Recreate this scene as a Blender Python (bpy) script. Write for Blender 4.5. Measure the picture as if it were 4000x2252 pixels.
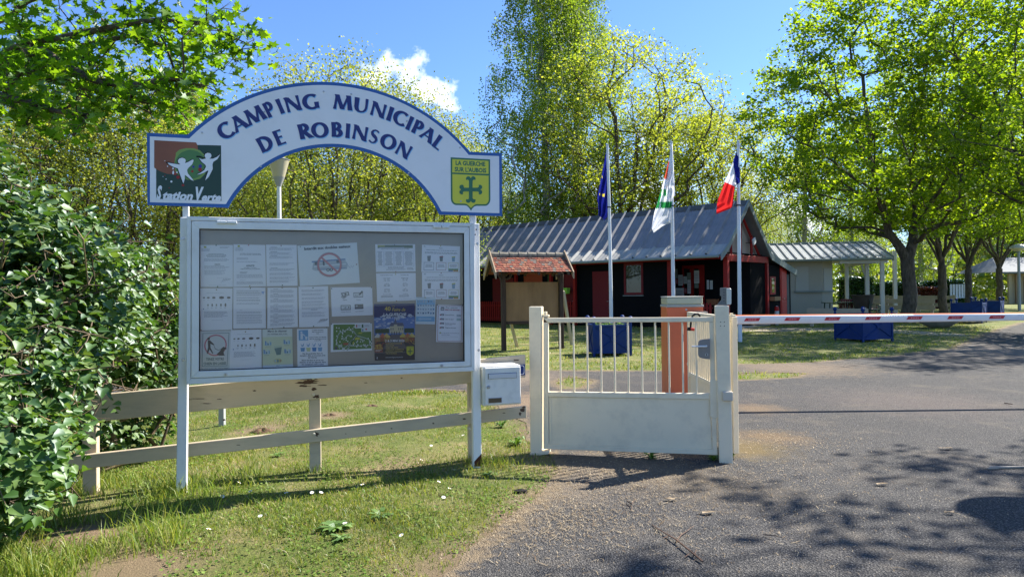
import bpy, bmesh, math, random
import numpy as np
from mathutils import Vector, Matrix
from mathutils.geometry import tessellate_polygon
for o in list(bpy.data.objects): bpy.data.objects.remove(o)
random.seed(7); rng = np.random.default_rng(11)
SC = bpy.context.scene; COL = SC.collection
# ------------------------------------------------------------------ camera
PITCH, ROLL, CAMZ, FPX = .0058, -.0115, 1.4, 2667.0
cam_d = bpy.data.cameras.new('camera'); cam = bpy.data.objects.new('camera', cam_d); COL.objects.link(cam)
cam_d.sensor_width = 36.0; cam_d.lens = 36.0*FPX/4000; cam_d.clip_start = .05; cam_d.clip_end = 3000
RC = Matrix.Rotation(math.pi/2+PITCH, 3, 'X') @ Matrix.Rotation(ROLL, 3, 'Z')
cam.matrix_world = Matrix.Translation((0, 0, CAMZ)) @ RC.to_4x4()
SC.camera = cam
# ------------------------------------------------------------------ sky, sun, exposure
SUN = Vector((.86, .50, .97)).normalized()
world = bpy.data.worlds.new('World'); SC.world = world; world.use_nodes = True
wn, wl = world.node_tree.nodes, world.node_tree.links; wn.clear()
w_out = wn.new('ShaderNodeOutputWorld'); w_bg = wn.new('ShaderNodeBackground'); sky = wn.new('ShaderNodeTexSky')
sky.sky_type = 'NISHITA'; sky.sun_disc = False
sky.sun_elevation = math.asin(SUN.z); sky.sun_rotation = math.atan2(SUN.x, SUN.y)
sky.altitude = 200; sky.air_density = 1.0; sky.dust_density = .35; sky.ozone_density = 2.6
w_bg.inputs['Strength'].default_value = .092
SKYTINT = (.60, .77, 1.05)
SUN_E, SUN_COL, EXPO = 5.0, (1.0, .945, .86), 1.36
w_tint = wn.new('ShaderNodeMix'); w_tint.data_type = 'RGBA'; w_tint.blend_type = 'MULTIPLY'; w_tint.inputs[0].default_value = 1
w_tint.inputs[7].default_value = (*SKYTINT, 1)
wl.new(sky.outputs[0], w_tint.inputs[6])
w_tc = wn.new('ShaderNodeTexCoord'); w_noise = wn.new('ShaderNodeTexNoise')
w_noise.inputs['Scale'].default_value = 26; w_noise.inputs['Detail'].default_value = 7; w_noise.inputs['Roughness'].default_value = .58
wl.new(w_tc.outputs['Generated'], w_noise.inputs['Vector'])
def wmath(op, a, b=None, clamp=False):
    n = wn.new('ShaderNodeMath'); n.operation = op; n.use_clamp = clamp
    for i, v in enumerate((a, b)):
        if v is None: continue
        if isinstance(v, (int, float)): n.inputs[i].default_value = v
        else: wl.new(v, n.inputs[i])
    return n.outputs[0]
CLOUDS = [((1490, 300), .045, .9), ((1600, 310), .05, 1.1), ((1650, 345), .045, 1.1), ((1710, 395), .045, 1.), ((1760, 415), .035, .9), ((3560, 760), .12, .8), ((3050, 900), .14, .9), ((3900, 880), .1, .9), ((2500, 760), .14, .6), ((-900, 500), .2, .8), ((5200, 400), .25, .8)]
# ------------------------------------------------------------------ geometry helpers
C0 = Vector((0, 0, CAMZ))
def ray(px, py): return RC @ Vector(((px-2000)/FPX, -(py-1126)/FPX, -1))
def P(px, py, Y):
    d = ray(px, py); return C0 + d*(Y/d.y)
def G(px, py, z=0.):
    d = ray(px, py); return C0 + d*((z-CAMZ)/d.z)
def D(x, y): return (x/.644, y/.644)
def GD(x, y, z=0.): return G(x/.644, y/.644, z)
acc = None
for (pxy, rad, amt) in CLOUDS:
    d = ray(*pxy).normalized()
    dn = wn.new('ShaderNodeVectorMath'); dn.operation = 'DISTANCE'; wl.new(w_tc.outputs['Generated'], dn.inputs[0]); dn.inputs[1].default_value = d
    m = wmath('SUBTRACT', 1.0, wmath('DIVIDE', dn.outputs['Value'], rad), True)
    m = wmath('MULTIPLY', m, amt)
    acc = m if acc is None else wmath('MAXIMUM', acc, m)
cl = wmath('ADD', wmath('MULTIPLY', acc, .55), wmath('MULTIPLY', wmath('SUBTRACT', w_noise.outputs['Fac'], .5), 2.1))
cl = wmath('MULTIPLY', wmath('MULTIPLY', wmath('SUBTRACT', cl, .20), 2.2, True), wmath('MULTIPLY', acc, 5.0, True), True)
w_mix = wn.new('ShaderNodeMix'); w_mix.data_type = 'RGBA'; wl.new(cl, w_mix.inputs[0]); wl.new(w_tint.outputs[2], w_mix.inputs[6])
w_mix.inputs[7].default_value = (8.0, 8.3, 9.0, 1)
wl.new(w_mix.outputs[2], w_bg.inputs['Color']); wl.new(w_bg.outputs[0], w_out.inputs[0])
sl = bpy.data.lights.new('sun', 'SUN'); sun = bpy.data.objects.new('sun', sl); COL.objects.link(sun)
sl.energy = SUN_E; sl.color = SUN_COL; sl.angle = math.radians(.53)
sun.rotation_euler = (-SUN).to_track_quat('-Z', 'Y').to_euler(); sun.location = SUN*50
SC.view_settings.view_transform = 'Standard'; SC.view_settings.look = 'None'
SC.view_settings.exposure = EXPO; SC.view_settings.gamma = 1; SC.view_settings.use_curve_mapping = False
try: SC.cycles.max_bounces = 7; SC.cycles.transparent_max_bounces = 8; SC.cycles.use_denoising = True
except Exception: pass
def hgt(x, y):
    return -min(.25, .05*max(0., -2.2-x))
def hgt_np(x, y):
    return -np.minimum(.25, .05*np.maximum(0., -2.2-x))
class Pl:
    """vertical plane through world points a and b (x, y); local x along a->b, local y away from the camera, z up"""
    def __init__(s, a, b, flip=False):
        s.o = Vector((a[0], a[1], 0)); s.u = Vector((b[0]-a[0], b[1]-a[1], 0)).normalized()
        s.n = Vector((-s.u.y, s.u.x, 0)); s.ang = math.atan2(s.u.y, s.u.x)
    def at(s, px, py, y=0.):
        d = ray(px, py); o = s.o + s.n*y
        t = (o-C0).dot(s.n)/d.dot(s.n); w = C0+d*t - s.o
        return (w.dot(s.u), w.z)
    def atD(s, x, y, off=0.): return s.at(x/.644, y/.644, off)
# ------------------------------------------------------------------ object helpers
def tag(o, label=None, cat=None, group=None, kind=None):
    if label: o['label'] = label
    if cat: o['category'] = cat
    if group: o['group'] = group
    if kind: o['kind'] = kind
    return o
def thing(name, label, cat, loc=(0, 0, 0), rz=0., group=None):
    o = bpy.data.objects.new(name, None); COL.objects.link(o); o.location = loc; o.rotation_euler = (0, 0, rz); o.empty_display_size = .1
    return tag(o, label, cat, group)
def add_obj(name, me, parent=None):
    o = bpy.data.objects.new(name, me); COL.objects.link(o)
    if parent: o.parent = parent
    return o
class MB:
    def __init__(s): s.v = []; s.f = []; s.m = []; s.cur = 0
    def add(s, vs, fs):
        b = len(s.v); s.v += [tuple(v) for v in vs]; s.f += [tuple(i+b for i in f) for f in fs]; s.m += [s.cur]*len(fs); return s
    def box(s, x0, x1, y0, y1, z0, z1):
        return s.add([(x0, y0, z0), (x1, y0, z0), (x1, y1, z0), (x0, y1, z0), (x0, y0, z1), (x1, y0, z1), (x1, y1, z1), (x0, y1, z1)],
                     [(0, 3, 2, 1), (4, 5, 6, 7), (0, 1, 5, 4), (1, 2, 6, 5), (2, 3, 7, 6), (3, 0, 4, 7)])
    def prism(s, poly, y0, y1):
        """polygon in (x, z) extruded from y0 (front) to y1"""
        ar = sum(poly[i][0]*poly[(i+1) % len(poly)][1]-poly[(i+1) % len(poly)][0]*poly[i][1] for i in range(len(poly)))
        if ar < 0: poly = poly[::-1]
        n = len(poly); tr = tessellate_polygon([[Vector((a, b, 0)) for a, b in poly]])
        vs = [(a, y0, b) for a, b in poly]+[(a, y1, b) for a, b in poly]; fs = []
        for t in tr:
            p, q, r = [poly[i] for i in t]
            if (q[0]-p[0])*(r[1]-p[1])-(q[1]-p[1])*(r[0]-p[0]) < 0: t = t[::-1]
            fs.append(tuple(t)); fs.append(tuple(i+n for i in t[::-1]))
        for i in range(n):
            j = (i+1) % n; fs.append((i, i+n, j+n, j)) if y1 > y0 else fs.append((i, j, j+n, i+n))
        return s.add(vs, fs)
    def flat(s, poly, y):
        ar = sum(poly[i][0]*poly[(i+1) % len(poly)][1]-poly[(i+1) % len(poly)][0]*poly[i][1] for i in range(len(poly)))
        if ar < 0: poly = poly[::-1]
        tr = tessellate_polygon([[Vector((a, b, 0)) for a, b in poly]]); fs = []
        for t in tr:
            p, q, r = [poly[i] for i in t]
            if (q[0]-p[0])*(r[1]-p[1])-(q[1]-p[1])*(r[0]-p[0]) < 0: t = t[::-1]
            fs.append(tuple(t))
        return s.add([(a, y, b) for a, b in poly], fs)
    def plan(s, poly, z0, z1):
        """polygon in (x, y) extruded in z"""
        ar = sum(poly[i][0]*poly[(i+1) % len(poly)][1]-poly[(i+1) % len(poly)][0]*poly[i][1] for i in range(len(poly)))
        if ar < 0: poly = poly[::-1]
        n = len(poly); tr = tessellate_polygon([[Vector((a, b, 0)) for a, b in poly]])
        vs = [(a, b, z0) for a, b in poly]+[(a, b, z1) for a, b in poly]; fs = []
        for t in tr:
            p, q, r = [poly[i] for i in t]
            if (q[0]-p[0])*(r[1]-p[1])-(q[1]-p[1])*(r[0]-p[0]) < 0: t = t[::-1]
            fs.append(tuple(i+n for i in t)); fs.append(tuple(t[::-1]))
        for i in range(n): j = (i+1) % n; fs.append((i, j, j+n, i+n))
        return s.add(vs, fs)
    def tube(s, pts, rs, n=8, cap=True):
        pts = [Vector(p) for p in pts]
        if not hasattr(rs, '__len__'): rs = [rs]*len(pts)
        b = len(s.v); vs = []; fs = []; ref = Vector((0, 0, 1))
        t0 = (pts[1]-pts[0]).normalized()
        if abs(t0.dot(ref)) > .95: ref = Vector((1, 0, 0))
        a = t0.cross(ref).normalized()
        for i, p in enumerate(pts):
            t = (pts[min(i+1, len(pts)-1)]-pts[max(i-1, 0)]).normalized()
            a = (a - t*a.dot(t)).normalized(); c = t.cross(a)
            for k in range(n):
                an = 2*math.pi*k/n; vs.append(p+(a*math.cos(an)+c*math.sin(an))*rs[i])
        for i in range(len(pts)-1):
            for k in range(n):
                l = (k+1) % n; fs.append((i*n+k, i*n+l, (i+1)*n+l, (i+1)*n+k))
        if cap: fs.append(tuple(range(n))[::-1]); fs.append(tuple((len(pts)-1)*n+k for k in range(n)))
        return s.add(vs, fs)
    def lathe(s, prof, c=(0, 0, 0), n=20, sx=1, sy=1):
        vs = []; fs = []
        for r, z in prof:
            for k in range(n):
                a = 2*math.pi*k/n; vs.append((c[0]+r*math.cos(a)*sx, c[1]+r*math.sin(a)*sy, c[2]+z))
        for i in range(len(prof)-1):
            for k in range(n): l = (k+1) % n; fs.append((i*n+k, i*n+l, (i+1)*n+l, (i+1)*n+k))
        fs.append(tuple(range(n))[::-1]); fs.append(tuple((len(prof)-1)*n+k for k in range(n)))
        return s.add(vs, fs)
    def mesh(s, name, mats, bevel=0., smooth=False, seg=1):
        me = bpy.data.meshes.new(name); me.from_pydata(s.v, [], s.f)
        for m in (mats if isinstance(mats, (list, tuple)) else [mats]): me.materials.append(m)
        if any(s.m): me.polygons.foreach_set('material_index', s.m)
        if bevel:
            bm = bmesh.new(); bm.from_mesh(me)
            bmesh.ops.remove_doubles(bm, verts=bm.verts, dist=1e-5)
            ed = [e for e in bm.edges if len(e.link_faces) == 2 and e.calc_face_angle(0) > .5]
            bmesh.ops.bevel(bm, geom=ed, offset=bevel, segments=seg, affect='EDGES', clamp_overlap=True, profile=.5)
            bm.to_mesh(me); bm.free()
        if smooth:
            me.polygons.foreach_set('use_smooth', [True]*len(me.polygons))
            try: me.set_sharp_from_angle(angle=math.radians(40))
            except Exception: pass
        me.update(); return me
    def build(s, name, mats, parent=None, bevel=0., smooth=False, seg=1, loc=None):
        o = add_obj(name, s.mesh(name, mats, bevel, smooth, seg), parent)
        if loc: o.location = loc
        return o
def np_mesh(name, V, F, mats, smooth=False):
    me = bpy.data.meshes.new(name); k = F.shape[1]
    me.vertices.add(len(V)); me.vertices.foreach_set('co', np.ascontiguousarray(V, dtype=np.float32).ravel())
    me.loops.add(len(F)*k); me.loops.foreach_set('vertex_index', np.ascontiguousarray(F, dtype=np.int32).ravel())
    me.polygons.add(len(F)); me.polygons.foreach_set('loop_start', np.arange(0, len(F)*k, k, dtype=np.int32))
    try: me.polygons.foreach_set('loop_total', np.full(len(F), k, dtype=np.int32))
    except Exception: pass
    for m in (mats if isinstance(mats, (list, tuple)) else [mats]): me.materials.append(m)
    if smooth: me.polygons.foreach_set('use_smooth', np.ones(len(F), dtype=bool))
    me.update(calc_edges=True); return me
def copy_tree(o, parent=None):
    c = o.copy(); COL.objects.link(c); c.parent = parent
    for ch in list(o.children): copy_tree(ch, c)
    return c
# ------------------------------------------------------------------ materials
MC = {}
def lk(nt, a, b): nt.links.new(a, b)
def mat(name, col, rough=.6, metal=0., var=.0, vscale=3., bump=0., bscale=60., dirt=None, spec=.5, stretch=None, dirt_amt=.5, dirt_scale=2.5, emit=None, flake=None, flake_t=.68, flake_s=7., wet=0.):
    if name in MC: return MC[name]
    m = bpy.data.materials.new(name); m.use_nodes = True; nt = m.node_tree; N = nt.nodes
    b = N['Principled BSDF']; b.inputs['Roughness'].default_value = rough; b.inputs['Metallic'].default_value = metal
    b.inputs['Specular IOR Level'].default_value = spec if (spec != .5 or rough < .5) else .22
    b.inputs['Base Color'].default_value = (*col, 1)
    tc = N.new('ShaderNodeTexCoord'); co = tc.outputs['Object']
    if stretch:
        mp = N.new('ShaderNodeMapping'); mp.inputs['Scale'].default_value = stretch; lk(nt, co, mp.inputs['Vector']); co = mp.outputs[0]
    cur = None
    def mix(fac, a, bcol, blend='MIX'):
        x = N.new('ShaderNodeMix'); x.data_type = 'RGBA'; x.blend_type = blend; lk(nt, fac, x.inputs[0])
        if isinstance(a, tuple): x.inputs[6].default_value = (*a, 1)
        else: lk(nt, a, x.inputs[6])
        x.inputs[7].default_value = (*bcol, 1); return x.outputs[2]
    def noise(sc, det=4, ro=.55, v=None):
        n = N.new('ShaderNodeTexNoise'); n.inputs['Scale'].default_value = sc; n.inputs['Detail'].default_value = det; n.inputs['Roughness'].default_value = ro
        lk(nt, v or co, n.inputs['Vector']); return n.outputs['Fac']
    def ramp(f, a, c):
        r = N.new('ShaderNodeMapRange'); r.inputs[1].default_value = a; r.inputs[2].default_value = c; lk(nt, f, r.inputs[0]); return r.outputs[0]
    cur = tuple(col)
    if var:
        cur = mix(ramp(noise(vscale), .3, .7), cur, tuple(min(1, c*(1-var)) for c in col))
    if dirt:
        x = ramp(noise(dirt_scale, 6, .65), .48, .75)
        mm = N.new('ShaderNodeMath'); mm.operation = 'MULTIPLY'; lk(nt, x, mm.inputs[0]); mm.inputs[1].default_value = dirt_amt
        cur = mix(mm.outputs[0], cur, dirt)
    if flake:
        x = ramp(noise(flake_s, 8, .7), flake_t, flake_t+.02); cur = mix(x, cur, flake)
    if not isinstance(cur, tuple): lk(nt, cur, b.inputs['Base Color'])
    if bump:
        bp = N.new('ShaderNodeBump'); bp.inputs['Strength'].default_value = bump; bp.inputs['Distance'].default_value = .01
        lk(nt, noise(bscale, 3), bp.inputs['Height']); lk(nt, bp.outputs[0], b.inputs['Normal'])
    if emit: b.inputs['Emission Color'].default_value = (*emit, 1); b.inputs['Emission Strength'].default_value = 1
    MC[name] = m; return m
def ink(col):
    k = 'ink_%d_%d_%d' % tuple(int(c*255) for c in col)
    return mat(k, col, .55, spec=.3)
def leaf_mat(name, c1, c2, c3, trans=.5, rough=.5, gloss=.08, tcol=(1.25, 1.2, .55)):
    """leaf colours vary per leaf; light passes through"""
    m = bpy.data.materials.new(name); m.use_nodes = True; nt = m.node_tree; N = nt.nodes; N.clear()
    out = N.new('ShaderNodeOutputMaterial'); geo = N.new('ShaderNodeNewGeometry'); r = N.new('ShaderNodeValToRGB')
    lk(nt, geo.outputs['Random Per Island'], r.inputs[0])
    e = r.color_ramp.elements; e[0].color = (*c1, 1); e[1].color = (*c3, 1); x = e.new(.5); x.color = (*c2, 1)
    tc = N.new('ShaderNodeTexCoord'); n = N.new('ShaderNodeTexNoise'); n.inputs['Scale'].default_value = .55; n.inputs['Detail'].default_value = 2
    lk(nt, tc.outputs['Object'], n.inputs['Vector'])
    mr = N.new('ShaderNodeMapRange'); mr.inputs[1].default_value = .3; mr.inputs[2].default_value = .7; mr.inputs[3].default_value = .72; mr.inputs[4].default_value = 1.25; lk(nt, n.outputs['Fac'], mr.inputs[0])
    mu = N.new('ShaderNodeMix'); mu.data_type = 'RGBA'; mu.blend_type = 'MULTIPLY'; mu.inputs[0].default_value = 1
    lk(nt, r.outputs[0], mu.inputs[6]); cb = N.new('ShaderNodeCombineColor')
    for i in range(3): lk(nt, mr.outputs[0], cb.inputs[i])
    lk(nt, cb.outputs[0], mu.inputs[7])
    d = N.new('ShaderNodeBsdfDiffuse'); t = N.new('ShaderNodeBsdfTranslucent'); g = N.new('ShaderNodeBsdfGlossy'); g.inputs['Roughness'].default_value = rough
    g.inputs['Color'].default_value = (.9, .95, 1, 1)
    tm = N.new('ShaderNodeMix'); tm.data_type = 'RGBA'; tm.blend_type = 'MULTIPLY'; tm.inputs[0].default_value = 1; tm.clamp_result = False
    lk(nt, mu.outputs[2], tm.inputs[6]); tm.inputs[7].default_value = (*tcol, 1)
    lk(nt, mu.outputs[2], d.inputs['Color']); lk(nt, tm.outputs[2], t.inputs['Color'])
    a = N.new('ShaderNodeMixShader'); a.inputs[0].default_value = trans; lk(nt, d.outputs[0], a.inputs[1]); lk(nt, t.outputs[0], a.inputs[2])
    fr = N.new('ShaderNodeFresnel'); fr.inputs[0].default_value = 1.4
    fm = N.new('ShaderNodeMath'); fm.operation = 'MULTIPLY_ADD'; lk(nt, fr.outputs[0], fm.inputs[0]); fm.inputs[1].default_value = gloss*1.6; fm.inputs[2].default_value = gloss*.1
    s2 = N.new('ShaderNodeMixShader'); lk(nt, fm.outputs[0], s2.inputs[0]); lk(nt, a.outputs[0], s2.inputs[1]); lk(nt, g.outputs[0], s2.inputs[2])
    lk(nt, s2.outputs[0], out.inputs[0]); return m
def glass_mat(name, tint=(1, 1, 1), refl=1.0, rough=.02):
    m = bpy.data.materials.new(name); m.use_nodes = True; nt = m.node_tree; N = nt.nodes; N.clear()
    out = N.new('ShaderNodeOutputMaterial'); t = N.new('ShaderNodeBsdfTransparent'); t.inputs[0].default_value = (*tint, 1)
    g = N.new('ShaderNodeBsdfGlossy'); g.inputs['Roughness'].default_value = rough; fr = N.new('ShaderNodeFresnel'); fr.inputs[0].default_value = 1.5
    mm = N.new('ShaderNodeMath'); mm.operation = 'MULTIPLY'; mm.use_clamp = True; lk(nt, fr.outputs[0], mm.inputs[0]); mm.inputs[1].default_value = refl
    tc = N.new('ShaderNodeTexCoord'); n = N.new('ShaderNodeTexNoise'); n.inputs['Scale'].default_value = 2.2; bp = N.new('ShaderNodeBump'); bp.inputs['Strength'].default_value = .04; bp.inputs['Distance'].default_value = .02
    lk(nt, tc.outputs['Object'], n.inputs['Vector']); lk(nt, n.outputs['Fac'], bp.inputs['Height']); lk(nt, bp.outputs[0], g.inputs['Normal'])
    s = N.new('ShaderNodeMixShader'); lk(nt, mm.outputs[0], s.inputs[0]); lk(nt, t.outputs[0], s.inputs[1]); lk(nt, g.outputs[0], s.inputs[2]); lk(nt, s.outputs[0], out.inputs[0])
    return m
# ------------------------------------------------------------------ text
TXT = {}
def txt(s, bold=.0, shear=0., space=1.0):
    k = (s, bold, shear, space)
    if k in TXT: return TXT[k]
    c = bpy.data.curves.new('t', 'FONT'); c.body = s; c.size = 1; c.offset = bold; c.shear = shear; c.resolution_u = 2; c.space_character = space
    o = bpy.data.objects.new('t', c); me = bpy.data.meshes.new_from_object(o)
    v = [(p.co.x, p.co.y) for p in me.vertices]; f = [tuple(p.vertices) for p in me.polygons]
    bpy.data.objects.remove(o); bpy.data.curves.remove(c); bpy.data.meshes.remove(me)
    if v:
        x0 = min(a for a, b in v); v = [(a-x0, b) for a, b in v]; w = max(a for a, b in v)
    else: w = 0
    TXT[k] = (v, f, w); return TXT[k]
# ------------------------------------------------------------------ ground, lawn, road
def g2(x, y): p = GD(x, y); return (p.x, p.y)
LAWN_A = [(-60, -8), (.1, -8), (-.05, 1.2)]+[g2(*q) for q in [(1085, 1448), (1130, 1430), (1200, 1368), (1290, 1310), (1345, 1275), (1390, 1225), (1402, 1190), (1372, 1160), (1335, 1128), (1322, 1090), (1290, 1055), (1240, 1012), (1180, 985), (1000, 982), (800, 985), (430, 992)]]+[(-12, 9.8), (-60, 12)]
LAWN_B = [(-60, 14.2), (-9, 12.6)]+[g2(*q) for q in [(430, 928), (900, 930), (1330, 930), (1500, 934), (1660, 932), (1850, 917), (2050, 911), (2241, 896), (2400, 875), (2474, 840), (2576, 810)]]+[(60, 40), (400, 60), (400, 450), (-400, 450), (-400, 14.2)]
LAWN_C = [g2(*q) for q in [(1800, 948), (1880, 938), (1960, 936), (2040, 940), (2010, 949), (1900, 953), (1820, 956)]]
LAWN_D = [g2(*q) for q in [(1395, 962), (1440, 950), (1490, 957), (1470, 975), (1410, 978)]]
def sdist(px, py, poly):
    d = np.full(px.shape, 1e9); ins = np.zeros(px.shape, bool); n = len(poly)
    for i in range(n):
        ax, ay = poly[i]; bx, by = poly[(i+1) % n]; ex, ey = bx-ax, by-ay; wx, wy = px-ax, py-ay
        t = np.clip((wx*ex+wy*ey)/(ex*ex+ey*ey+1e-12), 0, 1); d = np.minimum(d, np.hypot(wx-ex*t, wy-ey*t))
        c = ((ay > py) != (by > py)) & (px < (bx-ax)*(py-ay)/((by-ay) if by != ay else 1e-9)+ax); ins ^= c
    return np.where(ins, d, -d)
def wob(x, y):
    return (np.sin(x*2.3+y*1.1)+np.sin(y*3.7-x*1.9)*.7+np.sin(x*7.1+y*5.3)*.4+np.sin(x*13.7-y*11.1)*.3)*.045 + np.sin(x*31+y*17)*np.sin(y*29-x*11)*.02
def lawn_sd(x, y):
    s = np.maximum.reduce([sdist(x, y, LAWN_A), sdist(x, y, LAWN_B), sdist(x, y, LAWN_C), sdist(x, y, LAWN_D)])
    return s + wob(x, y)
def axis(lo, hi, a, b, st, grow=1.12):
    m = list(np.arange(a, b, st)); s = st; v = a; L = []
    while v > lo: s *= grow; v -= s; L.append(v)
    s = st; v = m[-1]; R_ = []
    while v < hi: s *= grow; v += s; R_.append(v)
    return np.array(L[::-1]+m+R_)
gx = axis(-420, 420, -6, 11, .09); gy = axis(-60, 480, 1.6, 14.5, .09)
XX, YY = np.meshgrid(gx, gy); sd = lawn_sd(XX, YY)
mic = (np.sin(XX*9.1+YY*3.3)*np.sin(YY*8.3-XX*2.1))*.004+(np.sin(XX*2.1)*np.sin(YY*1.7))*.012
ZZ = hgt_np(XX, YY)+np.where(sd > .05, np.minimum(sd, .3)*mic*3, 0)
nx = len(gx); ny = len(gy)
idx = np.arange(nx*ny).reshape(ny, nx)
Fq = np.stack([idx[:-1, :-1], idx[:-1, 1:], idx[1:, 1:], idx[1:, :-1]], -1).reshape(-1, 4)
V = np.stack([XX, YY, ZZ], -1).reshape(-1, 3)
def attr(me, name, vals):
    a = me.attributes.new(name, 'FLOAT', 'POINT'); a.data.foreach_set('value', np.ascontiguousarray(vals, dtype=np.float32))
def ground_mat(name, road):
    m = bpy.data.materials.new(name); m.use_nodes = True; nt = m.node_tree; N = nt.nodes; b = N['Principled BSDF']
    b.inputs['Roughness'].default_value = .9; b.inputs['Specular IOR Level'].default_value = .25
    tc = N.new('ShaderNodeTexCoord'); co = tc.outputs['Object']
    at = N.new('ShaderNodeAttribute'); at.attribute_name = 'sd'
    def noise(sc, det=5, ro=.6, off=0):
        n = N.new('ShaderNodeTexNoise'); n.inputs['Scale'].default_value = sc; n.inputs['Detail'].default_value = det; n.inputs['Roughness'].default_value = ro
        mp = N.new('ShaderNodeMapping'); mp.inputs['Location'].default_value = (off, off*2, 0); lk(nt, co, mp.inputs['Vector']); lk(nt, mp.outputs[0], n.inputs['Vector']); return n.outputs['Fac']
    def rng_(f, a, c, lo=0, hi=1):
        r = N.new('ShaderNodeMapRange'); r.inputs[1].default_value = a; r.inputs[2].default_value = c; r.inputs[3].default_value = lo; r.inputs[4].default_value = hi; lk(nt, f, r.inputs[0]); return r.outputs[0]
    def mx(f, a, c):
        x = N.new('ShaderNodeMix'); x.data_type = 'RGBA'; lk(nt, f, x.inputs[0])
        for s, v in ((6, a), (7, c)):
            if isinstance(v, tuple): x.inputs[s].default_value = (*v, 1)
            else: lk(nt, v, x.inputs[s])
        return x.outputs[2]
    def M(op, a, c, clamp=False):
        x = N.new('ShaderNodeMath'); x.operation = op; x.use_clamp = clamp
        for i, v in enumerate((a, c)):
            if isinstance(v, (int, float)): x.inputs[i].default_value = v
            else: lk(nt, v, x.inputs[i])
        return x.outputs[0]
    if not road:
        c = mx(rng_(noise(1.1, 6), .35, .65), (.12, .165, .03), (.22, .225, .06))
        c = mx(rng_(noise(40, 4, .7), .35, .7), c, (.07, .10, .02))
        c = mx(M('MULTIPLY', rng_(noise(1.7, 7, .7, 5), .50, .66), .85), c, (.33, .26, .13))
        c = mx(M('MULTIPLY', rng_(noise(.45, 7, .6, 9), .52, .66), .5), c, (.34, .28, .13))
        for (q, r_, am) in [((205, 1335), .34, .95), ((330, 1435), .42, .8), ((1010, 1165), .3, .5), ((640, 1075), .35, .7), ((835, 1045), .3, .8), ((1150, 1440), .5, .7), ((480, 1380), .3, .4), ((700, 1060), .4, .5), ((1255, 1150), .3, .6)]:
            w = GD(*q); dn = N.new('ShaderNodeVectorMath'); dn.operation = 'DISTANCE'; lk(nt, co, dn.inputs[0]); dn.inputs[1].default_value = (w.x, w.y, 0)
            f = M('ADD', M('DIVIDE', dn.outputs['Value'], r_), M('MULTIPLY', M('SUBTRACT', noise(7, 7, .75, r_*9), .5), 1.8))
            c = mx(M('MULTIPLY', rng_(f, 1.1, .4), am), c, (.26, .18, .115))
        e = M('ADD', at.outputs['Fac'], M('MULTIPLY', M('SUBTRACT', noise(5, 6, .7, 3), .5), .9))
        c = mx(rng_(e, .22, -.02), c, (.21, .155, .095))
        lk(nt, c, b.inputs['Base Color']); h = noise(70, 6, .75)
        bs, bd = .9, .03
    else:
        vo = N.new('ShaderNodeTexVoronoi'); vo.inputs['Scale'].default_value = 95; lk(nt, co, vo.inputs['Vector'])
        vcol = N.new('ShaderNodeSeparateColor'); lk(nt, vo.outputs['Color'], vcol.inputs[0])
        vo2 = N.new('ShaderNodeTexVoronoi'); vo2.inputs['Scale'].default_value = 150; lk(nt, co, vo2.inputs['Vector'])
        v2 = N.new('ShaderNodeSeparateColor'); lk(nt, vo2.outputs['Color'], v2.inputs[0])
        c = mx(rng_(noise(.8, 5), .3, .7), (.060, .057, .052), (.098, .093, .085))
        c = mx(rng_(vcol.outputs[0], .45, 1.0), c, (.125, .118, .109))
        c = mx(rng_(v2.outputs[0], .72, .95), c, (.22, .205, .185))
        c = mx(rng_(vo.outputs['Distance'], .35, .62), c, (.028, .028, .030))
        # worn, dusty and mossy places
        c = mx(M('MULTIPLY', rng_(noise(1.3, 7, .7, 7), .52, .72), .45), c, (.20, .165, .12))
        for (q, r_, col_, am) in [((1940, 1100), .40, (.19, .125, .06), .6), ((1880, 1130), .42, (.13, .095, .04), .9), ((1900, 1028), .4, (.20, .14, .08), .7), ((1560, 1180), .62, (.17, .135, .095), .85), ((1420, 1240), .38, (.20, .16, .115), .6), ((1750, 1220), .6, (.15, .12, .085), .5), ((2300, 1010), 1.3, (.17, .13, .11), .35), ((1340, 1010), 1.0, (.22, .16, .105), .95), ((1285, 950), 1.2, (.22, .17, .12), .8), ((2000, 925), 1.4, (.23, .17, .11), .7), ((2480, 880), 2.2, (.24, .2, .155), .6)]:
            w = GD(*q); dn = N.new('ShaderNodeVectorMath'); dn.operation = 'DISTANCE'; lk(nt, co, dn.inputs[0]); dn.inputs[1].default_value = (w.x, w.y, 0)
            f = M('ADD', M('DIVIDE', dn.outputs['Value'], r_), M('MULTIPLY', M('SUBTRACT', noise(6, 7, .75, r_*9), .5), 2.2))
            c = mx(M('MULTIPLY', rng_(f, 1.15, .25), am), c, col_)
        e = M('ADD', at.outputs['Fac'], M('MULTIPLY', M('SUBTRACT', noise(9, 8, .8, 3), .5), .75))
        c = mx(rng_(e, -.16, -.01), c, (.19, .145, .09))
        lk(nt, c, b.inputs['Base Color'])
        h = M('ADD', M('MULTIPLY', vo.outputs['Distance'], -1.0), M('MULTIPLY', noise(120, 4, .7), .6)); bs, bd = .8, .012
    bp = N.new('ShaderNodeBump'); bp.inputs['Strength'].default_value = bs; bp.inputs['Distance'].default_value = bd; lk(nt, h, bp.inputs['Height']); lk(nt, bp.outputs[0], b.inputs['Normal'])
    return m
me = np_mesh('lawn_ground', V, Fq, ground_mat('lawn_ground', False), True); attr(me, 'sd', sd.ravel())
tag(add_obj('ground', me), kind='structure')
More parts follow.
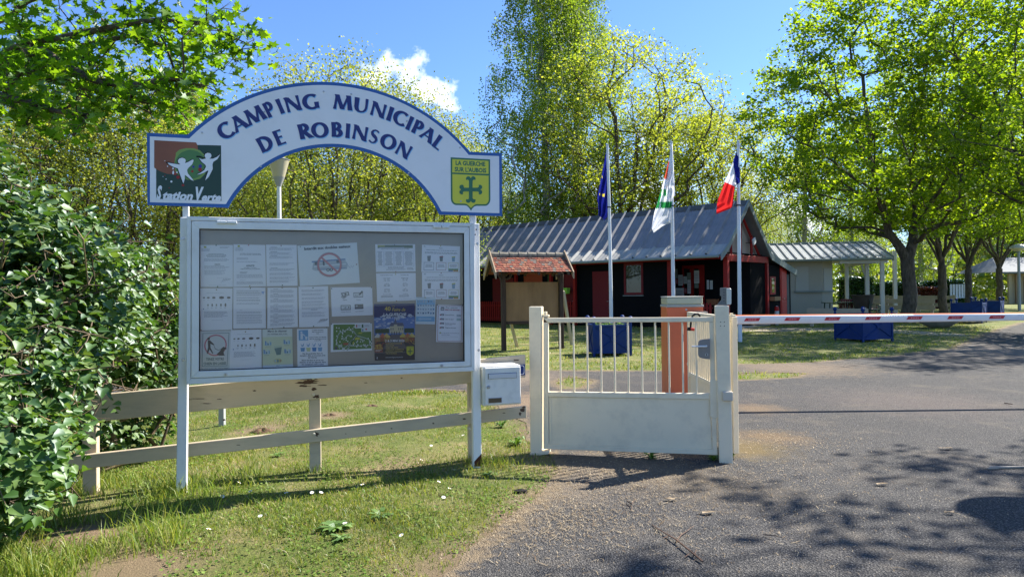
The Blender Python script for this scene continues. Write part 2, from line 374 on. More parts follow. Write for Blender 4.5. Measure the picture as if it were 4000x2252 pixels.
# road sheet: the cells where the lawn is not, clipped along the wavering edge
S = sd.ravel(); verts = []; sds = []; faces = []; vm = {}
inside = (S[Fq] < 0).sum(1)
def gv(i):
    if i not in vm: vm[i] = len(verts); verts.append((V[i][0], V[i][1], V[i][2]+.006)); sds.append(S[i])
    return vm[i]
em = {}
def ev(i, j):
    k = (min(i, j), max(i, j))
    if k not in em:
        a, b_ = k; t = S[a]/(S[a]-S[b_]); p = V[a]*(1-t)+V[b_]*t; em[k] = len(verts); verts.append((p[0], p[1], p[2]+.006)); sds.append(0.)
    return em[k]
LIM = (V[Fq][:, 0, 1] < 75) & (np.abs(V[Fq][:, 0, 0]) < 90)
for f in Fq[(inside == 4) & LIM]: faces.append(tuple(gv(i) for i in f))
for f in Fq[(inside > 0) & (inside < 4) & LIM]:
    pl = []
    for k in range(4):
        i, j = f[k], f[(k+1) % 4]
        if S[i] < 0: pl.append(gv(i))
        if (S[i] < 0) != (S[j] < 0): pl.append(ev(i, j))
    if len(pl) >= 3: faces.append(tuple(pl))
me = bpy.data.meshes.new('road'); me.from_pydata(verts, [], faces); me.materials.append(ground_mat('asphalt', True)); attr(me, 'sd', sds)
tag(add_obj('road', me), kind='structure')
# gravel path and slab in front of the office
pth = MB(); pm_ = [GD(*q) for q in [(1840, 831), (1900, 834), (2120, 832), (2250, 838), (2420, 846), (2440, 842), (2300, 832), (2250, 829), (2120, 826), (1960, 824), (1850, 824)]]
pth.plan([(p.x, p.y) for p in pm_], .002, .010)
tag(pth.build('path', mat('path_gravel', (.40, .34, .26), .95, var=.35, vscale=9, bump=.8, bscale=70)), kind='structure')
# blades of grass
def blades(n, xr, yr, hmin, hmax, wid, name, mats, dens=None, lean=.5, tall=None):
    x = rng.uniform(*xr, n); y = yr[0]+(yr[1]-yr[0])*rng.random(n)**1.6
    s = lawn_sd(x, y); keep = s > rng.uniform(-.03, .16, n)
    # thin and bare patches
    pat = np.sin(x*1.9+1)*np.sin(y*2.3+.5)+.6*np.sin(x*5.1-y*3.7)+.5*np.sin(x*11.3+y*9.1)*np.sin(y*8.7)
    keep &= rng.random(n) < np.clip(.58+.48*pat, .06, 1)
    vis = (np.abs(x) < .80*y+.4)
    for q, r_ in (((205, 1335), .26), ((330, 1435), .3), ((640, 1075), .2), ((835, 1045), .18)):
        w = GD(*q); keep &= (np.hypot(x-w.x, (y-w.y)*1.4) > r_*(.6+.8*rng.random(n)))
    keep &= vis
    if dens is not None: keep &= rng.random(n) < dens(x, y)
    x, y = x[keep], y[keep]; n = len(x); z = hgt_np(x, y)
    hh = rng.uniform(hmin, hmax, n)*(.7+.5*rng.random(n))*(1+1.1*np.clip(np.sin(x*4.7+y*2.1)*np.sin(y*5.3-x*1.3)*1.6-.35, 0, 1))
    if tall is not None: hh *= tall(x, y)
    a = rng.uniform(0, 2*np.pi, n); w = wid*(.6+.8*rng.random(n)); dx, dy = np.cos(a)*w/2, np.sin(a)*w/2
    b = rng.uniform(0, 2*np.pi, n); l = hh*lean*(.3+rng.random(n)); lx, ly = np.cos(b)*l, np.sin(b)*l
    v0 = np.stack([x-dx, y-dy, z-.004], 1); v1 = np.stack([x+dx, y+dy, z-.004], 1)
    m0 = np.stack([x-dx*.8+lx*.35, y-dy*.8+ly*.35, z+hh*.6], 1); m1 = np.stack([x+dx*.8+lx*.35, y+dy*.8+ly*.35, z+hh*.6], 1)
    t = np.stack([x+lx, y+ly, z+hh*.95], 1)
    Vv = np.stack([v0, v1, m0, m1, t], 1).reshape(-1, 3); k = np.arange(n)[:, None]*5
    Ff = np.concatenate([k+[0, 1, 3], k+[0, 3, 2], k+[2, 3, 4]], 0)
    me = np_mesh(name, Vv, Ff, mats); o = add_obj(name, me); return o
M_GR = leaf_mat('grass_blade', (.09, .16, .018), (.19, .27, .038), (.36, .36, .10), .42, .6, .04)
M_GR2 = leaf_mat('grass_dry', (.28, .235, .10), (.40, .33, .16), (.52, .45, .26), .3, .6, .03)
def tallness(x, y):
    px = x/y
    left = np.clip((-1.9-x)/.9, 0, 1)*np.clip((5.6-y)/.8, 0, 1)
    post = np.exp(-((x+2.33)**2+(y-4.8)**2)/.06)+np.exp(-((x+1.62)**2+(y-5.5)**2)/.05)+np.exp(-((x+.25)**2+(y-5.45)**2)/.05)
    return 1+2.6*left*(.3+.7*rng.random(len(x)))+1.4*post
tag(blades(230000, (-5.2, 1.2), (1.9, 9.6), .012, .034, .0042, 'lawn_grass', M_GR, lean=.9, tall=tallness), kind='stuff')
tag(blades(90000, (-5.2, 1.2), (1.9, 9.6), .008, .022, .004, 'dry_grass', M_GR2, lean=1.5), kind='stuff')
tag(blades(120000, (-8, 17), (9.5, 30), .02, .045, .013, 'far_lawn_grass', M_GR, lean=.9), kind='stuff')
tag(blades(26000, (-8, 17), (9.5, 30), .02, .04, .014, 'far_dry_grass', M_GR2, lean=1.2), kind='stuff')
# clover and small broad leaves pressed into the lawn
tag(blades(9000, (-4.3, -1.9), (3.3, 5.4), .05, .13, .0055, 'tall_grass', M_GR, lean=.7), kind='stuff')
tag(blades(26000, (-5.2, 1.2), (2.0, 7.5), .03, .06, .0045, 'grass_tufts', M_GR, dens=lambda x, y: np.clip(np.sin(x*6.1+y*3.3)*np.sin(y*7.7-x*2.9)*2.2-.9, 0, 1), lean=1.0), kind='stuff')
def clover(n, name, m, size):
    x = rng.uniform(-4.8, 1.2, n); y = 1.9+6.6*rng.random(n)**1.5; s = lawn_sd(x, y)
    pat = np.sin(x*3.1+2)*np.sin(y*2.9+1)+.7*np.sin(x*8.3+y*6.1)
    k = (s > .0) & (rng.random(n) < np.clip(.35+.5*pat, 0, 1)); x, y = x[k], y[k]; n = len(x)
    z = hgt_np(x, y)+rng.uniform(.004, .022, n); a = rng.uniform(0, 6.28, n); r = size*(.5+rng.random(n))
    pts = []
    for i, q in enumerate((0, 1.2, 2.4, 3.6, 4.8)):
        rr = r*(1.0 if i % 2 == 0 else .75); pts.append(np.stack([x+np.cos(a+q)*rr, y+np.sin(a+q)*rr, z+rng.uniform(-.006, .006, n)], 1))
    Vv = np.stack(pts, 1).reshape(-1, 3); k = np.arange(n)[:, None]*5
    me = np_mesh(name, Vv, np.concatenate([k+[0, 1, 2], k+[0, 2, 3], k+[0, 3, 4]], 0), m); tag(add_obj(name, me), kind='stuff')
clover(52000, 'clover', leaf_mat('clover_leaf', (.07, .14, .022), (.14, .23, .04), (.24, .32, .08), .3, .55, .03), .0085)
# straw, twigs and husks blown over the asphalt
def litter(n):
    xs, ys = [], []
    for (q, r_, k) in [((1560, 1200), .55, .27), ((1800, 1230), .7, .16), ((1420, 1290), .35, .16), ((1960, 1110), .4, .08), ((1340, 1340), .3, .10), ((1700, 1330), .8, .10), ((1290, 1020), .6, .06), ((2050, 1200), 1.4, .05), ((1600, 1160), .45, .08)]:
        w = GD(*q); m = int(n*k); xs.append(rng.normal(w.x, r_, m)); ys.append(rng.normal(w.y, r_*.75, m))
    x = np.concatenate(xs); y = np.concatenate(ys); k = lawn_sd(x, y) < .12; x, y = x[k], y[k]; n = len(x)
    a = rng.uniform(0, 3.14, n); L = rng.uniform(.004, .019, n)*(1+(rng.random(n) < .06)*2.0); w = rng.uniform(.0008, .0022, n); z = .009+rng.uniform(0, .006, n)+hgt_np(x, y)
    cx, sx = np.cos(a), np.sin(a); c2, s2 = np.cos(a+.5), np.sin(a+.5)
    p = [np.stack([x-cx*L-sx*w, y-sx*L+cx*w, z], 1), np.stack([x-cx*L+sx*w, y-sx*L-cx*w, z], 1), np.stack([x+sx*w, y-cx*w, z+.004], 1), np.stack([x-sx*w, y+cx*w, z+.004], 1), np.stack([x+c2*L, y+s2*L, z+.001], 1)]
    Vv = np.stack(p, 1).reshape(-1, 3); k = np.arange(n)[:, None]*5
    me = np_mesh('straw_litter', Vv, np.concatenate([k+[0, 1, 2], k+[0, 2, 3], k+[3, 2, 4]], 0), leaf_mat('straw', (.15, .10, .06), (.30, .23, .14), (.46, .38, .26), .1, .6, .03)); tag(add_obj('straw_litter', me), kind='stuff')
litter(7500)
M_TWIG = mat('twig_bark', (.16, .10, .07), .85, var=.4, vscale=30)
def twig(label, pxs, r, side=()):
    pts = [GD(*q, .012) for q in pxs]; c = pts[0].copy(); m = MB()
    m.tube([p-c+Vector((0, 0, .006+.01*math.sin(i))) for i, p in enumerate(pts)], [r*(1-.6*i/len(pts)) for i in range(len(pts))], 5)
    for s in side: m.tube([GD(*q, .018)-c for q in s], [r*.6]*(len(s)-1)+[r*.3], 4)
    o = m.build('fallen_twig', M_TWIG); o.location = c; tag(o, label, 'twig', 'twigs fallen on the asphalt')
twig('longest fallen twig, forked, on the asphalt in front of the small gate', [(1768, 1414), (1735, 1390), (1700, 1362), (1668, 1340), (1640, 1318)], .006, [[(1700, 1362), (1712, 1345), (1745, 1322)], [(1735, 1390), (1722, 1400)], [(1745, 1398), (1752, 1380)], [(1680, 1348), (1668, 1352)]])
twig('small pale forked twig lying on asphalt between the lawn edge and the long twig', [(1578, 1262), (1590, 1272), (1596, 1262)], .004, [[(1590, 1272), (1588, 1284)], [(1590, 1272), (1565, 1270)]])
twig('thin straight twig on open asphalt, right of the long forked one', [(1920, 1346), (1950, 1352), (1968, 1358)], .003)
twig('short dark stick on the asphalt at the far edge of the reddish patch', [(2527, 1014), (2547, 1019)], .006)
M_DL = mat('dead_leaf', (.42, .32, .20), .8, var=.4, vscale=40)
for (q, s, lb) in [((1690, 1256), .045, 'curled tan dead leaf on the asphalt below the gate shadow'), ((1778, 1290), .05, 'crumpled dead leaf between the long twig and the gate'), ((2215, 1218), .05, 'pale dead leaf on the asphalt, nearest to the round shadow'), ((2380, 1128), .06, 'flat dead leaf on the asphalt under the barrier arm'), ((2390, 1290), .035, 'small dead leaf at the left rim of the round dark shadow')]:
    w = GD(*q, .012); m = MB(); n = 9; a0 = random.random()*6
    rim = [(s*(.5+.5*abs(math.sin(a0+k*1.7)))*math.cos(k*2*math.pi/n)*1.3, s*.6*(.6+.4*math.sin(k*2.1))*math.sin(k*2*math.pi/n), .004+.012*abs(math.sin(k*1.9+a0))) for k in range(n)]
    m.add([(0, 0, .008)]+rim, [(0, 1+k, 1+(k+1) % n) for k in range(n)]); o = m.build('dead_leaf', M_DL); o.location = w; tag(o, lb, 'leaf', 'dead leaves on the asphalt')
w = GD(2545, 1176, .01); m = MB(); m.box(-.17, .13, -.012, .014, 0, .012); m.box(-.2, -.12, -.03, -.01, 0, .008)
o = m.build('wood_scrap', mat('grey_wood', (.38, .34, .28), .85, var=.3, vscale=20)); o.location = w; tag(o, 'pale flat scrap of wood lying alone on the asphalt', 'wood scrap')
# daisies, weeds, lumps of earth
M_WH = mat('petal_white', (.85, .85, .82), .6); M_YE = mat('daisy_yellow', (.75, .5, .05), .6)
def daisy_mesh():
    m = MB(); n = 10
    for k in range(n):
        a = k*2*math.pi/n; c, s = math.cos(a), math.sin(a)
        m.add([(c*.003-s*.002, s*.003+c*.002, 0), (c*.003+s*.002, s*.003-c*.002, 0), (c*.013+s*.003, s*.013-c*.003, .003), (c*.014-s*.003, s*.014+c*.003, .003)], [(0, 1, 2, 3)])
    return m.mesh('petals', M_WH)
dm = daisy_mesh(); dc = MB().lathe([(.004, .001), (.004, .004), (.001, .005)], n=8).mesh('centre', M_YE); ds = MB().tube([(0, 0, -.03), (0, 0, .0)], .0012, 4).mesh('stem', M_GR)
for i, q in enumerate([(743, 1231), (785, 1238), (808, 1238), (912, 1218), (1116, 1250), (1076, 1207), (1143, 1181), (1104, 1211), (720, 1239), (1131, 1228), (630, 1235), (601, 1213), (950, 1225), (1165, 1094), (1290, 1108), (925, 1131), (1085, 1120), (1060, 1156), (480, 1281), (507, 1321), (525, 1330), (655, 1297), (868, 1315), (560, 1248), (1205, 1128), (1010, 1345), (700, 1380)]):
    w = GD(*q, .035); w.z += hgt(w.x, w.y)
    o = thing('daisy', 'small white daisy flower standing in the short lawn', 'daisy', w, random.random()*6, 'daisies dotted over the lawn')
    o.rotation_euler = (random.uniform(-.4, .5), random.uniform(-.4, .4), random.random()*6)
    add_obj('petals', dm, o); add_obj('centre', dc, o); add_obj('stem', ds, o)
M_WEED = leaf_mat('weed_leaf', (.07, .15, .022), (.13, .24, .035), (.20, .33, .06), .35, .6, .03)
def weed(q, r, n, label, h=.3):
    r *= .72
    w = GD(*q); w.z = hgt(w.x, w.y); m = MB()
    for k in range(n):
        a = k*2.4+random.random(); L = r*(.5+.6*random.random()); wd = L*.16; e = h*(.3+random.random()); c, s = math.cos(a), math.sin(a)
        p = [(0, 0, .0)]
        for t, ww, z in ((.35, 1, .75), (.75, .9, 1.0), (1, 0, .7)):
            for sg in ((-1, 1) if ww else (0,)): p.append((c*L*t-s*wd*sg*ww, s*L*t+c*wd*sg*ww, L*e*z))
        m.add(p, [(0, 2, 1), (1, 2, 4, 3), (3, 4, 5)])
    o = m.build('weed', M_WEED); o.location = w; tag(o, label, 'weed', 'weeds and rosettes in the lawn and by the gate')
weed((957, 1299), .13, 26, 'bright star-shaped rosette of leaves in the lawn, largest of its kind')
weed((845, 1330), .15, 30, 'broad leafy weed clump in the lawn left of the star-shaped rosette')
weed((860, 1355), .11, 20, 'lower leafy weed just below the broad clump')
weed((1638, 1155), .10, 26, 'low grey-green weed under the middle of the small gate', .9)
weed((1795, 1158), .09, 24, 'weed at the foot of the tall gate post', .9)
weed((1842, 1150), .06, 20, 'small weed between tall gate post and open gate leaf', 1.1)
weed((1300, 1120), .12, 22, 'leafy weed beside the square white gate post', .8)
weed((1262, 1075), .12, 26, 'bushy weed below the end of the lower fence board', .9)
weed((700, 1145), .11, 16, 'weed in the lawn behind the lower fence board')
weed((1230, 1195), .10, 18, 'weed on the lawn edge right of the notice board post')
M_DARK = mat('burnt_earth', (.02, .018, .016), .95, bump=1, bscale=60)
for q, s, lb in [((1310, 1238), .035, 'black charred lump on the lawn edge')]:
    w = GD(*q); m = MB(); m.lathe([(.2*s, -.2*s), (s, 0), (.9*s, .5*s), (.3*s, .75*s)], n=9, sx=1.5); o = m.build('charred_lump', M_DARK); o.location = w; tag(o, lb, 'lump')
M_EAR = mat('earth', (.17, .11, .065), .95, var=.4, vscale=30, bump=1, bscale=50)
for q, s, lb in [((935, 1022), .07, 'brown molehill farther back in the lawn'), ((830, 1046), .08, 'larger brown molehill in the lawn, nearer the fence'), ((660, 1080), .10, 'flat spread of loose earth in the lawn behind the fence')]:
    w = GD(*q); w.z = hgt(w.x, w.y); m = MB(); n = 13
    prof = [(1, -.02), (.75, .25), (.4, .42), (.1, .46)]
    vs = [(r*s*math.cos(k*6.283/n)*(1.2+.3*math.sin(k*2.3+r*5)), r*s*math.sin(k*6.283/n)*(.8+.2*math.sin(k*3.1)), z*s*(.6+.3*math.sin(k*1.7))) for r, z in prof for k in range(n)]
    fs = [(i*n+k, i*n+(k+1) % n, (i+1)*n+(k+1) % n, (i+1)*n+k) for i in range(3) for k in range(n)]+[tuple(3*n+k for k in range(n))]
    m.add(vs, fs); o = m.build('molehill', M_EAR, smooth=True); o.location = w; tag(o, lb, 'molehill', 'molehills in the lawn')
# ================================================================== notice board
B = Pl((-2.36, 4.84), (-.29, 5.47))
def z2(x, y): return (700+x/2.1467, 850+y/2.1467)
def z1(x, y): return (500+x/1.6619, 250+y/1.6619)
def zA(x, y): return (800+x/4.265, 300+y/4.265)
def zB(x, y): return (1250+x/4.265, 300+y/4.265)
def zL(x, y): return (560+x/4.531, 510+y/4.531)
def zC(x, y): return (1700+x/4.53, 560+y/4.53)
def bp(q, off=0.): return B.at(q[0], q[1], off)
M_ALU = mat('white_aluminium', (.72, .72, .70), .42, var=.05, vscale=4, dirt=(.42, .40, .36), dirt_amt=.35, dirt_scale=5, spec=.5)
M_POST = mat('white_post_paint', (.80, .79, .76), .45, var=.06, vscale=5, flake=(.10, .035, .02), flake_t=.72, flake_s=9, dirt=(.45, .42, .36), dirt_amt=.3)
M_SEAL = mat('black_seal', (.012, .012, .014), .6)
M_STEEL = mat('steel', (.45, .45, .46), .35, .9)
M_RUST = mat('rust', (.13, .045, .025), .9, var=.5, vscale=20, bump=.6)
M_SIGNW = mat('sign_white', (.80, .79, .80), .38, var=.03, vscale=3, dirt=(.55, .54, .50), dirt_amt=.30, dirt_scale=3)
M_SIGNB = mat('sign_blue', (.018, .105, .36), .4, var=.12, vscale=8)
nb = thing('notice_board', 'tall white notice board on two posts with glazed case and arched campsite sign', 'notice board', B.o, B.ang)
# posts (front face traced, square section)
def poly_px(pts, off=0.): return [B.atD(x, y, off) for x, y in pts]
lp = poly_px([(453, 546), (474, 546), (472, 962), (469, 1248), (442, 1254), (447, 962)]); lp = [(u, z) for u, z in lp]
m = MB(); m.prism(lp, .0, .055); post = m.build('post', M_POST, nb, bevel=.004)
m = MB(); uu = B.atD(1198, 560)[0]; rp = poly_px([(1189, 562), (1206, 562), (1209, 930), (1212, 1172), (1191, 1174), (1189, 930)])
rp[3] = (rp[3][0], -.02); rp[4] = (rp[4][0], -.02); m.prism(rp, .0, .055); post2 = m.build('post', M_POST, nb, bevel=.004)
for q in (((458, 520), (474, 548)), ((1184, 538), (1199, 565))):
    (a, zt), (b, zb) = B.atD(*q[0]), B.atD(*q[1]); m = MB(); m.box(a, b, .012, .05, zb-.05, zt+.22); m.build('post_extension', M_POST, nb, bevel=.003)
for pts in ([(442, 1254), (444, 1228), (449, 1238), (457, 1226), (463, 1236), (469, 1210), (469, 1248)], [(1194, 1172), (1193, 1160), (1202, 1150), (1211, 1140), (1212, 1172)]):
    m = MB(); m.prism(poly_px(pts), -.0016, .004); m.build('rusted_foot', M_RUST, nb)
def bolt(x, y, off, parent, r=.011, name='bolt'):
    u, z = B.atD(x, y, off); m = MB(); m.tube([(u, off, z), (u, off-.004, z)], r, 12); m.tube([(u, off-.004, z), (u, off-.012, z)], r*.55, 6); return m.build(name, M_STEEL, parent)
for x, y in ((460, 600), (460, 904), (1200, 613), (1204, 880), (453, 1215)): bolt(x, y, 0, nb)
for x, y in ((1198, 577), (1195, 590)):
    u, z = B.atD(x, y); m = MB(); m.tube([(u, .001, z), (u, -.001, z)], .006, 8); m.build('bolt_hole', M_SEAL, nb)
# case: outer frame bars, door bars (mitred), backing, glass
FR = -.060; BK = -.008
o_tl, o_tr, o_br, o_bl = [bp(z2(*q), FR) for q in ((62, -12), (2478, 46), (2482, 1284), (58, 1398))]
d_tl, d_tr, d_br, d_bl = [bp(z2(*q), FR) for q in ((105, 28), (2430, 78), (2445, 1243), (100, 1343))]
g_tl, g_tr, g_br, g_bl = [bp(z2(*q), FR) for q in ((168, 92), (2388, 130), (2393, 1203), (164, 1285))]
def inset(q, d): return (q[0]+d[0], q[1]+d[1])
def bar(name, poly, y0, y1, parent, m_=M_ALU, bev=.003):
    m = MB(); m.prism(poly, y0, y1); return m.build(name, m_, parent, bevel=bev)
e = .004
i_tl, i_tr, i_br, i_bl = inset(d_tl, (-e, e)), inset(d_tr, (e, e)), inset(d_br, (e, -e)), inset(d_bl, (-e, -e))
for pl in ((o_tl, o_tr, i_tr, i_tl), (o_tr, o_br, i_br, i_tr), (o_br, o_bl, i_bl, i_br), (o_bl, o_tl, i_tl, i_bl)): bar('case_frame', list(pl), FR, .0-.002, nb)
door = bar('door_frame', [d_tl, d_tr, g_tr, g_tl], FR-.004, FR+.03, nb)
for pl in ((d_tr, d_br, g_br, g_tr), (d_br, d_bl, g_bl, g_br), (d_bl, d_tl, g_tl, g_bl)): bar('door_frame', list(pl), FR-.004, FR+.03, nb)
s_ = .005
h_tl, h_tr, h_br, h_bl = inset(g_tl, (s_, -s_)), inset(g_tr, (-s_, -s_)), inset(g_br, (-s_, s_)), inset(g_bl, (s_, s_))
for pl in ((g_tl, g_tr, h_tr, h_tl), (g_tr, g_br, h_br, h_tr), (g_br, g_bl, h_bl, h_br), (g_bl, g_tl, h_tl, h_bl)): bar('seal', list(pl), FR-.001, FR+.02, nb, M_SEAL, 0)
M_CORK = mat('pinboard', (.52, .44, .37), .9, var=.12, vscale=2.2, dirt=(.34, .29, .26), dirt_amt=.6, dirt_scale=1.6, bump=.25, bscale=300)
bar('backing_board', [inset(d_tl, (.01, -.01)), inset(d_tr, (-.01, -.01)), inset(d_br, (-.01, .01)), inset(d_bl, (.01, .01))], BK, BK+.006, nb, M_CORK, 0)
m = MB(); m.flat([g_tl, g_tr, g_br, g_bl], FR+.012); m.build('glass', glass_mat('case_glass', (.985, .99, .985), 1.6, .015), nb)
for (a, b) in (((316, 26), (398, 50)), ((402, 27), (484, 51)), ((2130, 64), (2196, 88)), ((2202, 65), (2266, 89))):
    (u0, z1_), (u1, z0) = bp(z2(*a), FR-.01), bp(z2(*b), FR-.01); m = MB(); m.box(u0, u1, FR-.018, FR, z0, z1_); m.build('hinge', M_ALU, nb, bevel=.003)
for q in ((390, 1312), (2200, 1238)):
    u, z = bp(z2(*q), FR); m = MB(); m.tube([(u, FR-.003, z), (u, FR-.012, z)], .012, 14); lk_ = m.build('lock', M_STEEL, nb)
    m = MB(); m.box(u-.0015, u+.0015, FR-.0135, FR-.0125, z-.005, z+.005); m.build('keyhole', M_SEAL, lk_)
# ------------------------------------------------------------------ arched sign
AS = -.012     # front face of the sign sheet
def circ(p, q, r):
    ax, ay = p; bx, by = q; cx, cy = r; d = 2*(ax*(by-cy)+bx*(cy-ay)+cx*(ay-by))
    ux = ((ax*ax+ay*ay)*(by-cy)+(bx*bx+by*by)*(cy-ay)+(cx*cx+cy*cy)*(ay-by))/d
    uy = ((ax*ax+ay*ay)*(cx-bx)+(bx*bx+by*by)*(ax-cx)+(cx*cx+cy*cy)*(bx-ax))/d
    return ux, uy, math.hypot(ax-ux, ay-uy)
def arc(c, p, q, n=40, r=None):
    a0 = math.atan2(p[1]-c[1], p[0]-c[0]); a1 = math.atan2(q[1]-c[1], q[0]-c[0]); r = r or c[2]
    return [(c[0]+r*math.cos(a0+(a1-a0)*k/n), c[1]+r*math.sin(a0+(a1-a0)*k/n)) for k in range(n+1)]
b1 = lambda x, y: bp(z1(x, y), AS)
co_ = circ(b1(387, 460), b1(1250, 116), b1(2220, 570)); ci_ = circ(b1(650, 932), b1(1275, 540), b1(2022, 977))
outl = [b1(122, 446)]+arc(co_, b1(387, 460), b1(2220, 570))+[b1(2427, 578), b1(2430, 987)]+arc(ci_, b1(2022, 977), b1(650, 932))+[b1(126, 915)]
sp = MB().prism(outl, AS, AS+.012).build('sign_panel', M_SIGNB, nb)
wo, wi = list(co_), list(ci_); wo[2] -= .0245; wi[2] += .0245
def on(c, q): a = math.atan2(q[1]-c[1], q[0]-c[0]); return (c[0]+c[2]*math.cos(a), c[1]+c[2]*math.sin(a))
whit = [b1(142, 470)]+arc(wo, b1(397, 483), b1(2213, 589))+[b1(2409, 598), b1(2411, 968)]+arc(wi, b1(2034, 957), b1(640, 911))+[b1(143, 897)]
MB().flat(whit, AS-.0008).build('white_field', M_SIGNW, sp)
for q in ((1270, 180), (1449, 196), (885, 311), (1810, 371), (481, 446), (2155, 543), (1275, 548), (1464, 562), (862, 664), (1822, 708), (2160, 891)):
    u, z = b1(*q); o = MB().lathe([(.007, 0), (.007, .0025), (.004, .004)], n=10).build('screw', M_STEEL, nb); o.location = (u, AS-.001, z); o.rotation_euler = (math.pi/2, 0, 0)
# flared capitals drawn as brush strokes, cap height 1
T, t_ = .27, .145
def ell(cx, cy, rx, ry, a0, a1, n=26, thick=T, thin=t_):
    pts = []; ws = []
    for k in range(n+1):
        a = math.radians(a0+(a1-a0)*k/n); pts.append((cx+rx*math.cos(a), cy+ry*math.sin(a))); ws.append(thin+(thick-thin)*abs(math.cos(a))**1.3)
    return pts, ws
def st(p, q, w, fl=.10):
    """straight stroke with slightly flared ends"""
    return [p, (p[0]*.7+q[0]*.3, p[1]*.7+q[1]*.3), (p[0]*.5+q[0]*.5, p[1]*.5+q[1]*.5), (p[0]*.3+q[0]*.7, p[1]*.3+q[1]*.7), q], [w*(1+fl), w*.97, w*.94, w*.97, w*(1+fl)]
GL = {
 'A': (.88, [st((.06, 0), (.43, 1), t_*1.05, .3), st((.40, 1), (.78, 0), T), st((.20, .32), (.62, .32), .09, 0)]),
 'C': (.80, [ell(.50, .5, .40, .45, 48, 312)]),
 'D': (.86, [st((.12, 0), (.12, 1), T), ell(.22, .5, .50, .445, -90, 90), st((.12, .055), (.26, .055), .11, 0), st((.12, .945), (.26, .945), .11, 0)]),
 'E': (.58, [st((.12, 0), (.12, 1), T), st((.12, .945), (.53, .945), .11, .1), st((.12, .52), (.47, .52), .11, .1), st((.12, .055), (.56, .055), .11, .15)]),
 'G': (.88, [ell(.50, .5, .40, .45, 50, 290), ell(.50, .5, .40, .45, 290, 322, 5, t_, t_), st((.76, .04), (.76, .46), T*.95, .06)]),
 'I': (.25, [st((.125, 0), (.125, 1), T)]),
 'L': (.56, [st((.12, 0), (.12, 1), T), st((.12, .055), (.54, .055), .11, .2)]),
 'M': (1.10, [st((.07, 0), (.20, 1), t_*1.05, .3), st((.19, 1), (.53, .04), T*.93), st((.53, .02), (.88, 1), t_, .1), st((.87, 1), (.99, 0), T)]),
 'N': (.86, [st((.08, 0), (.08, 1), t_*1.05, .25), st((.10, .97), (.76, .03), T*.93), st((.78, 0), (.78, 1), t_*1.05, .25)]),
 'O': (.98, [ell(.49, .5, .385, .45, 0, 360, 40)]),
 'P': (.62, [st((.12, 0), (.12, 1), T), ell(.24, .71, .27, .245, -90, 90, 18), st((.12, .945), (.26, .945), .10, 0), st((.12, .475), (.26, .475), .10, 0)]),
 'B': (.66, [st((.12, 0), (.12, 1), T), ell(.24, .74, .23, .205, -90, 90, 18, T*.9), ell(.24, .285, .29, .235, -90, 90, 18), st((.12, .945), (.26, .945), .10, 0), st((.12, .53), (.26, .53), .09, 0), st((.12, .05), (.26, .05), .10, 0)]),
 'R': (.72, [st((.12, 0), (.12, 1), T), ell(.24, .73, .26, .22, -90, 90, 18), st((.12, .945), (.26, .945), .10, 0), st((.12, .51), (.26, .51), .09, 0), st((.26, .50), (.66, 0), T*.95, .1)]),
 'S': (.60, [([(.52, .84), (.43, .93), (.30, .95), (.18, .88), (.13, .75), (.18, .62), (.30, .53), (.42, .44), (.48, .30), (.43, .14), (.31, .055), (.18, .06), (.06, .16)], [.12, .10, .10, .13, .17, .20, .235, .20, .17, .13, .10, .10, .12])]),
 'U': (.82, [([(.13, 1), (.13, .6), (.13, .36), (.17, .20), (.27, .085), (.41, .05), (.55, .085), (.66, .20), (.71, .36), (.72, .6), (.72, 1)], [T*1.08, T*.97, T*.95, T*.9, .16, .115, .115, t_, t_, t_, t_*1.2])]),
}
def ribbon(mb, pts, ws, f, y):
    n = len(pts); L_, R_ = [], []
    for i, p in enumerate(pts):
        a = pts[max(i-1, 0)]; b = pts[min(i+1, n-1)]
        if pts[0] == pts[-1] or (abs(pts[0][0]-pts[-1][0])+abs(pts[0][1]-pts[-1][1]) < 1e-6):
            a = pts[i-1] if i else pts[-2]; b = pts[i+1] if i < n-1 else pts[1]
        dx, dy = b[0]-a[0], b[1]-a[1]; l = math.hypot(dx, dy) or 1; nx_, ny_ = -dy/l*ws[i]/2, dx/l*ws[i]/2
        # straight strokes end flat on the baseline and cap line
        if i in (0, n-1) and abs(dy/l) > .5 and pts[0] != pts[-1] and n == 5: nx_ = -(ws[i]/2)/abs(dy/l)*(1 if dy > 0 else -1); ny_ = 0
        L_.append(f(p[0]+nx_, p[1]+ny_)); R_.append(f(p[0]-nx_, p[1]-ny_))
    for i in range(n-1):
        q = [L_[i], L_[i+1], R_[i+1], R_[i]]
        ar = sum(q[k][0]*q[(k+1) % 4][1]-q[(k+1) % 4][0]*q[k][1] for k in range(4))
        if ar < 0: q = q[::-1]
        mb.add([(a, y, b) for a, b in q], [(0, 1, 2, 3)])
M_NAVY = mat('letter_navy', (.012, .020, .150), .4); M_LBLUE = mat('letter_shadow', (.22, .50, .82), .45)
p0, p1 = bp(zA(1275, 622), AS), bp(zA(1220, 370), AS); CAPH = math.hypot(p0[0]-p1[0], p0[1]-p1[1])*.985
